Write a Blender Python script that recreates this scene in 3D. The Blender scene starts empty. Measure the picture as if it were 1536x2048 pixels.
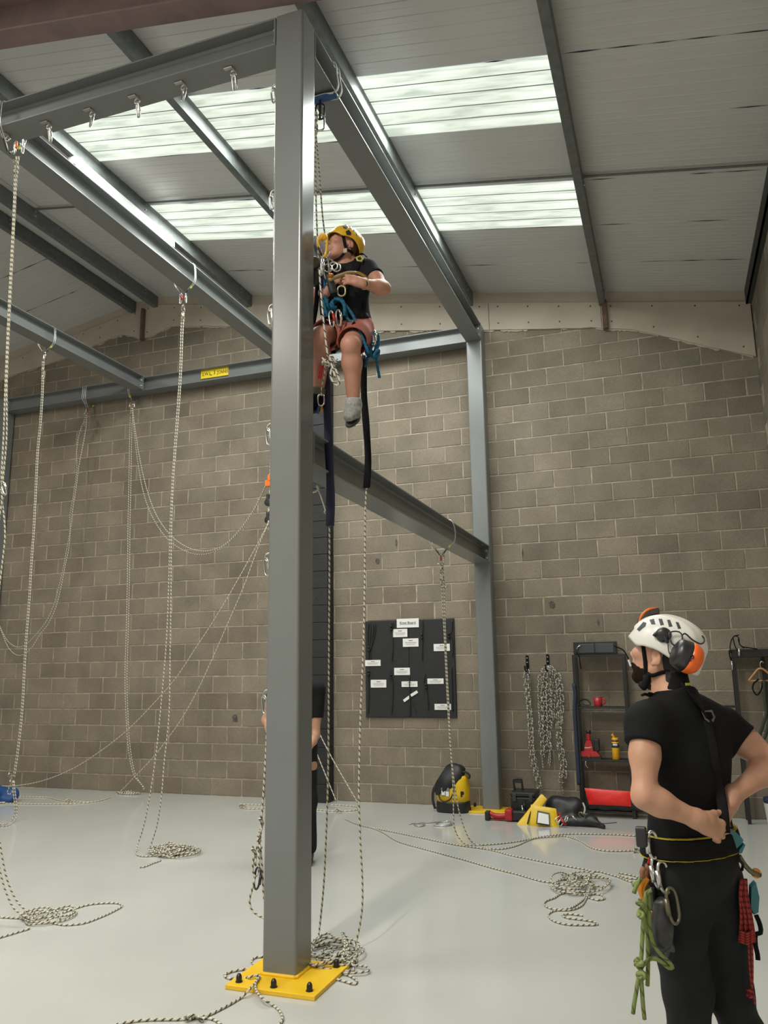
import bpy, bmesh, math, random
import numpy as np
from mathutils import Vector, Matrix, noise as mnoise

# ---------------------------------------------------------------- camera, world, lights, exposure
SC = bpy.context.scene
COL = SC.collection
F_PX = 1600.0
PITCH, YAW, ROLL = 0.194416, 0.338592, -0.0138594
CAM = np.array([1.55694, -9.65287, 1.59583])
def cam_axes():
    cp, sp, cy, sy, cr, sr = math.cos(PITCH), math.sin(PITCH), math.cos(YAW), math.sin(YAW), math.cos(ROLL), math.sin(ROLL)
    F = np.array([-sy*cp, cy*cp, sp]); R = np.array([cy, sy, 0.0]); U = np.cross(R, F)
    return cr*R + sr*U, -sr*R + cr*U, F
AR, AU, AF = cam_axes()
cd = bpy.data.cameras.new('camera'); cam = bpy.data.objects.new('camera', cd); COL.objects.link(cam)
cd.sensor_fit = 'VERTICAL'; cd.sensor_height = 36.0; cd.lens = 36.0*F_PX/2048.0; cd.clip_start = 0.05
M = Matrix(((AR[0], AU[0], -AF[0], CAM[0]), (AR[1], AU[1], -AF[1], CAM[1]), (AR[2], AU[2], -AF[2], CAM[2]), (0, 0, 0, 1)))
cam.matrix_world = M
SC.camera = cam
SC.view_settings.view_transform = 'Standard'; SC.view_settings.look = 'None'
SC.view_settings.exposure = 0.0; SC.view_settings.gamma = 1.0
SC.view_settings.use_curve_mapping = False
wd = bpy.data.worlds.new('world'); SC.world = wd; wd.use_nodes = True
bg = wd.node_tree.nodes['Background']; bg.inputs[0].default_value = (0.80, 0.90, 1.0, 1); bg.inputs[1].default_value = 0.35

def area(name, loc, size, power, color, rot=(0, 0, 0)):
    l = bpy.data.lights.new(name, 'AREA'); l.shape = 'RECTANGLE'; l.size, l.size_y = size
    l.energy = power; l.color = color
    o = bpy.data.objects.new(name, l); o.location = loc; o.rotation_euler = rot; COL.objects.link(o)
    return o
WARM = (1.0, 0.955, 0.86)
# the other fluorescent battens of the hall, in rows along the purlins behind and beside the camera
for i, (bx_, by_, bz_, e) in enumerate([(-3.85, -7.8, 6.6, 120), (-3.85, -11.2, 6.6, 110), (-0.75, -9.4, 6.1, 260), (-7.0, -4.2, 6.5, 110), (-7.0, -8.2, 6.5, 90), (-0.75, -12.4, 6.1, 90)]):
    area('batten_light', (bx_, by_, bz_), (0.22, 1.75), e, WARM)
# daylight that comes down through the two translucent roof strips
for i, (yy, e) in enumerate([(-3.79, 62), (-2.06, 62)]):
    for xx in (-3.0, -1.4, 0.2):
        area('skylight_light', (xx, yy, 6.355 - .1685*xx - 0.06), (1.45, 0.8), e, (0.955, 1.0, 0.965), (0, math.atan(.1685), 0))
# the lit batten in view
area('batten_light', (-3.85, -2.9, 6.66), (0.10, 1.7), 35, (1.0, 0.97, 0.93))

# ---------------------------------------------------------------- image-plane helpers: a pixel of the photograph to a point at a known place
def ray(u, v): return AF + (u-768.0)/F_PX*AR - (v-1024.0)/F_PX*AU
def fl(u, v, z=0.0):
    d = ray(u, v); return CAM + (z-CAM[2])/d[2]*d
def yp(u, v, y):
    d = ray(u, v); return CAM + (y-CAM[1])/d[1]*d
def xp(u, v, x):
    d = ray(u, v); return CAM + (x-CAM[0])/d[0]*d
def dp(u, v, D): return CAM + D*ray(u, v)

# ---------------------------------------------------------------- materials
MATS = {}
def mat(name, color, rough=0.5, metal=0.0, nscale=0.0, namt=0.0, bump=0.0, bscale=None, emit=None, spec=0.5, coat=0.0):
    if name in MATS: return MATS[name]
    m = bpy.data.materials.new(name); m.use_nodes = True; nt = m.node_tree; N = nt.nodes; L = nt.links
    b = N['Principled BSDF']
    b.inputs['Base Color'].default_value = (*color, 1); b.inputs['Roughness'].default_value = rough
    b.inputs['Metallic'].default_value = metal; b.inputs['Specular IOR Level'].default_value = spec
    if coat: b.inputs['Coat Weight'].default_value = coat; b.inputs['Coat Roughness'].default_value = 0.1
    if nscale:
        tc = N.new('ShaderNodeTexCoord'); nz = N.new('ShaderNodeTexNoise')
        nz.inputs['Scale'].default_value = nscale; nz.inputs['Detail'].default_value = 5; L.new(tc.outputs['Object'], nz.inputs['Vector'])
        if namt:
            mr = N.new('ShaderNodeMapRange'); mr.inputs['From Min'].default_value = .25; mr.inputs['From Max'].default_value = .75
            mr.inputs['To Min'].default_value = 1-namt; mr.inputs['To Max'].default_value = 1+namt
            mx = N.new('ShaderNodeMix'); mx.data_type = 'RGBA'; mx.blend_type = 'MULTIPLY'; mx.inputs[0].default_value = 1
            mx.inputs[6].default_value = (*color, 1); L.new(nz.outputs['Fac'], mr.inputs['Value']); L.new(mr.outputs[0], mx.inputs[7])
            L.new(mx.outputs[2], b.inputs['Base Color'])
        if bump:
            n2 = nz
            if bscale:
                n2 = N.new('ShaderNodeTexNoise'); n2.inputs['Scale'].default_value = bscale; n2.inputs['Detail'].default_value = 6
                L.new(tc.outputs['Object'], n2.inputs['Vector'])
            bp = N.new('ShaderNodeBump'); bp.inputs['Strength'].default_value = bump; bp.inputs['Distance'].default_value = 0.01
            L.new(n2.outputs['Fac'], bp.inputs['Height']); L.new(bp.outputs[0], b.inputs['Normal'])
    if emit:
        b.inputs['Emission Color'].default_value = (*emit[0], 1); b.inputs['Emission Strength'].default_value = emit[1]
    MATS[name] = m
    return m

def mat_block(name, base, spread, rough=0.9):
    """concrete block: every block its own shade (from its place), fine aggregate, pale lime bloom and stains"""
    m = bpy.data.materials.new(name); m.use_nodes = True; nt = m.node_tree; N = nt.nodes; L = nt.links
    b = N['Principled BSDF']; b.inputs['Roughness'].default_value = rough; b.inputs['Specular IOR Level'].default_value = .25
    geo = N.new('ShaderNodeNewGeometry'); oi = N.new('ShaderNodeObjectInfo')
    add = N.new('ShaderNodeMath'); add.operation = 'ADD'; L.new(geo.outputs['Random Per Island'], add.inputs[0]); L.new(oi.outputs['Random'], add.inputs[1])
    wn = N.new('ShaderNodeTexWhiteNoise'); wn.noise_dimensions = '1D'; L.new(add.outputs[0], wn.inputs['W'])
    ramp = N.new('ShaderNodeValToRGB'); cr = ramp.color_ramp
    d = spread
    cr.elements[0].color = (base[0]*(1-d), base[1]*(1-d*1.0), base[2]*(1-d*1.0), 1)
    cr.elements[1].color = (base[0]*(1+d), base[1]*(1+d*.9), base[2]*(1+d*.8), 1)
    e = cr.elements.new(.5); e.color = (base[0], base[1]*1.02, base[2]*1.02, 1)
    e = cr.elements.new(.12); e.color = (base[0]*(1-d*.35), base[1]*(1-d*.4), base[2]*(1-d*.45), 1)
    L.new(wn.outputs['Value'], ramp.inputs[0])
    n1 = N.new('ShaderNodeTexNoise'); n1.inputs['Scale'].default_value = 2.2; n1.inputs['Detail'].default_value = 6; L.new(geo.outputs['Position'], n1.inputs['Vector'])
    n2 = N.new('ShaderNodeTexNoise'); n2.inputs['Scale'].default_value = 120; n2.inputs['Detail'].default_value = 3; L.new(geo.outputs['Position'], n2.inputs['Vector'])
    mr = N.new('ShaderNodeMapRange'); mr.inputs['From Min'].default_value = .3; mr.inputs['From Max'].default_value = .7; mr.inputs['To Min'].default_value = .84; mr.inputs['To Max'].default_value = 1.16
    L.new(n1.outputs['Fac'], mr.inputs['Value'])
    mr2 = N.new('ShaderNodeMapRange'); mr2.inputs['From Min'].default_value = .3; mr2.inputs['From Max'].default_value = .7; mr2.inputs['To Min'].default_value = .82; mr2.inputs['To Max'].default_value = 1.18
    L.new(n2.outputs['Fac'], mr2.inputs['Value'])
    mm = N.new('ShaderNodeMath'); mm.operation = 'MULTIPLY'; L.new(mr.outputs[0], mm.inputs[0]); L.new(mr2.outputs[0], mm.inputs[1])
    mx = N.new('ShaderNodeMix'); mx.data_type = 'RGBA'; mx.blend_type = 'MULTIPLY'; mx.inputs[0].default_value = 1
    L.new(ramp.outputs[0], mx.inputs[6]); L.new(mm.outputs[0], mx.inputs[7])
    # lime bloom
    n3 = N.new('ShaderNodeTexNoise'); n3.inputs['Scale'].default_value = 5.5; n3.inputs['Detail'].default_value = 8; n3.inputs['Roughness'].default_value = .75; L.new(geo.outputs['Position'], n3.inputs['Vector'])
    r3 = N.new('ShaderNodeMapRange'); r3.inputs['From Min'].default_value = .62; r3.inputs['From Max'].default_value = .78; r3.inputs['To Max'].default_value = .45; L.new(n3.outputs['Fac'], r3.inputs['Value'])
    mx2 = N.new('ShaderNodeMix'); mx2.data_type = 'RGBA'; L.new(r3.outputs[0], mx2.inputs[0]); L.new(mx.outputs[2], mx2.inputs[6]); mx2.inputs[7].default_value = (min(1, base[0]*1.7), min(1, base[1]*1.7), min(1, base[2]*1.7), 1)
    L.new(mx2.outputs[2], b.inputs['Base Color'])
    bp = N.new('ShaderNodeBump'); bp.inputs['Strength'].default_value = .35; bp.inputs['Distance'].default_value = .006; L.new(n2.outputs['Fac'], bp.inputs['Height']); L.new(bp.outputs[0], b.inputs['Normal'])
    MATS[name] = m
    return m

def mat_rope(name, base, fleck, pitch=0.045, duty=0.30, rough=0.8, nst=2):
    """braided rope: dark tracer yarns spiral round it; UV x runs in metres along the rope, y round it"""
    if name in MATS: return MATS[name]
    m = bpy.data.materials.new(name); m.use_nodes = True; nt = m.node_tree; N = nt.nodes; L = nt.links
    b = N['Principled BSDF']; b.inputs['Roughness'].default_value = rough; b.inputs['Specular IOR Level'].default_value = .2
    uv = N.new('ShaderNodeUVMap'); sp = N.new('ShaderNodeSeparateXYZ'); L.new(uv.outputs[0], sp.inputs[0])
    def math_(op, a, bb):
        n = N.new('ShaderNodeMath'); n.operation = op
        for i, q in enumerate((a, bb)):
            if q is None: continue
            if isinstance(q, (int, float)): n.inputs[i].default_value = q
            else: L.new(q, n.inputs[i])
        return n.outputs[0]
    a = math_('MULTIPLY', sp.outputs[0], 1.0/pitch)
    s1 = math_('LESS_THAN', math_('FRACT', math_('ADD', a, sp.outputs[1]), None), duty)
    a2 = math_('MULTIPLY', sp.outputs[0], 1.0/pitch)
    s2 = math_('LESS_THAN', math_('FRACT', math_('SUBTRACT', math_('ADD', a2, .37), sp.outputs[1]), None), duty*.55)
    f = math_('MAXIMUM', s1, math_('MULTIPLY', s2, .35))
    mx = N.new('ShaderNodeMix'); mx.data_type = 'RGBA'; L.new(f, mx.inputs[0]); mx.inputs[6].default_value = (*base, 1); mx.inputs[7].default_value = (*fleck, 1)
    L.new(mx.outputs[2], b.inputs['Base Color'])
    w = N.new('ShaderNodeTexWave'); w.inputs['Scale'].default_value = 60; L.new(uv.outputs[0], w.inputs['Vector'])
    bp = N.new('ShaderNodeBump'); bp.inputs['Strength'].default_value = .2; bp.inputs['Distance'].default_value = .002; L.new(w.outputs[0], bp.inputs['Height']); L.new(bp.outputs[0], b.inputs['Normal'])
    MATS[name] = m
    return m

# ---------------------------------------------------------------- geometry helpers
class G:
    """vertices, faces and optional uvs in world space"""
    def __init__(s): s.v = []; s.f = []; s.uv = []
    def add(s, v, f, uv=None):
        o = len(s.v); s.v.extend([tuple(map(float, p)) for p in v]); s.f.extend([tuple(i+o for i in q) for q in f])
        s.uv.extend(uv if uv is not None else [(0, 0)]*len(v)); return s
    def box(s, x0, x1, y0, y1, z0, z1, c=0.0, M=None):
        if c <= 0:
            v = [(x, y, z) for x in (x0, x1) for y in (y0, y1) for z in (z0, z1)]
            f = [(0, 1, 3, 2), (4, 6, 7, 5), (0, 4, 5, 1), (2, 3, 7, 6), (0, 2, 6, 4), (1, 5, 7, 3)]
        else:
            bm = bmesh.new(); bmesh.ops.create_cube(bm, size=1)
            for w in bm.verts: w.co = Vector(((x0+x1)/2+w.co.x*(x1-x0), (y0+y1)/2+w.co.y*(y1-y0), (z0+z1)/2+w.co.z*(z1-z0)))
            bmesh.ops.bevel(bm, geom=bm.edges[:], offset=c, segments=2, affect='EDGES', profile=.5)
            v = [w.co[:] for w in bm.verts]; f = [[q.index for q in p.verts] for p in bm.faces]
            bm.free()
        if M is not None: v = [(M @ Vector(p))[:] for p in v]
        return s.add(v, f)
    def tube(s, path, r, n=8, closed=False, cap=True, flat=1.0, ref=None):
        """round (or flattened) tube along a list of points, r a number or one per point"""
        P = np.array(path, float); k = len(P)
        rr = np.full(k, r) if np.isscalar(r) else np.array(r, float)
        T = np.zeros_like(P)
        if closed: T = np.roll(P, -1, 0)-np.roll(P, 1, 0)
        else: T[1:-1] = P[2:]-P[:-2]; T[0] = P[1]-P[0]; T[-1] = P[-1]-P[-2]
        T /= np.linalg.norm(T, axis=1)[:, None]+1e-12
        a = np.array([0, 0, 1.0]) if ref is None else np.array(ref, float)
        if abs(T[0]@a) > .95: a = np.array([1.0, 0, 0])
        nrm = a-(a@T[0])*T[0]; nrm /= np.linalg.norm(nrm)
        L = np.concatenate([[0], np.cumsum(np.linalg.norm(np.diff(P, axis=0), axis=1))])
        vs = []; uv = []; ang = np.arange(n)*2*math.pi/n
        for i in range(k):
            if ref is not None: nrm = a-(a@T[i])*T[i]
            else: nrm = nrm-(nrm@T[i])*T[i]
            nrm = nrm/(np.linalg.norm(nrm)+1e-12)
            b = np.cross(T[i], nrm)
            for j, t in enumerate(ang):
                vs.append(P[i]+rr[i]*(math.cos(t)*nrm*flat+math.sin(t)*b)); uv.append((L[i], j/n))
        f = []
        for i in range(k if closed else k-1):
            i2 = (i+1) % k
            for j in range(n): f.append((i*n+j, i*n+(j+1) % n, i2*n+(j+1) % n, i2*n+j))
        if cap and not closed:
            f.append(tuple(range(n-1, -1, -1))); f.append(tuple((k-1)*n+j for j in range(n)))
        return s.add(vs, f, uv)
    def cyl(s, a, b, r, n=16, r2=None): return s.tube([a, b], [r, r if r2 is None else r2], n)
    def lathe(s, base, prof, n=24, axis=(0, 0, 1)):
        """surface of revolution; prof is a list of (radius, height along axis)"""
        ax = np.array(axis, float); ax /= np.linalg.norm(ax); a = np.array([1.0, 0, 0]) if abs(ax[0]) < .9 else np.array([0, 1.0, 0])
        u = np.cross(ax, a); u /= np.linalg.norm(u); w = np.cross(ax, u); base = np.array(base, float)
        vs = [base+ax*h+r*(math.cos(2*math.pi*j/n)*u+math.sin(2*math.pi*j/n)*w) for r, h in prof for j in range(n)]
        f = [(i*n+j, i*n+(j+1) % n, (i+1)*n+(j+1) % n, (i+1)*n+j) for i in range(len(prof)-1) for j in range(n)]
        f.append(tuple(range(n-1, -1, -1))); f.append(tuple((len(prof)-1)*n+j for j in range(n)))
        return s.add(vs, f)
    def prism(s, poly, d):
        """polygon (list of 3-d points) pushed along vector d"""
        k = len(poly); P = [np.array(p, float) for p in poly]; d = np.array(d, float)
        f = [tuple(range(k-1, -1, -1)), tuple(range(k, 2*k))]+[(i, (i+1) % k, k+(i+1) % k, k+i) for i in range(k)]
        return s.add(P+[p+d for p in P], f)
    def grid(s, rows):
        """quad grid from a list of rows of points"""
        m = len(rows[0]); v = [p for r in rows for p in r]
        f = [(i*m+j, i*m+j+1, (i+1)*m+j+1, (i+1)*m+j) for i in range(len(rows)-1) for j in range(m-1)]
        return s.add(v, f)

ORG = {}
def _root(o):
    while o.parent is not None: o = o.parent
    return o
def empty(name, loc=(0, 0, 0), label=None, cat=None, group=None, kind=None):
    o = bpy.data.objects.new(name, None); o.location = loc; o.empty_display_size = .05; COL.objects.link(o); ORG[o.name] = np.array(loc, float)
    tag(o, label, cat, group, kind); return o
def tag(o, label=None, cat=None, group=None, kind=None):
    for k, v in (('label', label), ('category', cat), ('group', group), ('kind', kind)):
        if v: o[k] = v
    return o
def obj(name, g, m, parent=None, smooth=False, label=None, cat=None, group=None, kind=None, org=None):
    v = np.array(g.v, float)
    if parent is not None: o0 = ORG[_root(parent).name]
    else: o0 = np.array(org if org is not None else ((v.min(0)+v.max(0))/2*np.array([1, 1, 0])+np.array([0, 0, v[:, 2].min()])), float)
    me = bpy.data.meshes.new(name); me.from_pydata((v-o0).tolist(), [], g.f); me.update()
    bm = bmesh.new(); bm.from_mesh(me); bmesh.ops.recalc_face_normals(bm, faces=bm.faces[:]); bm.to_mesh(me); bm.free()
    if any(u != (0, 0) for u in g.uv):
        ul = me.uv_layers.new(name='UVMap'); li = np.zeros(len(me.loops), int); me.loops.foreach_get('vertex_index', li)
        uva = np.array(g.uv, float)[li]
        # seam: loops of the last strip around the tube
        lt = np.zeros(len(me.polygons), int); me.polygons.foreach_get('loop_start', lt); tot = np.zeros(len(me.polygons), int); me.polygons.foreach_get('loop_total', tot)
        q = tot == 4; st = lt[q]; idx = st[:, None]+np.arange(4)[None]; vv = uva[idx, 1]
        wrap = (vv.max(1)-vv.min(1)) > .5; vv[wrap] = np.where(vv[wrap] < .5, vv[wrap]+1, vv[wrap]); uva[idx, 1] = vv
        ul.data.foreach_set('uv', uva.astype(np.float32).ravel())
    if smooth: me.polygons.foreach_set('use_smooth', [True]*len(me.polygons))
    me.materials.append(m)
    o = bpy.data.objects.new(name, me); COL.objects.link(o)
    if parent is not None: o.parent = parent
    else: o.location = o0; ORG[o.name] = o0
    tag(o, label, cat, group, kind)
    return o
def struct(name, g, m, parent=None, **k):
    return obj(name, g, m, parent, kind=('structure' if parent is None else None), **k)

def spline(pts, step=0.03):
    """smooth Catmull-Rom line through the points, resampled"""
    P = [np.array(p, float) for p in pts]
    if len(P) == 2:
        n = max(2, int(np.linalg.norm(P[1]-P[0])/step)); return [P[0]+(P[1]-P[0])*t for t in np.linspace(0, 1, n)]
    P = [2*P[0]-P[1]]+P+[2*P[-1]-P[-2]]; out = []
    for i in range(1, len(P)-2):
        p0, p1, p2, p3 = P[i-1:i+3]; d = np.linalg.norm(p2-p1); n = max(2, int(d/step))
        t01 = max(np.linalg.norm(p1-p0), 1e-6)**.5; t12 = max(d, 1e-6)**.5; t23 = max(np.linalg.norm(p3-p2), 1e-6)**.5
        m1 = (p2-p1)+t12*((p1-p0)/t01-(p2-p0)/(t01+t12)); m2 = (p2-p1)+t12*((p3-p2)/t23-(p3-p1)/(t12+t23))
        for t in np.linspace(0, 1, n, endpoint=False):
            a = 2*(p1-p2)+m1+m2; b = -3*(p1-p2)-2*m1-m2
            out.append(((a*t+b)*t+m1)*t+p1)
    out.append(P[-2]); return out
# ---------------------------------------------------------------- setting: floor, walls, roof
m_floor = mat('floor_paint', (.475, .48, .455), .11, nscale=1.1, namt=.05, bump=.04, bscale=60, spec=.5)
m_block = mat_block('concrete_block', (.200, .170, .131), .16)
m_mortar = mat('mortar', (.33, .285, .215), .95, nscale=9, namt=.4, bump=.4, bscale=90)
m_blackblock = mat('black_painted_block', (.011, .012, .014), .55, nscale=14, namt=.3, bump=.3, bscale=60)
m_plaster = mat('plasterboard', (.46, .40, .325), .85, nscale=2.5, namt=.10, bump=.1, bscale=30)
m_sheet = mat('white_roof_sheet', (.53, .53, .515), .33, nscale=1.5, namt=.05, bump=.05, bscale=3)
m_galv = mat('galvanised_purlin', (.125, .138, .136), .5, .08, nscale=14, namt=.25)
m_oxide = mat('red_oxide_steel', (.21, .14, .135), .55, nscale=5, namt=.18)
m_steel = mat('grey_painted_steel', (.165, .176, .174), .25, 0.0, nscale=2.5, namt=.05, bump=.02, bscale=25, spec=.55)
m_bolt = mat('zinc_bolt', (.55, .55, .53), .35, .8)
m_yellow = mat('yellow_plate_paint', (.80, .50, .015), .38, nscale=8, namt=.08)
m_dark = mat('dark_gap', (.02, .02, .02), .9)
XR, XL, YF = 2.745, -14.0, -14.0
RIDGE = -5.6
def zroof(x): return 6.355-.1685*x if x >= RIDGE else 6.355-.1685*RIDGE-.19*(RIDGE-x)

g = G().box(XL, 4.5, YF, 0.4, -.12, 0.0); floor = struct('floor', g, m_floor, org=(0, 0, 0))

# back wall: mortar bed with every block proud of it
X0, SH, CH = -.25694, -.01557, .2200
wall = empty('wall_back', (0, 0, 0), kind='structure')
g = G().prism([(XL, .0005, -.1), (XR+.3, .0005, -.1), (XR+.3, .0005, zroof(XR)), (RIDGE, .0005, zroof(RIDGE)), (XL, .0005, zroof(XL))], (0, .2, 0))
obj('mortar_bed', g, m_mortar, wall)
def block_mesh(w, h):
    g = G(); c = .004; d = .009
    fr = [(-w/2+c, 0, -h/2+c), (w/2-c, 0, -h/2+c), (w/2-c, 0, h/2-c), (-w/2+c, 0, h/2-c)]
    bk = [(-w/2, d*.45, -h/2), (w/2, d*.45, -h/2), (w/2, d*.45, h/2), (-w/2, d*.45, h/2)]
    dk = [(x, d+.006, z) for x, _, z in bk]
    g.add(fr+bk+dk, [(0, 1, 2, 3)]+[(4+i, 4+(i+1) % 4, (i+1) % 4, i) for i in range(4)]+[(8+i, 8+(i+1) % 4, 4+(i+1) % 4, 4+i) for i in range(4)])
    return g
rng = random.Random(4)
BL = []
for c in range(0, 33):
    zc = (c+.5)*CH
    for i in range(-64, 16):
        if (i-c) % 2: continue
        xa = X0+i*.225+SH*zc; xb = xa+.45
        if xb < XL+.1 or xa > XR-.02: continue
        if zc-.11 > zroof((xa+xb)/2)-.35: continue
        BL.append((c, xa, min(xb, XR+.005), zc))
# one mesh per width is shared; the ones that show largest become parts
def bm_mesh(w, h):
    g = block_mesh(w, h); me = bpy.data.meshes.new('block'); me.from_pydata(g.v, [], g.f); me.materials.append(m_block); return me
WFULL, HB = .450-.013, CH-.013
full = [bm_mesh(WFULL, HB), bm_mesh(WFULL-.003, HB-.002), bm_mesh(WFULL+.002, HB+.001)]
def seen(x, z):
    d = np.array([x, 0, z])-CAM; D = d@AF; u = 768+F_PX*(d@AR)/D; v = 1024-F_PX*(d@AU)/D
    return (-30 < u < 1560 and 560 < v < 1700 and not (532 < u < 612)), D
vis = sorted([(seen((b[1]+b[2])/2, b[3])[1], b) for b in BL if seen((b[1]+b[2])/2, b[3])[0]], key=lambda t: t[0])
single = set(b for _, b in vis[:298]); rest = G()
for b in BL:
    c, xa, xb, zc = b; w = xb-xa-.013; xm = (xa+xb)/2+rng.uniform(-.002, .002); y = -.004+rng.uniform(-.0018, .0018); zz = zc+rng.uniform(-.0015, .0015)
    if b in single:
        me = rng.choice(full) if xb-xa > .449 else bm_mesh(w, HB)
        o = bpy.data.objects.new('block', me); o.location = (xm, y, zz); o.rotation_euler = (rng.uniform(-.006, .006), rng.uniform(-.003, .003), rng.uniform(-.004, .004)); COL.objects.link(o); o.parent = wall
    else:
        gb = block_mesh(w+rng.uniform(-.003, .002), HB+rng.uniform(-.002, .001)); rest.add([(p[0]+xm, p[1]+y, p[2]+zz) for p in gb.v], gb.f)
obj('blockwork', rest, m_block, wall, kind='stuff')
# dark scuffs and small holes on the blocks
m_scuff = mat('soot_mark', (.085, .078, .065), .95, nscale=40, namt=.6)
for (u, v, w, h) in [(755, 1122, .07, .10), (793, 1086, .035, .12), (1104, 1210, .09, .11), (1045, 1107, .03, .11), (1176, 1290, .02, .10), (1197, 1245, .03, .12), (470, 1437, .11, .12)]:
    p = yp(u, v, -.006); r = random.Random(u); pts = []
    for k in range(18):
        a = 2*math.pi*k/18; q = .62+.38*r.random(); pts.append((p[0]+w/2*q*math.cos(a), -.0062, p[2]+h/2*q*math.sin(a)))
    obj('scuff_mark', G().add(pts+[(p[0], -.0066, p[2])], [(k, (k+1) % 18, 18) for k in range(18)]), m_scuff, wall)

# right return wall of the same blocks
wr = empty('wall_right', (XR, 0, 0), kind='structure')
obj('mortar_bed', G().box(XR+.001, XR+.2, -7.0, .0, -.1, 5.74), m_mortar, wr)
for c in range(10, 26):
    for k in range(0, 5):
        y1 = -k*.45-(.0 if c % 2 else .225); y0 = y1-.45; y1 = min(y1, -.004)
        if c == 25 and k > 2: continue
        gb = block_mesh(y1-y0-.011, HB); zc = (c+.5)*CH+.06
        obj('block', G().add([(XR-.003+p[1], (y0+y1)/2-p[0], zc+p[2]) for p in gb.v], gb.f), m_block, wr)
# walls out of the frame close the hall
struct('wall_left', G().box(XL-.2, XL, YF, .2, -.1, 6.0), m_block)
struct('wall_front', G().box(XL, 4.5, YF-.2, YF, -.1, 7.6), mat('white_wall', (.6, .58, .54), .9))
struct('wall_side', G().box(4.3, 4.5, YF, -7.0, -.1, 5.75), MATS['white_wall'])

# black painted block pier on the back wall
pier = empty('trim_1', (-2.775, 0, 0), kind='structure')
obj('pier_core', G().box(-2.985, -2.565, -.192, 0, 0, 5.62), m_blackblock, pier)
for c in range(0, 25):
    obj('block', G().box(-2.995, -2.555, -.203, -.002, c*CH+.107-.1065, c*CH+.107+.1065, .0035), m_blackblock, pier)

# plasterboard strip over the raked top of the blockwork
pl = empty('trim_2', (-2.5, 0, 5.5), kind='structure')
low = [(-8.6, 6.28), (-8.33, 6.36), (-7.3, 6.49), (-6.2, 6.74), (-6.05, 6.74), (-5.69, 6.60), (-5.2, 6.74), (-4.37, 6.60), (-3.63, 6.47), (-2.3, 6.19), (-.35, 5.89), (1.02, 5.70), (1.45, 5.60), (1.85, 5.43), (2.3, 5.24), (2.72, 5.07)]
def lowz(x):
    for (a, za), (b, zb) in zip(low, low[1:]):
        if a <= x <= b: return za+(zb-za)*(x-a)/(b-a)
    return low[0][1] if x < low[0][0] else low[-1][1]
cuts = [-8.6, -6.95, -5.75, -4.1, -2.2, -.35, 1.05, 2.73]
for a, b in zip(cuts, cuts[1:]):
    n = max(3, int((b-a)/.12)); xs = [a+.003+(b-a-.006)*k/n for k in range(n+1)]
    bot = [(x, -.034, lowz(x)+.012*mnoise.noise(Vector((x*6, 0, 1)))) for x in xs]; topp = [(x, -.034, zroof(x)-.15) for x in reversed(xs)]
    brd = obj('plasterboard', G().prism(bot+topp, (0, .03, 0)), m_plaster, pl)
    gs = G()
    for k in range(4):
        x = a+.12+(b-a-.24)*k/3
        gs.cyl((x, -.033, zroof(x)-.2), (x, -.0355, zroof(x)-.2), .011, 8)
        if lowz(x) < zroof(x)-.45: gs.cyl((x, -.033, lowz(x)+.09), (x, -.0355, lowz(x)+.09), .011, 8)
    obj('screw_head', gs, mat('rust_screw', (.09, .06, .04), .8), brd, kind='stuff')
xs = [-8.6, RIDGE, 2.73]
obj('shade_recess_strip', G().prism([(x, -.012, zroof(x)-.165) for x in xs]+[(x, -.012, zroof(x)+.02) for x in reversed(xs)], (0, .02, 0)), m_plaster, pl)  # set-back strip added so a shadow band forms under the roof
g = G(); rr = random.Random(3)
x = -8.5
while x < 2.7:
    w = rr.uniform(.03, .16)
    if rr.random() < .55:
        z = lowz(x)-.004; z2 = lowz(x+w)-.004
        g.prism([(x, -.018, z-.018*rr.random()), (x+w*.5, -.018, (z+z2)/2-.03*rr.random()), (x+w, -.018, z2-.012), (x+w, -.018, z2+.012), (x, -.018, z+.012)], (0, .014, 0))
    x += w
obj('ragged_mortar', g, mat('old_lime_mortar', (.42, .37, .29), .95), pl, kind='stuff')
# rusty steel stubs that carry the purlins
m_rust = mat('rusty_steel', (.13, .075, .055), .8, nscale=12, namt=.35)
for (x, zt, zb) in [(1.095, 6.03, 5.66), (-5.70, 7.08, 6.58)]:
    obj('purlin_stub', G().box(x-.03, x+.03, -.075, -.02, zb, zt, .004).box(x-.012, x+.03, -.10, -.075, zb, zt), m_rust, pl)

# roof: ribbed sheets bay by bay, purlins under them
ceil = empty('ceiling', (0, 0, 6), kind='structure')
YB = [0.02, -.80, -1.645, -2.49, -3.38, -4.20, -5.05, -5.9, -6.74, -7.58, -8.42, -9.26, -10.1, -10.94, -11.78, -12.62, -13.5, -14.0]
PUR = [-5.86, -5.46, -3.83, -2.19, -.55, 1.11]      # right web faces
def sheet(xa, xb, ya, yb, ribs, dep, off=0.0, th=.02):
    """sheet whose small ribs run down the slope, from xa to xb"""
    ys = []; hs = []; n = ribs; L = ya-yb
    prof = [(0, .006), (.03, 0), (.42, 0), (.47, -dep), (.53, -dep), (.58, 0), (.97, 0)]
    for k in range(n):
        for t, h in prof: ys.append(ya-.002-(k+t)/n*(L-.004)); hs.append(h)
    ys.append(yb+.002); hs.append(.006)
    g = G(); nx = max(2, int(abs(xb-xa)/.8)); xs = [xa+(xb-xa)*i/nx for i in range(nx+1)]
    g.grid([[(x, y, zroof(x)+h+off) for y, h in zip(ys, hs)] for x in xs])
    return g
SKY = []
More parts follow.
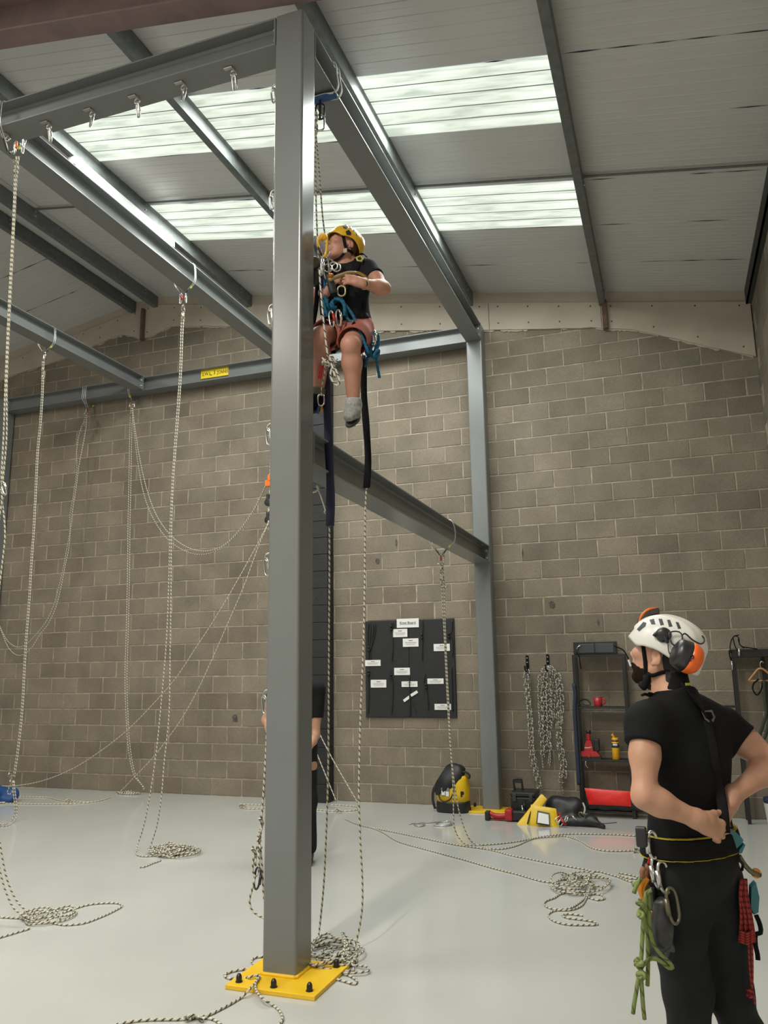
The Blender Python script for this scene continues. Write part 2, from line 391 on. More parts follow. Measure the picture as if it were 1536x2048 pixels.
for k, (ya, yb) in enumerate(zip(YB, YB[1:])):
    if k in (2, 4):
        obj('roof_sheet', sheet(RIDGE, -3.90, ya, yb, 6, .0014), m_sheet, ceil)
        SKY.append((ya, yb)); obj('roof_sheet', sheet(1.07, 2.95, ya, yb, 6, .0014), m_sheet, ceil)
    else:
        for a, b in ((RIDGE, -2.2), (-2.2, 1.07), (1.07, 2.95)):
            obj('roof_sheet', sheet(a, b, ya, yb, 6, .0014), m_sheet, ceil)
    obj('roof_sheet', sheet(XL, RIDGE, ya, yb, 6, .0014), m_sheet, ceil)
obj('roof_backing', G().add([(XL, YF, zroof(XL)+.06), (RIDGE, YF, zroof(RIDGE)+.06), (XL, .3, zroof(XL)+.06), (RIDGE, .3, zroof(RIDGE)+.06)], [(0, 1, 3, 2)]), m_dark, ceil)
for (ya, yb) in [(.3, -1.645), (-2.49, -3.38), (-4.2, YF)]:
    obj('roof_backing', G().add([(RIDGE, ya, zroof(RIDGE)+.06), (4.5, ya, zroof(4.5)+.06), (4.5, yb, zroof(4.5)+.06), (RIDGE, yb, zroof(RIDGE)+.06)], [(0, 1, 2, 3)]), m_dark, ceil)
obj('ridge_flashing', G().prism([(RIDGE-.22, YF, zroof(RIDGE-.22)-.012), (RIDGE, YF, zroof(RIDGE)-.016), (RIDGE+.22, YF, zroof(RIDGE+.22)-.012), (RIDGE+.22, YF, zroof(RIDGE+.22)-.006), (RIDGE, YF, zroof(RIDGE)-.008), (RIDGE-.22, YF, zroof(RIDGE-.22)-.006)], (0, 14, 0)), m_sheet, ceil)

# open seams between the sheets show as broken dark lines
gs = G(); rr = random.Random(12)
for y in YB[1:9]:
    for (a, b) in ((1.13, 2.66), (-.5, 1.0), (-2.1, -.6), (-3.8, -2.3), (-13, -5.9)):
        x = a
        while x < b:
            w = rr.uniform(.15, .6)
            if rr.random() < (.62 if a > 1 or a < -5 else .3):
                x2 = min(b, x+w); t = rr.uniform(.004, .009); xm = (x+x2)/2
                gs.add([(x, y, zroof(x)-.004), (xm, y-t, zroof(xm)-.004), (x2, y, zroof(x2)-.004), (xm, y+t, zroof(xm)-.004)], [(0, 1, 2, 3)])
            x += w
obj('sheet_seam', gs, m_dark, ceil, kind='stuff')
# translucent roof strips: weathered sheets with the daylit sky behind them
def mat_sky():
    m = bpy.data.materials.new('translucent_sheet'); m.use_nodes = True; nt = m.node_tree; N = nt.nodes; L = nt.links
    b = N['Principled BSDF']; b.inputs['Base Color'].default_value = (.25, .27, .25, 1); b.inputs['Roughness'].default_value = .35
    geo = N.new('ShaderNodeNewGeometry')
    mp = N.new('ShaderNodeMapping'); mp.inputs['Scale'].default_value = (1.2, 11.0, 1); L.new(geo.outputs['Position'], mp.inputs['Vector'])
    n1 = N.new('ShaderNodeTexNoise'); n1.inputs['Scale'].default_value = 1.3; n1.inputs['Detail'].default_value = 8; n1.inputs['Roughness'].default_value = .62; L.new(mp.outputs[0], n1.inputs['Vector'])
    n2 = N.new('ShaderNodeTexNoise'); n2.inputs['Scale'].default_value = 2.2; n2.inputs['Detail'].default_value = 6; L.new(mp.outputs[0], n2.inputs['Vector'])
    ad = N.new('ShaderNodeMath'); ad.operation = 'ADD'; L.new(n1.outputs['Fac'], ad.inputs[0]); L.new(n2.outputs['Fac'], ad.inputs[1])
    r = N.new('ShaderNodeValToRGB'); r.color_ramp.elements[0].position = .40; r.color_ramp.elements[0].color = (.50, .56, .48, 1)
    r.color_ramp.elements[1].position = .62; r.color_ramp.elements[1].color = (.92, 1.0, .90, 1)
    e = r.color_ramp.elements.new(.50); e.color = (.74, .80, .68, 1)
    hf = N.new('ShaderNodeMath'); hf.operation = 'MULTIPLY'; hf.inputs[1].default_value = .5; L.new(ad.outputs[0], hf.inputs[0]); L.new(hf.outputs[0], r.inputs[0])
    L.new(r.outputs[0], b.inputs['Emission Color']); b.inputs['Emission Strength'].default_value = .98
    return m
m_sky = mat_sky()
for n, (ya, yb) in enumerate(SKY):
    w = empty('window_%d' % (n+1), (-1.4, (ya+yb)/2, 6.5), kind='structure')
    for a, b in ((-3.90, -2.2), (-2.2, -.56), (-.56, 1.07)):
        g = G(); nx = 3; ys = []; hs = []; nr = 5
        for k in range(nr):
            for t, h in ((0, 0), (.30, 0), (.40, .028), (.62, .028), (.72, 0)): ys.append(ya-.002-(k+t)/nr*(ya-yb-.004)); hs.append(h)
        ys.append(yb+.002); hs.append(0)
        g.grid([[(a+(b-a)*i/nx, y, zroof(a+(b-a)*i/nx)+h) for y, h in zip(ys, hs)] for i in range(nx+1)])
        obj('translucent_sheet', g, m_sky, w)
        # the dark lap strips between ribs
        gl = G()
        for k in range(1, nr):
            y = ya-(k+.04)/nr*(ya-yb); gl.add([(a, y-.006, zroof(a)-.003), (b, y-.006, zroof(b)-.003), (b, y+.006, zroof(b)-.003), (a, y+.006, zroof(a)-.003)], [(0, 1, 2, 3)])
        obj('lap_line', gl, mat('sheet_lap', (.30, .34, .31), .6), w, kind='stuff')

def purlin(xr, zt, y0=YF, y1=-.03, h=.182, f=.074, hand=-1):
    """cold-rolled C section; xr is the web face, flanges reach out to the left"""
    g = G(); t = .004
    g.box(xr-t, xr, y0, y1, zt-h, zt); g.box(xr-f, xr-t, y0, y1, zt-h, zt-h+t); g.box(xr-f, xr-t, y0, y1, zt-t, zt)
    g.box(xr-f, xr-f+t, y0, y1, zt-h+t, zt-h+.018); g.box(xr-f, xr-f+t, y0, y1, zt-.018, zt-t)
    return g
for x in PUR:
    pr = obj('purlin', purlin(x, zroof(x)-.006), m_galv, ceil)
    gb = G()
    for y in (-.35, -2.58, -5.42, -5.7):
        for dz in (-.05, -.11): gb.cyl((x, y, zroof(x)+dz), (x+.012, y, zroof(x)+dz), .010, 6)
    obj('bolt', gb, m_bolt, pr, kind='stuff')
# eaves beam beside the right wall and the tie rods
obj('eaves_beam', G().box(2.68, 2.70, YF, -.03, 5.72, 5.90).box(2.68, 2.76, YF, -.03, 5.72, 5.735).box(2.76, 3.2, YF, -.01, 5.735, 5.80), mat('dark_eaves_steel', (.035, .038, .036), .6), ceil)
rod = G()
for a, b in zip([RIDGE]+PUR[2:], PUR[2:]+[2.68]):
    rod.cyl((a+.004, -2.60, zroof(a)-.035), (b-.004, -2.62, zroof(b)-.035), .012, 8)
    obj('tie_rod', rod, m_galv, ceil); rod = G()
# portal rafter of red oxide steel
def rafter(xa, xb):
    g = G(); y0, y1 = -5.66, -5.485
    for (za, zb, ya, yb) in ((-.45, -.435, y0, y1), (-.17, -.155, y0, y1), (-.435, -.17, -5.58, -5.568)):
        g.add([(x, y, zroof(x)+z) for x in (xa, xb) for y in (ya, yb) for z in (za, zb)], [(0, 1, 3, 2), (4, 6, 7, 5), (0, 4, 5, 1), (2, 3, 7, 6), (0, 2, 6, 4), (1, 5, 7, 3)])
    return g
obj('portal_rafter', rafter(RIDGE, 2.9), m_oxide, ceil)
obj('portal_rafter', rafter(XL, RIDGE), m_oxide, ceil)
# ---------------------------------------------------------------- the grey steel training frame
def column(cx, cy, label, half=.10, plate=True, ztop=5.9):
    t = empty('steel_column', (cx, cy, 0), label, 'column', 'grey steel frame')
    g = G(); n = 5; rc = .016
    ring = []
    for (sx, sy, a0) in ((1, 1, 0), (-1, 1, 90), (-1, -1, 180), (1, -1, 270)):
        for k in range(n):
            a = math.radians(a0+90*k/(n-1)); ring.append((cx+sx*(half-rc)+rc*math.cos(a), cy+sy*(half-rc)+rc*math.sin(a)))
    g.prism([(x, y, .02) for x, y in ring], (0, 0, ztop-.02))
    sh = obj('shaft', g, m_steel, t)
    return t
def hexnut(g, c, r, h):
    g.lathe(c, [(r*1.25, 0), (r*1.25, .004), (r, .005), (r, h*.55), (r*.85, h*.8), (r*.45, h)], 12)
c1 = column(-.52, -5.42, 'foreground grey square steel column on a yellow base plate')
bp_ = obj('base_plate', G().box(-.735, -.232, -5.70, -5.24, 0, .022, .003), m_yellow, c1)
g = G()
for a, b in (((-.62, -5.52), (-.42, -5.52)), ((-.42, -5.52), (-.42, -5.32)), ((-.42, -5.32), (-.62, -5.32)), ((-.62, -5.32), (-.62, -5.52))):
    g.tube(spline([(a[0], a[1], .027), (b[0], b[1], .027)], .02), .011, 6)
obj('weld_bead', g, m_yellow, bp_, smooth=True)
m_cap = mat('black_bolt_cap', (.012, .012, .013), .4)
for (x, y) in [(-.685, -5.645), (-.48, -5.655), (-.285, -5.645), (-.285, -5.30), (-.685, -5.30), (-.48, -5.285)]:
    g = G(); hexnut(g, (x, y, .022), .015, .04); obj('bolt_cap', g, m_cap, c1, smooth=False)
c2 = column(-.52, -.13, 'far right grey steel column standing against the block wall')
obj('base_plate', G().box(-.80, -.22, -.40, -.02, 0, .020, .003), m_yellow, c2)
for (x, y) in [(-.74, -.34), (-.29, -.34), (-.74, -.09)]:
    g = G(); hexnut(g, (x, y, .02), .015, .045); obj('bolt_cap', g, m_cap, c2)
c3 = column(-8.19, -.13, 'far left grey steel column at the edge of the photo')

def ibeam(name, label, axis, c, a, b, z0, w=.2, h=.207, ends=(1, 1)):
    """wide-flange beam along axis 'x' or 'y'; c the other coordinate; parts flange, web, end plate, bolts"""
    mid = (c, (a+b)/2) if axis == 'y' else ((a+b)/2, c)
    t = empty(name, (mid[0], mid[1], z0), label, 'beam', 'grey steel frame')
    def bx(p0, p1, q0, q1, z_0, z_1, cc=0):
        return G().box(q0, q1, p0, p1, z_0, z_1, cc) if axis == 'y' else G().box(p0, p1, q0, q1, z_0, z_1, cc)
    obj('bottom_flange', bx(a, b, c-w/2, c+w/2, z0, z0+.011, .002), m_steel, t)
    obj('top_flange', bx(a, b, c-w/2, c+w/2, z0+h-.011, z0+h, .002), m_steel, t)
    g = bx(a, b, c-.004, c+.004, z0+.011, z0+h-.011)
    # root fillets
    for s in (-1, 1):
        for zz, d in ((z0+.011, 1), (z0+h-.011, -1)):
            tri = [(c+s*.004, zz), (c+s*.018, zz), (c+s*.004, zz+d*.014)]
            if axis == 'y': g.prism([(q, a, z) for q, z in tri], (0, b-a, 0))
            else: g.prism([(a, q, z) for q, z in tri], (b-a, 0, 0))
    obj('web', g, m_steel, t)
    for e, on in zip((a, b), ends):
        if not on: continue
        d = .012 if e == a else -.012
        obj('end_plate', bx(min(e, e+d), max(e, e+d), c-w/2, c+w/2, z0+.011, z0+h-.011, .001), m_steel, t)
        for s in (-1, 1):
            for dz in (.06, h-.06):
                g = G(); ax = np.array((0, d, 0) if axis == 'y' else (d, 0, 0)); base = (c+s*.062, e+d, z0+dz) if axis == 'y' else (e+d, c+s*.062, z0+dz)
                g.lathe(base, [(.019, 0), (.019, .003), (.0135, .003), (.0135, .014), (.006, .015), (.006, .024)], 6, ax/np.linalg.norm(ax)); obj('bolt', g, m_bolt, t)
    return t
ZB = 5.69
ibeam('steel_beam', 'upper grey beam running from the foreground column to the far right column', 'y', -.52, -5.32, -.23, ZB)
ibeam('steel_beam', 'lower grey beam at mid height below the hanging climber', 'y', -.52, -5.32, -.23, 2.835)
b_front = ibeam('steel_beam', 'front overhead grey beam left of the column with eye bolts beneath', 'x', -5.42, -8.1, -.62, ZB)
ibeam('steel_beam', 'long overhead grey beam passing below the lit fluorescent tube', 'y', -3.07, -5.32, -.23, ZB)
ibeam('steel_beam', 'far left overhead grey beam bolted to the rear beam beside the yellow sign', 'y', -5.60, -5.32, -.23, ZB+.01)
b_rear = ibeam('steel_beam', 'rear grey beam along the block wall carrying the yellow load sign', 'x', -.13, -8.09, -.62, ZB)

def text_obj(name, s, loc, size, m, parent=None, rot=(math.pi/2, 0, 0), align='CENTER', bold=0.0, xs=1.0, ext=.0004):
    cu = bpy.data.curves.new(name, 'FONT'); cu.body = s; cu.size = size; cu.align_x = align; cu.align_y = 'CENTER'; cu.extrude = ext; cu.offset = bold
    tmp = bpy.data.objects.new(name, cu); COL.objects.link(tmp)
    dg = bpy.context.evaluated_depsgraph_get(); me = bpy.data.meshes.new_from_object(tmp.evaluated_get(dg))
    bpy.data.objects.remove(tmp); me.transform(Matrix.Diagonal((xs, 1, 1, 1)))
    me.materials.clear(); me.materials.append(m)
    o = bpy.data.objects.new(name, me); COL.objects.link(o)
    R = rot if isinstance(rot, Matrix) else None
    if R is None:
        from mathutils import Euler
        R = Euler(rot).to_matrix().to_4x4()
    T = Matrix.Translation(Vector(loc))
    if parent is not None:
        o.parent = parent; T = Matrix.Translation(Vector(loc)-Vector(ORG[_root(parent).name]))
    o.matrix_local = T @ R
    return o
m_black = mat('black_print', (.015, .015, .014), .6)
sg = obj('load_sign', G().box(-4.576, -4.126, -.152, -.136, 5.762, 5.888, .002), mat('sign_yellow', (.83, .62, .02), .5), label='yellow safe working load sign on the rear overhead beam', cat='sign')
text_obj('lettering', 'S.W.L.', (-4.475, -.1525, 5.823), .068, m_black, sg, bold=.001, xs=.9)
text_obj('lettering', '_ 3 _', (-4.352, -.1525, 5.830), .082, m_black, sg, bold=.001, xs=.8)
text_obj('lettering', 'TONNES', (-4.218, -.1525, 5.823), .066, m_black, sg, bold=.001, xs=.72)

# lit fluorescent batten under the fourth purlin
fx = empty('fluorescent_batten', (-3.85, -2.9, 6.73), 'lit fluorescent batten fixed under the left purlin', 'lamp')
obj('housing', G().box(-3.90, -3.80, -3.78, -2.02, 6.745, 6.805, .004), mat('batten_white', (.72, .72, .70), .4), fx)
tb = mat('tube_glow', (1, 1, 1), .5, emit=((1.0, .98, .95), 4.5))
for dx in (-.028, .028):
    obj('tube', G().cyl((-3.85+dx, -3.74, 6.725), (-3.85+dx, -2.06, 6.725), .013, 12), tb, fx, smooth=True)
for y in (-3.77, -2.03): obj('end_cap', G().box(-3.895, -3.805, y-.02, y+.02, 6.705, 6.76, .006), MATS['batten_white'], fx)

# eye bolts and quick links
m_link = mat('link_steel', (.50, .50, .48), .3, .9)
def oval(c, ax1, ax2, L, W, r, n=26):
    c = np.array(c, float); a = np.array(ax1, float); b = np.array(ax2, float); out = []
    for k in range(n):
        t = 2*math.pi*k/n; x = math.cos(t); y = math.sin(t)
        out.append(c+a*((L-W)/2*(1 if y > 0 else -1)*min(1, abs(y)*3)+W/2*y)+b*(W/2*x))
    return out
def quick_link(top, label, tilt=(0, 0), L=.105, W=.046, r=.0062, grp=None):
    top = np.array(top, float); a = np.array([tilt[0], tilt[1], -1.0]); a /= np.linalg.norm(a); b = np.cross(a, (.5, .86, 0)); b /= np.linalg.norm(b)
    c = top+a*(L/2-.004)
    t = empty('quick_link', tuple(top), label, 'link', grp)
    obj('body', G().tube(oval(c, a, b, L, W, r), r, 8, closed=True), m_link, t, smooth=True)
    obj('screw_sleeve', G().cyl(c+b*W/2-a*.018, c+b*W/2+a*.018, r*1.55, 6), m_link, t)
    return t
pos_e = [-2.993, -2.600, -2.204, -1.810, -1.417, -1.020]
words_ = ['beside the sling', 'second from the sling', 'third from the sling', 'fourth from the sling', 'nearest but one to the column', 'nearest the column']
for i, x in enumerate(pos_e):
    y = -5.445
    g = G().box(x-.032, x+.032, y-.014, y+.014, ZB-.012, ZB, .003); g.cyl((x+.03, y+.02, ZB-.02), (x+.03, y+.02, ZB), .012, 10)
    eb = obj('eye_bolt', g, m_link, b_front)
    obj('ring', G().tube(oval((x+.03, y+.02, ZB-.038), (0, 0, 1), (1, 0, 0), .042, .042, .005, 18), .0055, 6, closed=True), m_link, eb, smooth=True)
    if i: quick_link((x+.03, y+.02, ZB-.052), 'steel quick link under the front beam, '+words_[i], ((.1, -.2), (.0, .3))[i % 2], grp='quick links under the front beam')
for i, z in enumerate([5.45, 4.66, 3.855, 3.065, 2.26, 1.462]):
    g = G().cyl((-.62, -5.42, z), (-.638, -5.42, z), .016, 12)
    eb = obj('eye_bolt', g, m_link, c1)
    obj('ring', G().tube(oval((-.664, -5.42, z), (0, 0, 1), (1, 0, 0), .052, .052, .006, 18), .0062, 6, closed=True), m_link, eb, smooth=True)
    quick_link((-.690+.004, -5.42, z-.008), 'steel quick link on the left face of the foreground column, %s' % ['topmost', 'second from the top', 'third from the top', 'fourth from the top', 'fifth from the top', 'lowest'][i], (.12, 0), grp='quick links on the column')
# ---------------------------------------------------------------- ropes, wire slings, carabiners
m_rope = mat_rope('white_flecked_rope', (.60, .565, .46), (.10, .09, .07), pitch=.036, duty=.33)
m_rope_thin = mat_rope('cream_rope', (.60, .55, .42), (.16, .14, .10), pitch=.05, duty=.22)
m_wire = mat('galvanised_wire', (.50, .51, .52), .35, .7)
m_red = mat('red_anodised', (.50, .03, .02), .3, .3)
m_orange = mat('orange_anodised', (.75, .16, .02), .35)
m_silver = mat('polished_alloy', (.62, .62, .60), .25, .9)
m_tagy = mat('lime_tag', (.55, .60, .04), .5)
m_blackmetal = mat('black_device', (.02, .02, .022), .35)
RR = .0058
FZ = RR+.001
def hang(px, y0, y1, dz=0):
    """points seen at the pixels, their depth sliding from y0 at the first to y1 at the last (by height in the picture); never below the floor"""
    va, vb = px[0][1], px[-1][1]; out = []
    for u, v in px:
        t = (v-va)/(vb-va) if vb != va else 0
        p = yp(u, v, y0+(y1-y0)*t)
        if p[2] < FZ: p = fl(u, v, FZ)
        out.append(p)
    return out
def floor_px(px, z=None): return [fl(u, v, FZ if z is None else z) for u, v in px]
def on_floor(path):
    """a rope that crosses itself on the floor rides up over what lies there"""
    P = [np.array(p, float) for p in path]; A = np.array(P); n = len(A); up = np.zeros(n)
    for i in range(n):
        if i > 8:
            d = np.linalg.norm(A[:i-7, :2]-A[i, :2], axis=1)
            near = d < .014
            if near.any(): up[i] = .0115+up[:i-7][near].max()*.6
    k = np.array([.1, .2, .4, .2, .1]); up = np.convolve(np.pad(up, 2, mode='edge'), k, 'valid')
    A[:, 2] = FZ+np.minimum(up, .05); return A
def knot(c, ax, L=.09, w=.017, r=RR, turns=3, seed=0):
    c = np.array(c, float); a = np.array(ax, float); a /= np.linalg.norm(a); b = np.cross(a, (.3, .9, .2)); b /= np.linalg.norm(b); d = np.cross(a, b)
    ts = np.linspace(0, 1, 26*turns//2+14); out = []
    for t in ts:
        s = math.sin(math.pi*t)**.5
        out.append(c+a*(L*(t-.5)+L*.22*math.sin(4*math.pi*t))+s*w*(math.sin(2*math.pi*turns*t+seed)*b+math.cos(2*math.pi*(turns+1)*t*.7+seed)*d))
    return out
def heap(c, rx, ry, n, seed, z=FZ, layer=.011, rot=0.0):
    rg = random.Random(seed); out = []; a = rg.uniform(0, 6); N = n*9
    cx, cy = c[0], c[1]; ox, oy = 0, 0
    for k in range(N):
        if k % 9 == 0:
            q = rg.uniform(.45, 1.0); q2 = rg.uniform(.45, 1.0); ox, oy = rg.uniform(-.35, .35)*rx, rg.uniform(-.35, .35)*ry
            sx, sy = rx*q, ry*q2; dirn = 1 if rg.random() < .75 else -1
        a += dirn*2*math.pi/9*rg.uniform(.75, 1.2)
        x, y = ox+sx*math.cos(a), oy+sy*math.sin(a)
        out.append((cx+x*math.cos(rot)-y*math.sin(rot), cy+x*math.sin(rot)+y*math.cos(rot), z+layer*rg.uniform(0, 1)*(1+2.2*k/N)))
    return out
def rope(label, strands, loc, name='rope', r=RR, m=None, knots=(), heaps=(), group='climbing ropes', n=7):
    t = empty(name, tuple(loc), label, 'rope', group); m = m or m_rope
    for s in strands: obj('strand', G().tube(spline(s, .05), r, n), m, t, smooth=True)
    for k in knots: obj('knot', G().tube(spline(k, .008), r, n), m, t, smooth=True)
    for h in heaps: obj('coil', G().tube(spline(h, .018), r, n), m, t, smooth=True)
    return t
def floor_strand(px): return on_floor(spline(floor_px(px), .015))

def carabiner(top, label, m=None, L=.105, W=.058, tilt=(0, 0), yaw=.5, group='carabiners at the rope heads', gate=None):
    top = np.array(top, float); a = np.array([tilt[0], tilt[1], -1.0]); a /= np.linalg.norm(a); b = np.cross(a, (math.sin(yaw), math.cos(yaw), 0)); b /= np.linalg.norm(b)
    c = top+a*L/2; t = empty('carabiner', tuple(top), label, 'carabiner', group)
    pts = []
    for k in range(26):
        q = 2*math.pi*k/26; x = W/2*math.cos(q)*(1 if math.cos(q) < 0 else .85+.15*math.sin(q)); pts.append(c+a*(-L/2*math.copysign(abs(math.sin(q))**.6, math.sin(q)))+b*x)
    obj('frame', G().tube(pts, .0058, 8, closed=True), m or m_silver, t, smooth=True)
    obj('gate', G().cyl(c+b*W*.48-a*.026, c+b*W*.48+a*.026, .0088, 10), gate or m or m_silver, t, smooth=True)
    return t
def sling(axis, c, s, z0, label, drop=.13, h=.207, w=.2, offs=(0.0, .022), bulge=.03, side=1, tag_side=1):
    """wire strop thrown over a beam, its two eyes meeting under it"""
    loc = (c, s, z0) if axis == 'y' else (s, c, z0)
    t = empty('wire_sling', loc, label, 'sling', 'wire slings on the beams')
    def P(q, d, z): return np.array((c+q, s+d, z) if axis == 'y' else (s+d, c+q, z))
    for o in offs:
        pts = [P(-.012, o*.2, z0-drop), P(-w*.30, o*.6, z0-drop*.55), P(-w/2-.014, o, z0-.004), P(-w/2-.02, o, z0+h*.5), P(-w/2-.006, o, z0+h), P(-w*.3, o, z0+h+.006), P(w*.3, o, z0+h+.006), P(w/2+.008, o, z0+h-.002), P(w/2+bulge, o, z0+h*.55), P(w/2+bulge*.8, o, z0-.01), P(w*.34, o*.6, z0-drop*.5), P(.012, o*.2, z0-drop)]
        obj('wire', G().tube(spline(pts, .02), .0046, 8), m_wire, t, smooth=True)
    a_, b_ = P(w*.46*tag_side, offs[-1]*.5, z0-drop*.34), P(w*.30*tag_side, offs[-1]*.5, z0-drop*.58)
    obj('lime_tag', G().cyl(a_, a_+(b_-a_)*.55, .013, 8), m_tagy, t)
    for q in (-1, 1):
        e0, e1 = P(q*w*.32, .004, z0-drop*.52), P(q*.012, 0, z0-drop-.006)
        obj('crimped_eye', G().cyl(e0, e1, .0075, 8), m_blackmetal, t)
    return P(0, 0, z0-drop)

# --- R1: double rope from the front beam to a tangle on the floor at the left edge
M1 = sling('x', -5.42, -2.95, ZB, 'wire sling with two strands over the front beam at the left edge', .15, side=-1)
M1 = yp(37, 287, -5.42)
carabiner(M1+np.array((-.03, 0, .03)), 'orange-gated carabiner under the front beam sling', gate=m_orange, L=.11)
carabiner(M1+np.array((.03, .01, .03)), 'plain steel carabiner under the front beam sling', L=.11, yaw=1.1)
yA, yB = -5.42, -5.15
up1 = [(33, 312), (30, 345), (27, 420), (22, 520), (17, 620), (11, 760), (7, 880), (3, 985), (9, 1042), (10, 1075), (3, 1140), (-10, 1260), (-14, 1480), (-6, 1640), (2, 1700), (16, 1765), (36, 1806), (62, 1829)]
up2 = [(38, 312), (34, 345), (30, 420), (25, 520), (20, 620), (14, 760), (13, 880), (5, 972), (4, 1000), (-4, 1060), (-14, 1200), (-20, 1480), (-14, 1650), (0, 1742), (14, 1790), (30, 1820), (55, 1835)]
rope('doubled rope hanging at the left edge down to a loose tangle on the floor', [hang(up1, yA, yB), hang(up2, yA, yB-.03), floor_strand([(125, 1826), (150, 1817), (180, 1809), (215, 1806), (238, 1807), (244, 1812), (232, 1820), (200, 1835), (165, 1847), (130, 1850), (105, 1846)]), floor_strand([(60, 1838), (30, 1836), (-10, 1834)]), floor_strand([(60, 1857), (30, 1866), (-10, 1878)])],
     M1, knots=[knot(yp(32, 335, -5.42), (.05, 0, -1), .14, .022), knot(yp(4, 990, -5.3), (0, 0, -1), .10, .02)], heaps=[heap(fl(82, 1838), .17, .20, 5, 5)])
carabiner(yp(4, 965, -5.33), 'steel carabiner clipped in the rope at the left edge halfway up', L=.10, tilt=(.5, 0))

# --- R2: far left beam
M2 = sling('y', -5.60, -2.11, ZB+.01, 'wire sling with a lime tag over the far left beam', .14)
carabiner(M2+np.array((0, 0, .03)), 'steel carabiner under the far left beam sling', L=.12)
h2 = [(85, 722), (83, 790), (79, 850), (74, 900), (70, 980), (66, 1060), (61, 1130), (57, 1200), (50, 1290), (44, 1400), (40, 1450), (33, 1510), (26, 1556)]
rope('doubled rope hanging from the far left beam to a loop near the floor', [hang(h2, -2.11, -2.18), hang([(u+3, v) for u, v in h2], -2.11, -2.20), hang([(28, 1560), (31, 1590), (34, 1615), (33, 1632), (26, 1645)], -2.2, -2.2)+floor_px([(12, 1652), (-15, 1653)]), hang([(26, 1560), (27, 1590), (30, 1612), (29, 1630), (22, 1642)], -2.2, -2.2)+floor_px([(8, 1649), (-15, 1649)])],
     M2, knots=[knot(yp(86, 748, -2.11), (0, 0, -1), .17, .03), knot(yp(22, 1558, -2.18), (.4, 0, -1), .16, .035, turns=4)], heaps=[[yp(u, v, -2.19) for u, v in [(24, 1565), (18, 1576), (15, 1584), (18, 1589), (24, 1584), (26, 1572), (24, 1563)]]])

# --- R3: rear beam, swag to the left
M3 = sling('x', -.13, -6.56, ZB, 'wire sling over the rear beam, left of the two', .13, offs=(-.03, .0, .03))
carabiner(M3+np.array((-.02, -.01, .02)), 'red-gated carabiner under the left rear beam sling', gate=m_red, L=.11)
s3a = [(172, 828), (167, 845), (160, 862), (153, 904), (154, 935), (147, 990), (140, 1030), (140, 1060), (134, 1095), (128, 1128), (120, 1164), (109, 1206), (93, 1242), (71, 1270), (49, 1291), (33, 1294), (16, 1283), (5, 1264), (-6, 1235), (-20, 1180)]
s3b = [(174, 828), (172, 855), (166, 890), (158, 931), (151, 986), (146, 1015), (141, 1060), (138, 1095), (131, 1128), (124, 1164), (113, 1210), (98, 1245), (78, 1272), (66, 1292), (48, 1309), (33, 1310), (18, 1297), (7, 1273), (-5, 1240), (-20, 1190)]
def flat_y(px, y): return [yp(u, v, y) for u, v in px]
rope('slack pair of ropes swinging from the rear beam to the left edge', [flat_y(s3a, -.24), flat_y(s3b, -.27)], M3, knots=[knot(yp(170, 838, -.25), (0, 0, -1), .22, .028), knot(yp(163, 857, -.24), (0, 0, -1), .09, .02)], r=.0062)
# --- R4: corner of rear beam and far left beam
M4 = sling('x', -.13, -5.76, ZB, 'wire sling over the rear beam beside the far left beam end', .14, tag_side=-1)
carabiner(M4+np.array((-.02, -.02, .02)), 'orange-gated carabiner under the right rear beam sling', gate=m_orange, L=.11)
carabiner(M4+np.array((.04, -.02, .02)), 'grey carabiner under the right rear beam sling', L=.11, yaw=1.3)
v4 = [(262, 815), (260, 850), (258, 950), (256, 1050), (255, 1150), (252, 1280), (250, 1350), (252, 1430), (256, 1490), (262, 1530), (270, 1555), (284, 1570), (288, 1580)]
sw1 = [(264, 815), (267, 850), (275, 920), (287, 985), (303, 1030), (335, 1078), (375, 1104), (405, 1109), (440, 1098), (480, 1062), (510, 1018), (532, 970), (543, 938)]
sw2 = [(265, 815), (269, 850), (280, 920), (297, 990), (316, 1036), (345, 1074), (380, 1097), (412, 1102), (445, 1092), (482, 1056), (514, 1007), (536, 958), (545, 932)]
rope('doubled rope hanging straight down the block wall with a second swag to the column', [hang(v4, -.25, -.22), hang([(u+4, v+1) for u, v in v4[:-2]]+[(290, 1577)], -.27, -.2), flat_y(sw1, -.30), flat_y(sw2, -.33)], M4,
     knots=[knot(yp(262, 822, -.25), (0, 0, -1), .18, .025)], heaps=[heap(fl(268, 1585)+np.array((0, -.12, 0)), .17, .10, 4, 8)], r=.0062)
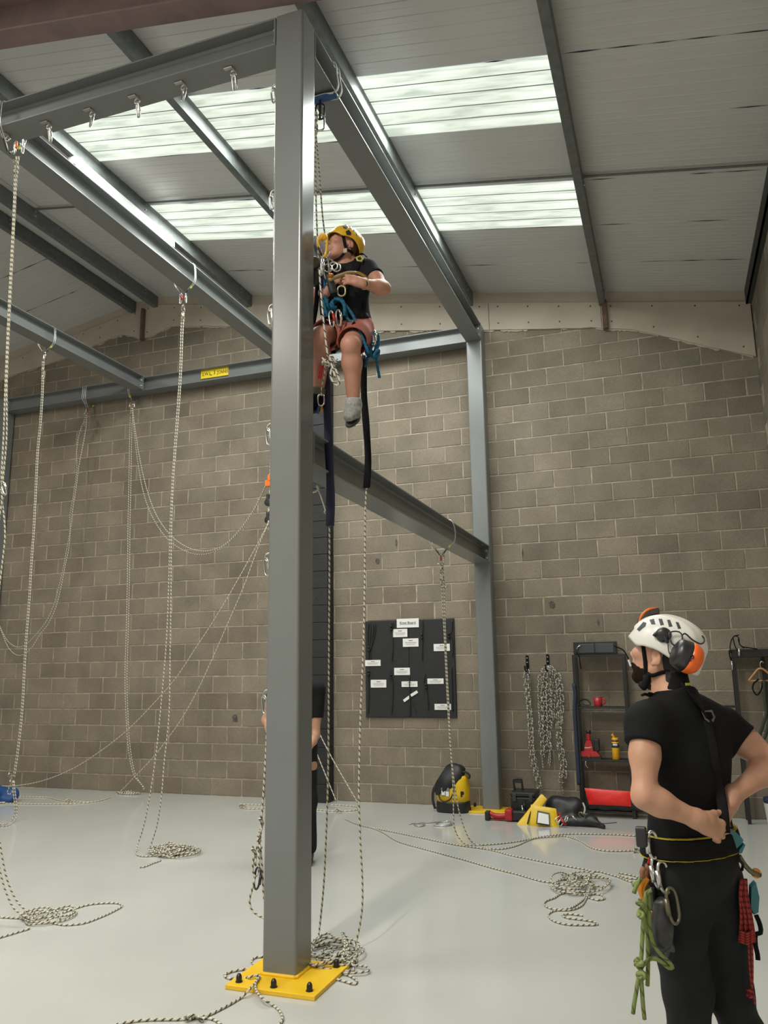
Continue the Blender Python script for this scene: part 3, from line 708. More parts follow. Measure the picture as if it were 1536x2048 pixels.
# --- R5: long overhead beam
M5 = sling('y', -3.07, -2.87, ZB, 'pale wire sling with a lime tag over the long beam by the lit tube', .14)
carabiner(M5+np.array((-.03, 0, .02)), 'red-gated carabiner under the long beam sling', gate=m_red, L=.11)
carabiner(M5+np.array((.025, .01, .02)), 'plain carabiner under the long beam sling', L=.11, yaw=1.2)
a5 = [(364, 625), (362, 660), (359, 750), (352, 850), (345, 950), (340, 1060), (338, 1150), (333, 1280), (323, 1400), (313, 1500), (300, 1590), (288, 1650), (276, 1688)]
b5 = [(368, 625), (366, 660), (362, 760), (354, 870), (347, 960), (343, 1070), (342, 1200), (340, 1320), (338, 1430), (328, 1530), (322, 1600), (313, 1655), (302, 1690)]
hc = fl(346, 1708)
rope('doubled rope from the long beam ending in a neat coil on the floor', [hang(a5, -2.87, -3.06)+floor_px([(271, 1704), (277, 1711), (292, 1713), (312, 1711)]), hang(b5, -2.87, -3.08)+floor_px([(299, 1704), (304, 1708), (318, 1708)]), floor_strand([(322, 1721), (305, 1727), (290, 1733), (280, 1735)])],
     M5, knots=[knot(yp(366, 628, -2.87), (0, 0, -1), .22, .035, turns=4)], heaps=[heap((hc[0], hc[1], 0), .20, .17, 13, 3, layer=.02), heap((hc[0]+.02, hc[1], 0), .16, .13, 6, 9, z=.02, layer=.02)])
# --- R6: lines fanning out from the anchor behind the column
an = yp(537, 1038, -.45)
l6a = [(537, 1045), (534, 1052), (500, 1116), (460, 1187), (425, 1245), (387, 1303), (351, 1357), (310, 1404), (255, 1460), (200, 1503), (146, 1537), (90, 1560), (36, 1571), (-12, 1572)]
l6b = [(537, 1048), (520, 1085), (489, 1169), (460, 1237), (425, 1317), (398, 1375), (365, 1435), (335, 1478), (306, 1515), (270, 1553), (237, 1586)]
l6c = [(541, 1050), (556, 1170), (585, 1310), (612, 1405), (638, 1465), (665, 1518), (692, 1565), (717, 1608)]
l6d = [(540, 1050), (552, 1200), (580, 1350), (612, 1450), (631, 1500), (652, 1552), (674, 1606)]
r6 = rope('pair of thin ropes stretched from behind the column down across the wall', [hang(l6a, -.45, -.18), hang(l6b, -.45, -.20)+floor_px([(215, 1597), (186, 1604), (150, 1607), (90, 1608), (-10, 1606)]), hang(l6c, -.45, -.5), hang(l6d, -.45, -.5), hang([(545, 765), (543, 850), (540, 950), (538, 1030)], -.2, -.45), hang([(536, 1046), (530, 1062), (523, 1070)], -.46, -.5)],
     an, r=.0066, m=m_rope_thin, knots=[knot(an, (0, 0, -1), .3, .03, turns=4)])
for (v, mm, L) in ((963, m_orange, .16),):
    p = yp(537, v, -.42); obj('rope_clamp', G().box(p[0]-.05, p[0]+.045, p[1]-.02, p[1]+.02, p[2]-.07, p[2]+.02, .012).box(p[0]-.01, p[0]+.05, p[1]-.025, p[1]+.0, p[2]+.0, p[2]+.09, .012), mm, r6)
for v in (1005, 1040):
    p = yp(537, v, -.44); obj('pulley', G().lathe((p[0], p[1]-.03, p[2]), [(.035, 0), (.05, .008), (.05, .05), (.035, .06)], 14, (0, 1, 0)).box(p[0]-.02, p[0]+.02, p[1]-.035, p[1]+.035, p[2]-.02, p[2]+.11, .006), m_blackmetal, r6)
rope('short loose rope end with a knot lying on the floor at the left', [floor_strand([(-12, 1593), (34, 1593), (70, 1594), (95, 1595), (112, 1599), (128, 1602), (150, 1603), (170, 1604), (187, 1604)])], fl(90, 1598), m=m_rope_thin, r=.0066, knots=[knot(fl(138, 1602, .03), (1, 0, .2), .09, .025)])
rope('rope lying on the floor behind the foreground column with a knotted loop each side', [floor_strand([(662, 1609), (690, 1611), (710, 1613), (718, 1617), (706, 1621), (675, 1622), (640, 1620), (600, 1616), (560, 1614), (520, 1617), (492, 1617), (481, 1613), (486, 1609), (510, 1609), (545, 1611)])], fl(600, 1616), m=m_rope_thin, r=.0068, knots=[knot(fl(677, 1621, .03), (1, 0, 0), .08, .022), knot(fl(486, 1612, .03), (1, 0, 0), .09, .025)])
# --- R9: rope on the lower beam
M9 = sling('y', -.52, -2.07, 2.835, 'wire sling hung over the lower beam near the far column', .13, offs=(0, .008), bulge=.045)
carabiner(M9+np.array((-.025, 0, .015)), 'red-gated carabiner under the lower beam sling', gate=m_red, L=.11)
carabiner(M9+np.array((.02, .01, .015)), 'grey carabiner under the lower beam sling', L=.11, yaw=1.2)
s9a = [(881, 1125), (883, 1160), (885, 1200), (889, 1278), (893, 1364), (899, 1473), (905, 1551), (907, 1614), (909, 1657), (918, 1676)]
s9b = [(885, 1125), (888, 1160), (889, 1200), (893, 1317), (897, 1395), (903, 1512), (911, 1583), (918, 1622), (930, 1660), (940, 1680)]
rope('doubled rope from the lower beam trailing along the floor to the man', [hang(s9a, -2.07, -2.02)+floor_px([(934, 1690), (960, 1690), (992, 1688), (1020, 1685), (1051, 1680), (1078, 1674), (1102, 1671), (1135, 1668), (1168, 1668), (1227, 1669), (1274, 1672), (1330, 1676)]), hang(s9b, -2.07, -2.02)+floor_px([(950, 1688), (977, 1697), (1000, 1698), (1016, 1696), (1034, 1691), (1050, 1684), (1071, 1676), (1092, 1674), (1112, 1673), (1129, 1672), (1145, 1676), (1160, 1682), (1184, 1696), (1200, 1700), (1219, 1702), (1245, 1702), (1272, 1701)])],
     M9, knots=[knot(yp(883, 1150, -2.07), (0, 0, -1), .20, .03, turns=4), knot(fl(1276, 1701, .02), (1, 0, 0), .09, .022)], heaps=[[yp(u, v, -2.08) for u, v in [(884, 1160), (882, 1166), (884, 1172), (890, 1174), (895, 1172)]]])
rope('long straight rope lying across the floor toward the man', [floor_strand([(690, 1638), (719, 1650), (757, 1658), (797, 1666), (855, 1678), (914, 1690), (977, 1699), (1024, 1711), (1060, 1718), (1095, 1725), (1149, 1735), (1172, 1739), (1186, 1743), (1198, 1743), (1210, 1746), (1237, 1754), (1266, 1764), (1290, 1762), (1270, 1752), (1250, 1748), (1238, 1746), (1240, 1751), (1262, 1757), (1290, 1757)])], fl(950, 1698))
hp = fl(1160, 1770)
rope('rope lying across the floor into a loose heap with open loops', [floor_strand([(700, 1642), (760, 1662), (797, 1683), (856, 1700), (930, 1720), (985, 1736), (1040, 1750), (1082, 1762), (1110, 1766), (1135, 1768)]), floor_strand([(1175, 1790), (1160, 1783), (1135, 1785), (1121, 1788), (1108, 1796), (1092, 1802), (1088, 1808), (1096, 1815), (1115, 1819), (1137, 1817), (1158, 1806), (1170, 1794), (1168, 1786), (1180, 1796), (1196, 1800), (1209, 1797), (1202, 1790), (1186, 1788), (1176, 1793), (1162, 1812), (1140, 1820), (1112, 1821), (1098, 1827), (1098, 1834), (1110, 1843), (1135, 1849), (1168, 1850), (1194, 1849), (1190, 1844), (1160, 1839), (1136, 1836), (1125, 1831), (1135, 1828), (1166, 1831)])],
     hp, heaps=[heap((hp[0], hp[1], 0), .20, .27, 5, 12, layer=.02), heap((hp[0]+.05, hp[1]+.03, 0), .15, .18, 3, 14, z=.02, layer=.024)])
# --- small wire coil on floor
g_ = floor_px([(818, 1648), (835, 1646), (850, 1650), (838, 1653), (828, 1649), (845, 1646), (865, 1645), (880, 1643), (895, 1642), (904, 1646), (895, 1650), (880, 1650), (872, 1647), (884, 1644), (900, 1645), (903, 1650), (888, 1652), (868, 1651)])
tag(obj('wire_strop', G().tube(on_floor(spline(g_, .02)), .006, 7), m_wire, smooth=True), 'coiled wire strop lying on the floor before the far column', 'strop')

# --- ropes of the climber
y7 = -5.0
kn = yp(631, 245, y7)
t7 = rope('rope from the upper beam past the climber through a navy sleeve to the column foot', [hang([(631, 268), (631, 330), (633, 430), (637, 510), (641, 580), (645, 650), (649, 715), (652, 760), (657, 900), (659, 1055), (659, 1150), (658, 1300), (657, 1500), (655.6, 1580), (651.6, 1687), (647.6, 1768), (640, 1848), (634, 1894)], -5.12, -4.86), hang([(632, 268), (639, 350), (645, 430), (651, 480), (657, 530), (660, 552)], -5.12, -5.2)], kn, knots=[knot(yp(631, 245, -5.1), (0, 0, -1), .17, .028, turns=4), knot(yp(631, 262, -5.1), (0, 0, -1), .08, .02)], heaps=[])
hb = fl(655, 1915)
obj('coil', G().tube(spline(heap((hb[0]+.02, hb[1]+.04, 0), .17, .26, 6, 21, layer=.02, rot=.3), .018), RR, 7), m_rope, t7, smooth=True)
obj('coil', G().tube(spline(heap((fl(690, 1938)[0]-.10, fl(690, 1938)[1], 0), .20, .13, 3, 24, layer=.012), .018), RR, 7), m_rope, t7, smooth=True)
obj('coil', G().tube(on_floor(spline(floor_px([(624, 1950), (660, 1955), (690, 1963), (710, 1968), (714, 1962), (700, 1952), (680, 1946), (650, 1942), (625, 1940)]), .015)), RR, 7), m_rope, t7, smooth=True)
obj('coil', G().tube(on_floor(spline(floor_px([(618, 1885), (626, 1892), (640, 1892), (655, 1888), (662, 1893), (665, 1902), (655, 1910), (630, 1912)]), .015)), RR, 7), m_rope, t7, smooth=True)
m_navy = mat('navy_sleeve', (.014, .016, .045), .75, nscale=30, namt=.2)
m_blk = mat('black_webbing', (.008, .008, .010), .85, nscale=40, namt=.3, spec=.12)
def sleeve(px, y0, y1, wpx, label, m, z_end=None):
    pts = spline(hang(px, y0, y1), .04); n = len(pts); D = 5.3
    rr_ = [max(.002, wpx/2/1600*D*(1+.06*math.sin(i*.7))*(1 if i > 1 else .7)) for i in range(n)]
    g = G().tube(pts, rr_, 12, flat=.62, ref=(.3, 1, 0))
    return tag(obj('rope_sleeve', g, m, smooth=True), label, 'rope sleeve')
sleeve([(651, 738), (655, 830), (658, 900), (661, 980), (660, 1052)], -5.07, -5.07, 19, 'navy rope protector sleeve hanging beside the foreground column', m_navy)
sleeve([(727, 712), (728, 790), (733, 860), (736, 910), (735, 950), (733, 975)], -4.68, -4.78, 16, 'black rope protector sleeve hanging below the climber', m_blk)
t8 = rope('rope dropping out of the black sleeve to the floor heap', [hang([(707, 590), (711, 640), (717, 690), (726, 712), (728, 790), (733, 860), (736, 910), (735, 950), (733, 975), (731, 1010), (730, 1100), (729, 1200), (727, 1290), (721, 1434), (718, 1560), (718, 1607), (721, 1687), (725, 1768), (724, 1821), (714.5, 1875), (704, 1904)], -4.60, -4.95)+floor_px([(690, 1917), (669, 1913), (650, 1920)])], yp(735, 960, -4.62))
obj('coil', G().tube(on_floor(spline(floor_px([(704, 1898), (712, 1912), (712, 1924), (696, 1930), (676, 1926), (668, 1918), (680, 1912), (700, 1918)]), .015)), RR, 7), m_rope, t8, smooth=True)
tie = hang([(633, 972), (641, 990), (650, 1018), (654, 1030)], -5.0, -5.05)
rope('short pale cord tying the navy sleeve back to the column', [tie, hang([(622, 985), (630, 984), (637, 977), (634, 971)], -5.1, -5.1)], tie[0], m=mat('pale_cord', (.62, .58, .45), .8), r=.005, name='cord', knots=[knot(tie[-1], (.3, 0, -1), .07, .014, r=.004)])
# --- rope round the column foot
up = .034
A_ = floor_px([(530, 1913), (510, 1915), (503, 1923), (512, 1929), (530, 1929)], FZ)
B_ = floor_px([(519, 1937), (492, 1938), (460, 1944), (449, 1951), (460, 1957), (480, 1957)], FZ)+floor_px([(500, 1954), (519, 1950), (516, 1958), (512, 1964), (500, 1978)], up)+floor_px([(484, 1994), (466, 2005), (440, 2019), (412, 2032), (376, 2038), (328, 2039), (277, 2041), (230, 2050), (200, 2060)], FZ)
C_ = floor_px([(516, 1955), (511, 1966), (513, 1982), (528, 1999)], up)+floor_px([(545, 2010), (556, 2018), (563, 2028), (565, 2040), (558, 2050)], FZ)
D_ = floor_px([(400, 2036), (420, 2037), (432, 2041), (445, 2052)], FZ)
rope('rope trailing off the yellow base plate toward the camera', [A_, B_, C_, D_], fl(500, 1970), r=.0062, knots=[knot(fl(390, 2036, .016), (1, .2, 0), .10, .016)])
# --- hank behind the column, hung at its left face
yh = -5.24
hk = rope('knotted hank of rope hanging low behind the foreground column', [hang([(536, 1420), (531, 1520), (526, 1600), (523, 1640), (520, 1685)], yh, yh), hang([(517, 1690), (511, 1700), (505, 1738), (511, 1754), (518, 1740), (517, 1700)], yh, yh), hang([(510, 1755), (504, 1780), (499, 1802), (504, 1820), (520, 1833), (536, 1838)], yh, yh), hang([(520, 1690), (525, 1740), (527, 1790), (534, 1830)], yh+.02, yh)], yp(524, 1623, yh), knots=[knot(yp(522, 1650, yh), (0, 0, -1), .10, .018), knot(yp(519, 1688, yh), (.2, 0, -1), .09, .02, turns=4), knot(yp(509, 1712, yh), (.2, 0, -1), .11, .016)])
carabiner(yp(518, 1735, yh), 'dark carabiner in the hank behind the foreground column', m=m_blackmetal, L=.12, tilt=(-.15, 0))

# --- blue-white strop at the top of the climber's ropes, round the upper beam
t = empty('webbing_strop', (-.52, -4.95, 5.8), 'blue and white webbing strop round the upper beam by the column', 'strop')
p0, p1 = xp(628, 165, -.60), xp(690, 148, -.40)
yS = -4.97
m_web = mat('white_webbing', (.55, .56, .52), .7); m_blueweb = mat('blue_webbing', (.03, .07, .20), .7)
for o in (-.03, .03):
    pts = [(-.60, yS+o, 5.66), (-.50, yS+o, 5.665), (-.41, yS+o, 5.66), (-.385, yS+o, 5.70), (-.395, yS+o, 5.80), (-.41, yS+o, 5.90), (-.45, yS+o, 5.912), (-.60, yS+o, 5.912), (-.64, yS+o, 5.88), (-.645, yS+o, 5.70), (-.60, yS+o, 5.66)]
    obj('band', G().tube(spline(pts, .02), .012, 8, flat=.4), m_web, t, smooth=True)
obj('blue_sleeve', G().tube(spline([(-.60, yS, 5.662), (-.50, yS, 5.664), (-.41, yS, 5.66)], .02), .04, 10, flat=.35), m_blueweb, t, smooth=True)
for i, z in enumerate((5.56, 5.47)): obj('ring', G().tube(oval((-.54, yS, z), (0, 0, 1), (1, .3, 0), .13, .06, .007), .007, 8, closed=True), (m_blackmetal, m_silver)[i], t, smooth=True)
obj('hanger', G().cyl((-.54, yS, 5.50), (-.54, yS, 5.66), .009, 8), m_blackmetal, t)

# --- daisy-chained ropes on two wall hooks
m_rope_grey = mat_rope('grey_flecked_rope', (.55, .52, .44), (.10, .095, .08), pitch=.032, duty=.33)
def hook(u, v, label):
    p = yp(u, v, -.02); t = empty('wall_hook', (p[0], 0, p[2]), label, 'hook')
    obj('back_strip', G().box(p[0]-.016, p[0]+.016, -.020, -.009, p[2]-.16, p[2]+.03, .002), m_blk, t)
    for dz in (0.0, -.05): obj('screw', G().cyl((p[0], -.019, p[2]+dz), (p[0], -.024, p[2]+dz), .007, 8), m_bolt, t)
    obj('arm', G().tube(spline([(p[0], -.016, p[2]-.15), (p[0]-.005, -.06, p[2]-.155), (p[0]-.01, -.12, p[2]-.14), (p[0]-.012, -.135, p[2]-.09)], .02), .009, 8), m_blk, t, smooth=True)
    return np.array((p[0]-.005, -.075, p[2]-.145))
def chain(px, y, amp=.03, pitch=.11, seed=0):
    C_ = spline([yp(u, v, y) for u, v in px], .012); L = 0; out = []; rg = random.Random(seed); ph = rg.uniform(0, 6)
    for i, p in enumerate(C_):
        if i: L += np.linalg.norm(C_[i]-C_[i-1])
        t = 2*math.pi*L/pitch+ph; a = amp*(1+.25*math.sin(L*7+ph))
        out.append(p+np.array((a*math.sin(t), .016*math.cos(2*t), .03*math.sin(2*t+.5))))
    return out
hA = hook(1054, 1316, 'black wall hook holding the single rope chain'); hB = hook(1095, 1314, 'black wall hook holding the big rope bundle')
pxA = [(1053, 1342), (1055, 1380), (1059, 1420), (1062, 1460), (1064, 1500), (1069, 1530), (1076, 1560), (1081, 1578)]
tA = empty('rope', (hA[0], -.07, 1.0), 'single daisy-chained rope hanging from the left wall hook', 'rope', 'chained ropes on the wall hooks')
for k, (am, sd) in enumerate(((.030, 1), (.026, 5), (.022, 9))): obj('chain', G().tube(chain(pxA, -.06-.012*k, am, .10, sd), .0066, 6), m_rope_grey, tA, smooth=True)
obj('tail', G().tube(spline([yp(u, v, -.04) for u, v in [(1081, 1574), (1080, 1580), (1074, 1583)]], .02), .006, 6), m_rope_grey, tA, smooth=True)
tB = empty('rope', (hB[0], -.07, 1.0), 'thick bundle of chained ropes hanging from the right wall hook', 'rope', 'chained ropes on the wall hooks')
cols = [[(1094, 1334), (1086, 1345), (1082, 1370), (1083, 1410), (1084, 1450), (1085, 1490), (1086, 1515)], [(1095, 1333), (1090, 1345), (1088, 1380), (1090, 1420), (1091, 1455), (1094, 1485), (1096, 1503)],
        [(1096, 1333), (1098, 1350), (1098, 1385), (1099, 1420), (1099, 1450), (1098, 1480), (1101, 1500)], [(1097, 1334), (1107, 1345), (1110, 1375), (1106, 1400), (1104, 1425), (1103, 1440)],
        [(1098, 1334), (1112, 1352), (1118, 1385), (1118, 1420), (1118, 1460), (1120, 1500), (1125, 1530), (1122, 1552)], [(1098, 1334), (1114, 1350), (1121, 1390), (1122, 1430), (1119, 1470), (1124, 1510), (1128, 1535), (1125, 1560)],
        [(1094, 1334), (1083, 1350), (1080, 1390), (1081, 1430), (1083, 1470)]]
for k, px in enumerate(cols): obj('chain', G().tube(chain(px, -.055-.014*(k % 3), .026+.006*(k % 2), .10+.01*(k % 3), k*3), .0066, 6), m_rope_grey, tB, smooth=True)
for px in ([(1084, 1508), (1085, 1525), (1087, 1540)], [(1100, 1498), (1101, 1515), (1099, 1535)], [(1099, 1500), (1098, 1515), (1096, 1530)], [(1123, 1560), (1125, 1575), (1127, 1588)], [(1105, 1420), (1106, 1435), (1105, 1450)]):
    obj('tail', G().tube(spline([yp(u, v, -.045) for u, v in px], .02), .006, 6), m_rope_grey, tB, smooth=True)
obj('bottom_knot', G().tube(spline(knot(yp(1123, 1556, -.06), (0, 0, -1), .14, .035, turns=5), .01), .0066, 6), m_rope_grey, tB, smooth=True)
# ---------------------------------------------------------------- figures: smooth bodies grown from blended limbs
def nrm_(v): v = np.array(v, float); return v/np.linalg.norm(v)
def V3(*a): return np.array(a, float)
class Prim:
    __slots__ = ('kind', 'a', 'b', 'ra', 'rb', 'k', 'sq', 'cut', 'ax', 'r', 'sub')
def cap(a, b, ra, rb=None, k=.03, sq=None, cut=None, sub=False):
    """tapering limb from a to b; sq = (axis, factor) widens it along axis; cut = (point, normal) ends it flat"""
    p = Prim(); p.kind = 0; p.a = np.array(a, float); p.b = np.array(b, float); p.ra = ra; p.rb = ra if rb is None else rb; p.k = k; p.sq = sq; p.cut = cut; p.sub = sub; return p
def ell(c, r, ax=None, k=.03, cut=None, sub=False):
    p = Prim(); p.kind = 1; p.a = np.array(c, float); p.r = np.array(r, float); p.ax = np.eye(3) if ax is None else np.array([nrm_(x) for x in ax]); p.k = k; p.cut = cut; p.sub = sub; return p
def pbox(p, m):
    if p.kind == 0:
        R = max(p.ra, p.rb)*(max(1, p.sq[1]) if p.sq else 1)+m
        return np.minimum(p.a, p.b)-R, np.maximum(p.a, p.b)+R
    R = p.r.max()+m; return p.a-R, p.a+R
def pdist(p, X, Y, Z, infl):
    if p.kind == 0:
        ax, ay, az = p.a; dx, dy, dz = X-ax, Y-ay, Z-az; e = p.b-p.a; ee = e@e+1e-12
        t = np.clip((dx*e[0]+dy*e[1]+dz*e[2])/ee, 0, 1)
        qx, qy, qz = dx-t*e[0], dy-t*e[1], dz-t*e[2]
        if p.sq:
            n = nrm_(p.sq[0]); c = (qx*n[0]+qy*n[1]+qz*n[2])*(1/p.sq[1]-1); qx, qy, qz = qx+n[0]*c, qy+n[1]*c, qz+n[2]*c
        d = np.sqrt(qx*qx+qy*qy+qz*qz)-(p.ra+t*(p.rb-p.ra))-infl
    else:
        dx, dy, dz = X-p.a[0], Y-p.a[1], Z-p.a[2]; k0 = 0; k1 = 0
        for i in range(3):
            c = dx*p.ax[i][0]+dy*p.ax[i][1]+dz*p.ax[i][2]; r = p.r[i]+infl; k0 = k0+(c/r)**2; k1 = k1+(c/(r*r))**2
        k0 = np.sqrt(k0); k1 = np.sqrt(k1)+1e-9; d = k0*(k0-1)/k1
    if p.cut is not None:
        q, n = p.cut; n = nrm_(n); d = np.maximum(d, (X-q[0])*n[0]+(Y-q[1])*n[1]+(Z-q[2])*n[2])
    return d
class Field:
    def __init__(s, prims, h=.005, infl=0.0, lo=None, hi=None, pad=.02):
        if lo is None:
            bx_ = [pbox(p, infl+pad) for p in prims if not p.sub]; lo = np.min([b[0] for b in bx_], 0); hi = np.max([b[1] for b in bx_], 0)
        s.lo = np.array(lo, float); s.h = h; s.n = np.ceil((np.array(hi)-s.lo)/h).astype(int)+2
        s.d = np.full(s.n, .3, np.float32); s.x = [(s.lo[i]+h*np.arange(s.n[i])).astype(np.float32) for i in range(3)]
        for p in prims: s.add(p, infl)
    def sl(s, lo, hi):
        a = np.clip(((lo-s.lo)/s.h).astype(int)-1, 0, s.n); b = np.clip(((hi-s.lo)/s.h).astype(int)+2, 0, s.n)
        return tuple(slice(i, j) for i, j in zip(a, b)), (s.x[0][a[0]:b[0], None, None], s.x[1][None, a[1]:b[1], None], s.x[2][None, None, a[2]:b[2]])
    def add(s, p, infl=0.0):
        lo, hi = pbox(p, infl+p.k+.03); q, (X, Y, Z) = s.sl(lo, hi)
        if any(w.stop <= w.start for w in q): return
        d = pdist(p, X, Y, Z, infl); o = s.d[q]; k = p.k
        if p.sub:
            hh = np.maximum(k-np.abs(-d-o), 0)/k; s.d[q] = np.maximum(o, -d)+hh*hh*k*.25
        else:
            hh = np.maximum(k-np.abs(d-o), 0)/k; s.d[q] = np.minimum(o, d)-hh*hh*k*.25
    def grid(s): return s.x[0][:, None, None], s.x[1][None, :, None], s.x[2][None, None, :]
    def half(s, q, n):
        n = nrm_(n); X, Y, Z = s.grid(); s.d = np.maximum(s.d, (X-q[0])*n[0]+(Y-q[1])*n[1]+(Z-q[2])*n[2]); return s
    def folds(s, amp, sc, seed=0, stretch=(1, 1, 1)):
        """cloth folds: smooth wave noise added near the surface"""
        rg = np.random.default_rng(seed); X, Y, Z = s.grid(); f = 0
        for i in range(7):
            w = rg.normal(size=3); w /= np.linalg.norm(w); w = w*np.array(stretch)*sc*rg.uniform(.6, 1.5); ph = rg.uniform(0, 6.28)
            f = f+np.sin(X*w[0]+Y*w[1]+Z*w[2]+ph+1.3*np.sin(X*w[1]*.7-Z*w[0]*.6+ph*2))/7
        s.d = s.d+(amp*2.2*f).astype(np.float32); return s
    def mesh(s):
        """surface nets"""
        d = s.d; ins = d < 0; c = ins[:-1, :-1, :-1].astype(np.int8)
        tot = np.zeros(np.array(d.shape)-1, np.int8)
        for i in (0, 1):
            for j in (0, 1):
                for k in (0, 1): tot += ins[i:i+tot.shape[0], j:j+tot.shape[1], k:k+tot.shape[2]]
        I = np.argwhere((tot > 0) & (tot < 8)); m = len(I); idx = -np.ones(tot.shape, np.int32); idx[tuple(I.T)] = np.arange(m)
        acc = np.zeros((m, 3)); cnt = np.zeros(m); cor = [(i, j, k) for i in (0, 1) for j in (0, 1) for k in (0, 1)]
        vals = {q: d[I[:, 0]+q[0], I[:, 1]+q[1], I[:, 2]+q[2]].astype(float) for q in cor}
        for q in cor:
            for ax in range(3):
                if q[ax]: continue
                q2 = list(q); q2[ax] = 1; a, b = vals[q], vals[tuple(q2)]; mk = (a < 0) != (b < 0)
                t = np.where(mk, a/np.where(mk, a-b, 1), 0)
                pt = np.tile(np.array(q, float), (m, 1)); pt[:, ax] += t; acc[mk] += pt[mk]; cnt[mk] += 1
        v = s.lo+s.h*(I+acc/cnt[:, None]); F = []
        for ax in range(3):
            o1, o2 = (ax+1) % 3, (ax+2) % 3
            a = np.moveaxis(ins, ax, 0); E = np.argwhere(a[:-1] != a[1:])
            if not len(E): continue
            rest = [x for x in range(3) if x != ax]; P = np.zeros((len(E), 3), int); P[:, ax] = E[:, 0]; P[:, rest[0]] = E[:, 1]; P[:, rest[1]] = E[:, 2]
            ok = (P[:, o1] > 0) & (P[:, o2] > 0) & (P[:, o1] < tot.shape[o1]) & (P[:, o2] < tot.shape[o2]); P = P[ok]
            fl_ = ins[tuple(P.T)]; u1 = np.zeros(3, int); u1[o1] = 1; u2 = np.zeros(3, int); u2[o2] = 1
            q = np.stack([idx[tuple((P-u1-u2).T)], idx[tuple((P-u2).T)], idx[tuple(P.T)], idx[tuple((P-u1).T)]], 1); q[~fl_] = q[~fl_][:, ::-1]; F.append(q)
        F = np.concatenate(F); F = F[(F >= 0).all(1)]
        return v, F
def nets_obj(name, field, m, parent, relax=1, **k):
    v, F = field.mesh()
    for _ in range(relax):
        acc = np.zeros_like(v); cnt = np.zeros(len(v))
        for i in range(4):
            np.add.at(acc, F[:, i], v[F[:, (i+1) % 4]]); np.add.at(cnt, F[:, i], 1); np.add.at(acc, F[:, (i+1) % 4], v[F[:, i]]); np.add.at(cnt, F[:, (i+1) % 4], 1)
        v = v*.5+.5*acc/np.maximum(cnt, 1)[:, None]
    me = bpy.data.meshes.new(name); o0 = ORG[_root(parent).name] if parent is not None else np.zeros(3)
    me.vertices.add(len(v)); me.vertices.foreach_set('co', (v-o0).astype(np.float32).ravel())
    me.loops.add(len(F)*4); me.loops.foreach_set('vertex_index', F.astype(np.int32).ravel())
    me.polygons.add(len(F)); me.polygons.foreach_set('loop_start', np.arange(0, len(F)*4, 4, dtype=np.int32)); me.polygons.foreach_set('loop_total', np.full(len(F), 4, np.int32))
    me.update(calc_edges=True); me.validate(); me.polygons.foreach_set('use_smooth', [True]*len(me.polygons))
    me.materials.append(m); o = bpy.data.objects.new(name, me); COL.objects.link(o)
    if parent is not None: o.parent = parent
    else: ORG[o.name] = o0
    for a, b in k.items(): o[a] = b
    return o
from mathutils.bvhtree import BVHTree
def bvh_of(objs):
    vs, fs = [], []
    for o in objs:
        o0 = ORG[_root(o).name]; n = len(vs); me = o.data; c = np.zeros(len(me.vertices)*3, np.float32); me.vertices.foreach_get('co', c)
        vs += [tuple(p) for p in (c.reshape(-1, 3)+o0)]; fs += [tuple(i+n for i in p.vertices) for p in me.polygons]
    return BVHTree.FromPolygons(vs, fs)
def drape(px, bvh, off=.004, D=2.8):
    """points where the lines of sight meet a body, lifted off it"""
    out = []
    for u, v in px:
        r = nrm_(ray(u, v)); h = bvh.ray_cast(Vector(CAM), Vector(r))
        if h[0] is None: out.append(dp(u, v, D))
        else:
            n = np.array(h[1]); n = -n if n@r > 0 else n; out.append(np.array(h[0])+n*off)
    return out
def snap(pts, bvh, off=.004):
    out = []
    for p in pts:
        h = bvh.find_nearest(Vector(p)); n = np.array(h[1]); out.append(np.array(h[0])+n*off)
    return out
def rotv(v, ax, deg):
    ax = nrm_(ax); a = math.radians(deg); return v*math.cos(a)+np.cross(ax, v)*math.sin(a)+ax*(ax@v)*(1-math.cos(a))
def hand_prims(w, df, pn, thumb, curl=35, spread=3, s=1.0, thumb_out=35, curls=None):
    """w wrist, df finger direction, pn the way the palm faces, thumb: side (a vector) the thumb leaves from"""
    df = nrm_(df); pn = nrm_(pn-(np.array(pn)@df)*df); wd = np.cross(df, pn); wd = wd if wd@np.array(thumb) > 0 else -wd
    P = [cap(w-df*.01, w+df*.03*s, .025*s, .026*s, .02, (wd, 1.25)), cap(w+df*.035*s+wd*.018*s, w+df*.085*s+wd*.022*s, .0165*s, .0145*s, .018), cap(w+df*.035*s-wd*.014*s, w+df*.082*s-wd*.022*s, .0165*s, .013*s, .018), cap(w+df*.03*s, w+df*.088*s, .017*s, .0145*s, .018)]
    for i, (o, L, r) in enumerate(((.028, .072, .0088), (.0095, .080, .0092), (-.0095, .075, .0088), (-.0275, .058, .0078))):
        c0 = curls[i] if curls else curl
        b = w+df*(.090-.004*abs(i-1))*s+wd*o*s; d = rotv(df, pn, 0); d = nrm_(df+wd*(o*spread)); ax = np.cross(d, pn)
        seg = (L*.46, L*.31, L*.25)
        for j, q in enumerate(seg):
            d = rotv(d, ax, c0*(.8, 1.1, .7)[j]); e = b+d*q*s; P.append(cap(b, e, r*s*(1-.07*j), r*s*(.93-.09*j), .006)); b = e
    b = w+df*.022*s+wd*.024*s; d = nrm_(rotv(df, np.cross(df, wd), thumb_out)+pn*.25)
    for j, (q, r) in enumerate(((.040, .0135), (.032, .0105), (.026, .0092))):
        d = nrm_(d+df*.12*j+pn*.10*j); e = b+d*q*s; P.append(cap(b, e, r*s, r*s*.9, .010)); b = e
    return P
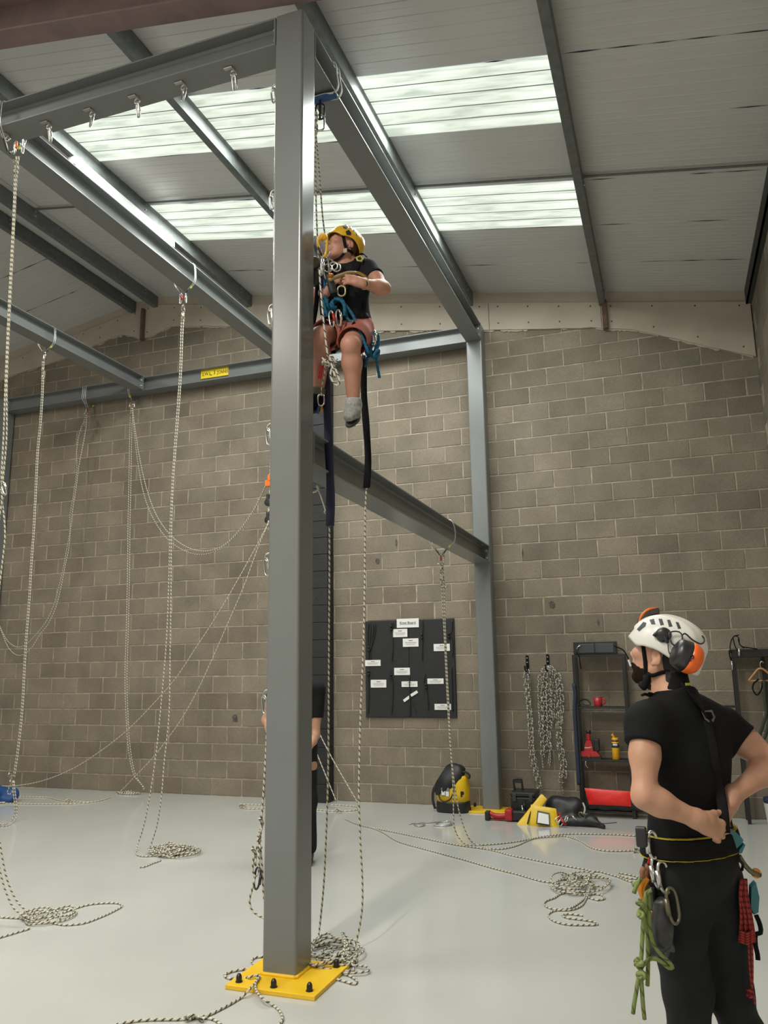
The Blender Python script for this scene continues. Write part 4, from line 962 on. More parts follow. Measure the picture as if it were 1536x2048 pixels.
def head_prims(H, f, l, u, s=1.0):
    ax = (f, l, u); q = lambda a, b, c: H+s*(a*f+b*l+c*u)
    P = [ell(q(-.008, 0, .052), (.098*s, .077*s, .090*s), ax, .02), ell(q(.040, 0, -.005), (.058*s, .060*s, .075*s), ax, .03), ell(q(.045, 0, -.055), (.048*s, .047*s, .042*s), ax, .03),
         cap(q(.018, .043, -.050), q(.072, .016, -.085), .017*s, .014*s, .022), cap(q(.018, -.043, -.050), q(.072, -.016, -.085), .017*s, .014*s, .022), ell(q(.084, 0, -.083), (.016*s, .022*s, .016*s), ax, .02),
         cap(q(.088, .030, .048), q(.088, -.030, .048), .011*s, .011*s, .018),
         cap(q(.094, 0, .035), q(.114, 0, -.003), .007*s, .0095*s, .012), ell(q(.117, 0, -.006), (.008*s, .009*s, .0075*s), ax, .008), ell(q(.106, .012, -.010), (.010*s, .007*s, .007*s), ax, .007), ell(q(.106, -.012, -.010), (.010*s, .007*s, .007*s), ax, .007),
         ell(q(.092, 0, -.030), (.015*s, .026*s, .014*s), ax, .016), cap(q(.100, .018, -.040), q(.100, -.018, -.040), .0055*s, .0055*s, .006, (f, 1.2)), cap(q(.098, .015, -.050), q(.098, -.015, -.050), .006*s, .006*s, .006),
         cap(q(.104, .016, -.0448), q(.104, -.016, -.0448), .002*s, .002*s, .004, None, None, True)]
    for sd in (1, -1):
        P += [ell(q(.076, sd*.042, .004), (.024*s, .022*s, .020*s), ax, .02), ell(q(.098, sd*.033, .028), (.012*s, .016*s, .010*s), ax, .010, sub=True), cap(q(.089, sd*.020, .0335), q(.084, sd*.046, .033), .006*s, .005*s, .005), cap(q(.088, sd*.020, .022), q(.083, sd*.044, .022), .0055*s, .0045*s, .005),
              ell(q(-.008, sd*.079, .004), (.020*s, .007*s, .031*s), (rotv(f, l, 12*1), rotv(l, u, -sd*14), u), .008), ell(q(-.004, sd*.086, .006), (.010*s, .006*s, .016*s), ax, .006, sub=True), ell(q(.000, sd*.080, -.022), (.008*s, .006*s, .010*s), ax, .006)]
    return P
def eyes(H, f, l, u, parent, s=1.0, look=None):
    look = nrm_(look if look is not None else f)
    mw = mat('eye_white', (.40, .35, .32), .3); mi = mat('iris_dark', (.03, .025, .02), .2)
    for sd in (1, -1):
        c = H+s*(.082*f+sd*.033*l+.0275*u); pr = [(.0115*s*math.sin(a), .0115*s*(1-math.cos(a))-.0115*s) for a in np.linspace(.05, math.pi-.05, 12)]
        c = c-f*.0035*s; e = obj('eye', G().lathe(c, pr, 14, look), mw, parent, smooth=True)
        obj('iris', G().lathe(c+look*.0112*s, [(.0066*s, -.0016*s), (.0056*s, .0006*s), (.0015*s, .0011*s)], 12, look), mi, e, smooth=True)
def arm_prims(sh, el, wr, r=(.050, .041, .043, .027), k=.03):
    m = sh+(el-sh)*.45; n = el+(wr-el)*.28
    return [cap(sh, m, r[0]*1.08, r[0]*1.0, k), cap(m, el, r[0], r[1], k), cap(el, n, r[1], r[2], k), cap(n, wr, r[2], r[3], k)]
def leg_prims(hp, kn, an_, r=(.085, .058, .056, .038), k=.035, back=None):
    m = hp+(kn-hp)*.3; n = kn+(an_-kn)*.30; bk = np.zeros(3) if back is None else back*.014
    return [cap(hp, m, r[0], r[0]*.97, k), cap(m, kn, r[0]*.97, r[1], k), cap(kn, n+bk, r[1]*.92, r[2], k), cap(n+bk, an_, r[2], r[3], k)]
def skin_mat(name, c):
    if name in MATS: return MATS[name]
    m = mat(name, c, .48, 0, nscale=28, namt=.07, bump=.06, bscale=220, spec=.35)
    b = m.node_tree.nodes['Principled BSDF']; b.inputs['Subsurface Weight'].default_value = .08; b.inputs['Subsurface Radius'].default_value = (.012, .005, .003); b.inputs['Subsurface Scale'].default_value = 1.0
    return m
def helmet(parent_label, H, f, l, u, m, name='helmet', group=None, front=.034, side=.018, back=-.052, sc=1.0, brim=.014):
    """shell with a short front brim, raised over the ears and deep at the nape"""
    t = empty(name, tuple(H), parent_label, 'helmet', group); c = H+(-.006*f+.050*u)*sc; nu, nv = 64, 22
    def rim(a):
        ca = math.cos(a); fr = max(0, ca)**1.5; bk = max(0, -ca)**1.3
        return side+(front-side)*fr+(back-side)*bk-.012*math.exp(-((abs(a)-.95)/.22)**2)
    rows = []
    for j in range(nv+1):
        row = []
        for i in range(nu):
            a = -math.pi+2*math.pi*i/nu; ca, sa = math.cos(a), math.sin(a); F_, L_, U_ = (.128 if ca > 0 else .140), .108, .108
            r_ = rim(a)-.050; thm = math.acos(max(-.95, min(.95, r_/U_))); th = thm*j/nv
            s_ = math.sin(min(th, math.pi/2))*(1-.16*max(0, th-math.pi/2)); ridge = .004*math.exp(-((abs(sa)*math.sin(th)-.45)/.10)**2)*(1 if th < 1.2 else 0)
            fl_ = brim*max(0, ca)**3*max(0, (j/nv-.80)/.20)**1.5
            row.append(c+sc*((F_*s_*ca+fl_+ridge*ca)*f+(L_*s_*sa+ridge*sa)*l+(U_*math.cos(th)+ridge-.25*fl_)*u))
        rows.append(row)
    g = G(); n = nu; v = [p for r in rows for p in r]; inn = [c+(p-c)*.93 for p in v]; N_ = len(v)
    f_ = [(j*n+i, j*n+(i+1) % n, (j+1)*n+(i+1) % n, (j+1)*n+i) for j in range(nv) for i in range(n)]
    f2 = [(N_+a, N_+d, N_+cc, N_+b) for a, b, cc, d in f_]; rm = [(nv*n+i, nv*n+(i+1) % n, N_+nv*n+(i+1) % n, N_+nv*n+i) for i in range(n)]
    g.add(v+inn, f_+f2+rm); sh = obj('shell', g, m, t, smooth=True)
    return t, sh
def patch(px, bvh, m, name, parent, off=.0012, D=2.8, th=.0015):
    """a flat polygon lying on a curved surface, traced where it sits"""
    p = drape(px, bvh, off, D); c = drape([tuple(np.mean(px, 0))], bvh, off, D)[0]; n = nrm_(CAM-c)
    g = G(); k = len(p); g.add(p+[c]+[q-n*th*2 for q in p], [(i, (i+1) % k, k) for i in range(k)]+[(i, k+1+i, k+1+(i+1) % k, (i+1) % k) for i in range(k)])
    return obj(name, g, m, parent)
def band(prims, lo, hi, planes, infl, m, name, parent, h=.006, inner=None):
    """a strap that hugs the clothed body between cutting planes"""
    fd = Field(prims, h, infl, lo, hi)
    for q, n in planes: fd.half(q, n)
    return nets_obj(name, fd, m, parent)
# ---------------------------------------------------------------- man standing at the right, hands on his hips, looking up
def J(u, v, D): return dp(u, v, D)
HF = np.array((AF[0], AF[1], 0)); HF /= np.linalg.norm(HF); HR = np.array((AR[0], AR[1], 0)); HR /= np.linalg.norm(HR); UZ = V3(0, 0, 1)
m_skin1 = skin_mat('fair_skin', (.50, .275, .185))
m_shirt = mat('black_cotton', (.0075, .008, .009), .85, nscale=60, namt=.2, bump=.15, bscale=300, spec=.2)
m_trous = mat('charcoal_work_trousers', (.010, .0115, .013), .8, nscale=12, namt=.3, bump=.2, bscale=200, spec=.25)
m_hair = mat('dark_hair', (.010, .008, .007), .6, nscale=160, namt=.5, bump=.5, bscale=400)
m_helw = mat('white_helmet_plastic', (.70, .69, .66), .28, nscale=6, namt=.05)
m_strap = mat('black_strap', (.0075, .0075, .0085), .8, nscale=90, namt=.25, spec=.15)
fB = nrm_(HF*math.cos(math.radians(30))-HR*math.sin(math.radians(30))); lB = nrm_(np.cross(UZ, fB))     # facing, his left
shL, elL, wrL = J(1290, 1447, 2.71), J(1289, 1592, 2.60), J(1398, 1640, 2.60)
shR, elR, wrR = J(1450, 1455, 2.90), J(1547, 1527, 2.80), J(1466, 1592, 2.72)
chest, waist, pelv = J(1376, 1505, 2.81), J(1379, 1635, 2.80), J(1384, 1715, 2.81)
hipL, knL, anL = J(1343, 1760, 2.77), J(1374, 1985, 2.80), J(1394, 2212, 2.86)
hipR, knR, anR = J(1430, 1760, 2.87), J(1458, 1985, 2.88), J(1522, 2204, 2.94)
anL[2] = .10; anR[2] = .10
H1 = J(1309, 1315, 2.80)
f1 = nrm_(-.70*AR+.06*AU+.66*AF); u1 = nrm_(AU+.26*AR-(AU+.26*AR)@f1*f1); l1 = np.cross(u1, f1); H1 = H1-l1*.075
neck0 = J(1350, 1394, 2.79)
handL = hand_prims(wrL, .80*HR-.42*UZ+.28*HF, HF*.75-.1*UZ, UZ*.6-HF*.3, 24, s=1.0, thumb_out=28, curls=(22, 26, 30, 34))
handR = hand_prims(wrR, -.35*HR-.85*UZ+.05*HF, -HR*.7+HF*.3, -HF*.7+HR*.4, 26, s=1.0, thumb_out=30)
tors = [ell(chest, (.165, .112, .20), (lB, fB, UZ), .05), cap(shL+lB*-.02, shR+lB*.02, .062, .062, .06), ell(waist, (.148, .108, .17), (lB, fB, UZ), .06), ell(pelv, (.162, .118, .13), (lB, fB, UZ), .06),
        cap(neck0-UZ*.03, shL-lB*.03-UZ*.0, .048, .048, .05), cap(neck0-UZ*.03, shR+lB*.03, .048, .048, .05)]
neckp = [cap(neck0-UZ*.03, H1-u1*.045-f1*.028, .058, .052, .03), cap(neck0-UZ*.03+fB*.02, H1-u1*.07+f1*.02, .046, .036, .03)]
armsP = arm_prims(shL, elL, wrL, (.046, .037, .040, .026))+arm_prims(shR, elR, wrR, (.048, .039, .042, .027))
legsP = leg_prims(hipL, knL, anL)+leg_prims(hipR, knR, anR)
feetP = [cap(anL, anL+fB*.02-UZ*.05, .036, .036, .03), cap(anR, anR+fB*.02-UZ*.05, .036, .036, .03)]
man = empty('person', (J(1400, 1700, 2.8)[0], J(1400, 1700, 2.8)[1], 0), 'man in black t-shirt seen from behind, hands on hips, looking up', 'person')
head1 = head_prims(H1, f1, l1, u1)
skin = nets_obj('body', Field(head1+neckp+tors+armsP+handL+handR+legsP+feetP, .0042), m_skin1, man, relax=1)
eyes(H1, f1, l1, u1, man, 1.0, nrm_(f1+.25*u1))
# beard, moustache, eyebrows and short hair grow as thin layers over the head
bd = Field(head1+neckp, .0035, .0022, H1-.16, H1+.14)
bd.half(H1-u1*.034+f1*.10, nrm_(u1-.24*f1)); bd.half(H1+f1*.012, -f1); bd.half(H1+f1*.126, f1); bd.half(H1-u1*.118, -u1)
bd.add(cap(H1+f1*.112+l1*.014-u1*.045, H1+f1*.112-l1*.014-u1*.045, .008, .008, .003, None, None, True))
bd.folds(.0012, 420, 2)
nets_obj('beard', bd, mat('brown_beard', (.016, .009, .006), .9, nscale=200, namt=.5, bump=.3, bscale=500, spec=.08), man, label='short dark brown beard')
hr = Field(head1+neckp, .0045, .0055, H1-.19, H1+.17); hr.half(H1-f1*.012+u1*.02, nrm_(f1-.35*u1)); hr.half(H1-u1*.075-f1*.05, -u1)
for sd in (1, -1): hr.add(ell(H1-f1*.004+l1*sd*.085+u1*.002, (.030, .026, .040), (f1, l1, u1), .004, None, True))
hr.folds(.0014, 350, 3)
nets_obj('hair', hr, m_hair, man)
for sd in (1, -1): obj('eyebrow', G().tube(spline([H1+f1*a+l1*sd*b+u1*c for a, b, c in ((.101, .014, .044), (.099, .030, .050), (.086, .048, .046))], .008), .0042, 6, flat=.5), m_hair, man, smooth=True)
# clothes
def shirt_prims(inf):
    s = [ell(chest, (.170, .117, .205), (lB, fB, UZ), .05), cap(shL-lB*.02, shR+lB*.02, .066, .066, .06), ell(waist+UZ*.02, (.155, .116, .20), (lB, fB, UZ), .06), ell(pelv+UZ*.05, (.164, .122, .11), (lB, fB, UZ), .05),
         cap(neck0-UZ*.028, shL-lB*.03, .056, .058, .05), cap(neck0-UZ*.028, shR+lB*.03, .056, .058, .05), cap(neck0-UZ*.06, neck0+UZ*.05-fB*.01, .070, .066, .03, None, (neck0+UZ*.012-fB*.03, UZ+.55*fB))]
    eL = shL+(elL-shL)*.34+V3(0, 0, .01); eR = shR+(elR-shR)*.40
    s += [cap(shL, shL+(elL-shL)*.6, .064, .068, .03, None, (eL, (elL-shL)+lB*.03)), cap(shR, shR+(elR-shR)*.6, .063, .064, .03, None, (eR, elR-shR))]
    return s
sf = Field(shirt_prims(0), .0055, .002); sf.folds(.0028, 26, 5, (1, 1, .55)); sf.half(pelv-UZ*.055, -UZ)
shirt1 = nets_obj('t_shirt', sf, m_shirt, man)
col_ = [neck0+UZ*.012-fB*.03*0+.066*(math.cos(a)*lB+math.sin(a)*fB)-UZ*.55*(.066*math.sin(a)+.03) for a in np.linspace(0, 2*math.pi, 28)[:-1]]
obj('collar', G().tube(col_, .0065, 8, closed=True), m_shirt, man, smooth=True)
def trouser_prims():
    def leg(h, k, a):
        return [cap(h, h+(k-h)*.4, .098, .092, .04), cap(h+(k-h)*.4, k, .092, .076, .04), cap(k, k+(a-k)*.5, .076, .070, .04), cap(k+(a-k)*.5, a, .070, .066, .04)]
    return [ell(pelv+UZ*.0, (.170, .130, .150), (lB, fB, UZ), .05)]+leg(hipL, knL, anL)+leg(hipR, knR, anR)+[cap((hipL+hipR)/2, (hipL+hipR)/2-UZ*.06, .08, .07, .05)]
tf = Field(trouser_prims(), .0055, .002); tf.folds(.0045, 24, 8, (1, 1, .8)); tf.half(pelv+UZ*.085, UZ); tf.half(V3(0, 0, .06), -UZ)
trous1 = nets_obj('trousers', tf, m_trous, man)
for a in (anL, anR):
    bf = Field([cap(a+UZ*.06, a-UZ*.03, .052, .050, .03), cap(a-UZ*.05-fB*.03, a-UZ*.052+fB*.13, .048, .042, .03, (lB, 1.05))], .006); bf.half(V3(0, 0, 0.0), -UZ); nets_obj('boot', bf, mat('black_boot', (.015, .014, .013), .5), man)
bv_body = bvh_of([shirt1, trous1, skin]); bv_head = bvh_of([skin])
# helmet with vents, visor, earmuff, straps
hel, shell = helmet('white vented climbing helmet with orange ear defenders on the standing man', H1, f1, l1, u1, m_helw, front=.060, side=.030, back=-.040)
bvh_h = bvh_of([shell]); m_vent = mat('vent_dark', (.035, .045, .045), .6)
for px in ([(1274, 1259), (1287, 1244), (1293, 1246), (1291, 1253), (1279, 1263)], [(1299, 1240), (1308, 1238), (1311, 1249), (1303, 1249)], [(1317, 1238), (1324, 1238), (1328, 1250), (1321, 1251)], [(1334, 1240), (1340, 1240), (1345, 1253), (1338, 1254)], [(1351, 1244), (1357, 1245), (1362, 1257), (1356, 1258)]):
    patch(px, bvh_h, m_vent, 'vent', hel)
# folded visor / headlamp on the far side of the crown
vs = [c for c in (J(1279, 1254, 2.90), J(1286, 1236, 2.90), J(1299, 1226, 2.90), J(1316, 1224, 2.90))]
obj('visor', G().tube(spline(vs, .01), .020, 8, flat=.7), mat('visor_smoke', (.05, .045, .04), .25), hel, smooth=True)
obj('visor_frame', G().tube(spline([p+AU*.015-AR*.006-AF*.012 for p in vs[:3]]+[vs[3]+AU*.012], .01), .0045, 8), m_orange, hel, smooth=True)
mb = np.array(drape([(1327, 1270)], bvh_h, .0)[0]); mn = nrm_(CAM-mb)
obj('muff_mount', G().lathe(mb-mn*.004, [(.026, 0), (.027, .008), (.022, .018), (.012, .022)], 18, mn), m_blackmetal, hel, smooth=True)
obj('mount_arm', G().tube(spline(drape([(1310, 1274), (1318, 1266), (1330, 1275), (1336, 1286)], bvh_h, .010), .01), .006, 8), m_blackmetal, hel, smooth=True)
mdir = nrm_(.86*AR-.40*AU-.10*AF); m0 = J(1351, 1303, 2.70)
obj('muff_cushion', G().lathe(m0, [(.030, -.006), (.044, 0), (.050, .010), (.053, .030), (.0535, .040)], 26, mdir), m_blackmetal, hel, smooth=True)
mc = obj('muff_cup', G().lathe(m0+mdir*.040, [(.0535, 0), (.054, .014), (.050, .030), (.040, .042), (.022, .050), (.004, .0525)], 26, mdir), mat('orange_plastic', (.80, .135, .012), .35), hel, smooth=True)
for px, r in (([(1336, 1286), (1338, 1303), (1343, 1312), (1356, 1318), (1364, 1326)], .0016), ([(1340, 1278), (1338, 1268), (1345, 1264), (1358, 1265), (1364, 1272), (1361, 1286), (1352, 1291), (1344, 1288), (1340, 1278)], .0028), ([(1363, 1272), (1369, 1268), (1384, 1280), (1400, 1288), (1406, 1284), (1406, 1278), (1402, 1272)], .0028)):
    obj('wire_arm', G().tube(spline([p+nrm_(CAM-p)*.012 for p in drape(px, bvh_h, .004, 2.70)], .008), r, 6), m_blackmetal, hel, smooth=True)
from mathutils import Matrix as _M
bvm = bvh_of([mc]); ta, tb, tcn = drape([(1376, 1326), (1388, 1309), (1382, 1317)], bvm, .0015, 2.7)
tx = nrm_(tb-ta); tz = nrm_(CAM-tcn); tz = nrm_(tz-(tz@tx)*tx); ty = np.cross(tz, tx)
text_obj('lettering', 'ISO', tuple(tcn+tz*.002), .020, m_black, hel, rot=_M(((tx[0], ty[0], tz[0], 0), (tx[1], ty[1], tz[1], 0), (tx[2], ty[2], tz[2], 0), (0, 0, 0, 1))), bold=.0007, ext=.002)
# chin strap and cradle
cs = drape([(1288, 1288), (1290, 1305), (1292, 1325), (1293, 1345), (1291, 1358)], bv_head, .004)
obj('chin_strap', G().tube(spline(cs, .008), .0085, 8, flat=.35, ref=-AF), m_strap, hel, smooth=True)
obj('chin_strap', G().tube(spline(drape([(1293, 1346), (1305, 1350), (1322, 1346), (1340, 1342)], bv_head, .005), .008), .007, 8, flat=.4, ref=-AF), m_strap, hel, smooth=True)
obj('chin_cup', G().tube(spline([J(1293, 1352, 2.77), J(1292, 1364, 2.76), J(1288, 1374, 2.77), J(1283, 1368, 2.79)], .008), [.010]+[.014]*40 if False else .0125, 8), m_strap, hel, smooth=True)
nf = Field(head1+neckp, .0045, .007, H1-.2, H1+.1); nf.half(H1-u1*.045-f1*.02, nrm_(u1+.2*f1)); nf.half(H1-u1*.105, -u1); nf.half(H1-f1*.055, f1); nets_obj('nape_cradle', nf, m_strap, hel)

# harness of the standing man: shoulder strap, belts, leg gear
hn = empty('harness', tuple(np.array(waist)*[1, 1, 0]+[0, 0, 1.0]), 'black work harness with yellow piping on the standing man', 'harness')
clo = shirt_prims(0)+trouser_prims()
bl = J(1380, 1682, 2.8); zc = bl[2]; lo = np.array((bl[0]-.25, bl[1]-.3, zc-.09)); hi = np.array((bl[0]+.25, bl[1]+.3, zc+.09)); tn = nrm_(UZ-.06*HR)
band(clo, lo, hi, [(bl+tn*.034, tn), (bl-tn*.030, -tn)], .014, m_strap, 'waist_belt', hn, .005)
for o, hh in ((.037, .0021), (-.033, .0018)): band(clo, lo, hi, [(bl+tn*(o+hh), tn), (bl+tn*(o-hh), -tn)], .0148, mat('yellow_piping', (.36, .29, .02), .6), 'piping', hn, .0035)
st = drape([(1362, 1374), (1378, 1388), (1392, 1404), (1403, 1420), (1409, 1436)], bv_body, .006)
obj('shoulder_strap', G().tube(spline(st, .012), .021, 8, flat=.22, ref=(CAM-st[2])), m_strap, hn, smooth=True)
st2 = drape([(1410, 1442), (1420, 1480), (1428, 1530), (1436, 1580), (1444, 1630), (1448, 1668)], bv_body, .006)
obj('shoulder_strap', G().tube(spline(st2, .012), .017, 8, flat=.22, ref=(CAM-st2[2])), m_strap, hn, smooth=True)
bk = drape([(1399, 1424), (1404, 1437), (1412, 1444), (1420, 1443), (1423, 1436), (1418, 1424)], bv_body, .011)
obj('strap_buckle', G().tube(bk, .0045, 8, closed=True), mat('grey_alloy', (.16, .16, .17), .35, .6), hn, smooth=True)
patch([(1366, 1369), (1375, 1368), (1377, 1374), (1367, 1375)], bv_body, m_tagy, 'size_tag', hn, .012)
st3 = drape([(1283, 1391), (1290, 1388), (1297, 1391), (1305, 1390)], bv_body, .006); obj('front_strap', G().tube(spline(st3, .01), .012, 8, flat=.4), m_strap, hn, smooth=True)
sb = J(1284, 1672, 2.72)
obj('side_buckle', G().box(sb[0]-.020, sb[0]+.016, sb[1]-.02, sb[1]+.015, sb[2]-.034, sb[2]+.030, .006), m_blackmetal, hn)
for px in ([(1296, 1700), (1302, 1712), (1318, 1720), (1338, 1722), (1352, 1712), (1360, 1692)], [(1466, 1700), (1470, 1716), (1478, 1728), (1484, 1740)]):
    obj('gear_loop', G().tube(spline(drape(px, bv_body, .012), .01), .005, 8), m_strap, hn, smooth=True)
# gear on his left hip
def on_hip(u, v, off=.02): return drape([(u, v)], bv_body, off, 2.68)[0]
GG = 'gear clipped to the standing man'
q = on_hip(1311, 1662, .018); carabiner(q, 'large steel carabiner on the standing man\'s waist belt', L=.085, W=.036, tilt=(.02, 0), yaw=2.6, group=GG)
for u, v, lab, mm, L in ((1318, 1716, 'silver carabiner, left of the pair on the standing man\'s hip loop', m_silver, .10), (1328, 1716, 'silver carabiner, right of the pair on the standing man\'s hip loop', m_silver, .10), (1341, 1772, 'brass toned carabiner below the man\'s silver pair', mat('dull_brass', (.17, .16, .10), .35, .7), .11)):
    carabiner(on_hip(u, v, .022), lab, mm, L=L, W=.045, tilt=(.10, 0), yaw=2.4, group=GG)
q = on_hip(1309, 1718, .02); t = empty('lanyard_clip', tuple(q), 'red and tan lanyard clip on the standing man\'s hip', 'clip', GG)
obj('red_tip', G().tube(spline([q, q+AU*-.022-AR*.006], .005), [.003]*0 or .006, 8), m_red, t, smooth=True)
obj('sleeve', G().tube(spline([q-AU*.024-AR*.007, q-AU*.075-AR*.012], .01), .010, 8), mat('tan_leather', (.16, .075, .035), .6), t, smooth=True)
q = on_hip(1303, 1760, .03); q2 = on_hip(1312, 1830, .03)
t = empty('descender', tuple(q), 'orange and black rope descender at the standing man\'s hip', 'descender', GG)
m_gold = mat('orange_alloy', (.62, .22, .03), .28, .7)
obj('side_plate', G().tube(spline([q+AU*.01+AR*.004, q-AU*.025-AR*.012, q-AU*.05-AR*.006, q-AU*.07+AR*.004], .008), .015, 10, flat=.45, ref=(CAM-q)), m_gold, t, smooth=True)
obj('cam_body', G().tube(spline([q-AU*.02+AR*.02, q-AU*.06+AR*.028, q-AU*.10+AR*.03], .008), .020, 10, flat=.6, ref=(CAM-q)), m_blackmetal, t, smooth=True)
obj('handle', G().tube(spline([q-AU*.10+AR*.022, q-AU*.125+AR*.026, q-AU*.135+AR*.040], .006), .013, 10), m_gold, t, smooth=True)
# crumpled dark glove
q = on_hip(1327, 1800, .03); gf = Field([cap(q, q-AU*.10+AR*.004, .026, .034, .02), cap(q-AU*.07, q-AU*.15-AR*.01, .030, .022, .02)]+[cap(q-AU*.11+AR*x, q-AU*(.15+dz)+AR*x*1.7, .013, .010, .01) for x, dz in ((-.022, .012), (-.006, .022), (.012, .016), (.024, .0))], .004); gf.folds(.005, 75, 4)
gl_ = nets_obj('work_glove', gf, mat('dark_grey_leather', (.035, .036, .037), .4, nscale=40, namt=.3), None); tag(gl_, 'crumpled dark grey work glove hanging from the standing man\'s hip', 'glove', GG)
# lime rope lanyard
m_lime = mat_rope('lime_rope', (.20, .255, .085), (.10, .13, .045), pitch=.06, duty=.2)
t = empty('rope_lanyard', tuple(on_hip(1302, 1790, .05)), 'lime green rope lanyard with knots hanging from the standing man\'s hip', 'lanyard', GG)
def LP(px, D=2.60): return [J(u, v, D) for u, v in px]
RL = .0062
for px, D in (([(1303, 1780), (1293, 1786), (1290, 1810), (1286, 1850), (1284, 1890), (1282, 1920), (1280, 1932)], 2.60), ([(1297, 1784), (1298, 1830), (1300, 1860), (1308, 1890), (1323, 1910), (1340, 1926), (1345, 1935), (1338, 1936), (1326, 1926), (1312, 1918), (1300, 1918), (1288, 1928), (1282, 1936)], 2.61), ([(1278, 1950), (1273, 1980), (1268, 2010), (1266, 2027)], 2.60), ([(1282, 1952), (1284, 1980), (1286, 2010), (1289, 2038)], 2.60), ([(1292, 1800), (1294, 1860), (1296, 1920), (1295, 1971)], 2.62), ([(1288, 1748), (1280, 1760), (1272, 1773), (1268, 1786)], 2.66), ([(1286, 1752), (1276, 1764), (1264, 1770)], 2.67)):
    obj('strand', G().tube(spline(LP(px, D), .015), .0068, 8), m_lime, t, smooth=True)
obj('knot', G().tube(spline(knot(J(1280, 1938, 2.60), (.1, 0, -1), .065, .019, turns=4), .005), .0075, 8), m_lime, t, smooth=True)
obj('knot', G().tube(spline(knot(J(1281, 1818, 2.60), (0, 0, -1), .06, .013, turns=3), .005), .006, 8), m_lime, t, smooth=True)
obj('rope_end', G().tube(spline(LP([(1288, 1735), (1284, 1745), (1286, 1755)], 2.66), .01), .009, 8), mat('whipped_end', (.25, .10, .05), .7), t, smooth=True)
# right hip: teal pouch, red cord hank, black webbing, odds
m_teal = mat('teal_plastic', (.035, .17, .20), .35)
q = J(1470, 1684, 2.74); t = empty('tool_pouch', tuple(q), 'teal plastic tool holster on the standing man\'s right hip', 'pouch', GG)
obj('holster', G().prism([J(u, v, 2.715) for u, v in [(1441, 1657), (1450, 1658), (1460, 1661), (1470, 1665), (1478, 1670), (1484, 1676), (1487, 1681), (1483, 1688), (1476, 1695), (1469, 1701), (1463, 1702), (1456, 1693), (1449, 1680)]], nrm_(AF)*.05), m_teal, t)
obj('latch', G().prism([J(u, v, 2.72) for u, v in [(1479, 1700), (1488, 1688), (1491, 1690), (1484, 1706), (1478, 1708)]], nrm_(AF)*.02), m_teal, t)
q = J(1492, 1800, 2.78); t = empty('cord_hank', tuple(J(1490, 1760, 2.78)), 'hank of red cord hanging at the standing man\'s right hip', 'cord', GG)
m_redc = mat_rope('red_cord', (.34, .045, .04), (.12, .02, .02), pitch=.02, duty=.3)
rg = random.Random(2)
for k in range(9):
    x = (k-4)*2.6; px = [(1487+x*.5, 1758), (1486+x*.8+rg.uniform(-2, 2), 1790), (1492+x, 1830), (1494+x*1.3, 1862), (1494+x*1.5, 1885)]
    obj('strand', G().tube(spline([J(u, v, 2.77+.006*(k % 3)) for u, v in px], .015), .0042, 6), m_redc, t, smooth=True)
for k in range(5): obj('wrap', G().tube(spline([J(u, v, 2.755) for u, v in [(1480, 1862+k*5), (1494, 1868+k*5), (1508, 1860+k*5)]], .01), .0042, 6), m_redc, t, smooth=True)
for px in ([(1497, 1886), (1499, 1930), (1503, 1970), (1511, 2010)], [(1504, 1886), (1505, 1930), (1504, 1975), (1500, 1988)]): obj('tail', G().tube(spline([J(u, v, 2.76) for u, v in px], .02), .0036, 6), m_redc, t, smooth=True)
obj('tail_knot', G().tube(spline(knot(J(1499, 1986, 2.76), (0, 0, -1), .03, .010), .004), .0036, 6), m_redc, t, smooth=True)
q = J(1506, 1815, 2.80); t = empty('pulley_set', tuple(J(1500, 1735, 2.79)), 'teal and gold pulley hanging at the standing man\'s right hip', 'pulley', GG)
obj('teal_plate', G().prism([J(u, v, 2.80) for u, v in [(1503, 1775), (1512, 1765), (1519, 1795), (1517, 1825), (1508, 1830), (1502, 1815)]], AF*.02), m_teal, t)
obj('gold_wheel', G().lathe(J(1512, 1748, 2.79), [(.010, 0), (.016, .002), (.016, .012), (.010, .014)], 18, nrm_(AF+.5*AR)), m_gold, t)
obj('bracket', G().tube(spline([J(u, v, 2.79) for u, v in [(1478, 1712), (1486, 1725), (1494, 1735), (1505, 1745), (1521, 1750)]], .01), .009, 8), MATS['dull_brass'], t, smooth=True)
t = tag(obj('webbing_tail', G().tube(spline([J(u, v, 2.80) for u, v in [(1512, 1830), (1520, 1850), (1521, 1866), (1512, 1868), (1511, 1890), (1515, 1908), (1516, 1920)]], .01), .008, 8, flat=.3, ref=(0, -1, 0)), m_strap, smooth=True), 'black webbing tail hanging behind the standing man\'s red cord', 'webbing', GG)
# ---------------------------------------------------------------- climber hanging in a harness from the upper beam
m_skin2 = skin_mat('ruddy_skin', (.47, .235, .165))
m_tee2 = mat('navy_black_cotton', (.012, .014, .019), .85, nscale=60, namt=.2, spec=.2)
m_short = mat('salmon_shorts', (.36, .115, .085), .8, nscale=20, namt=.12, bump=.15, bscale=250, spec=.2)
m_hely = mat('yellow_helmet_plastic', (.68, .40, .02), .3, nscale=6, namt=.06)
fC = nrm_(-HF*.93-HR*.36); lC = nrm_(np.cross(UZ, fC))
cshL, celL, cwrL = J(737, 541, 5.45), J(767, 577, 5.32), J(724, 566, 5.17)
cshR, celR, cwrR = J(656, 545, 5.50), J(627, 590, 5.40), J(651, 586, 5.22)
cchest, cwaist, cpelv = J(694, 572, 5.46), J(693, 622, 5.44), J(697, 656, 5.44)
chL, ckL, caL = J(717, 664, 5.40), J(701, 690, 5.06), J(707, 806, 5.14)
chR, ckR, caR = J(678, 662, 5.42), J(641, 672, 5.17), J(636, 786, 5.24)
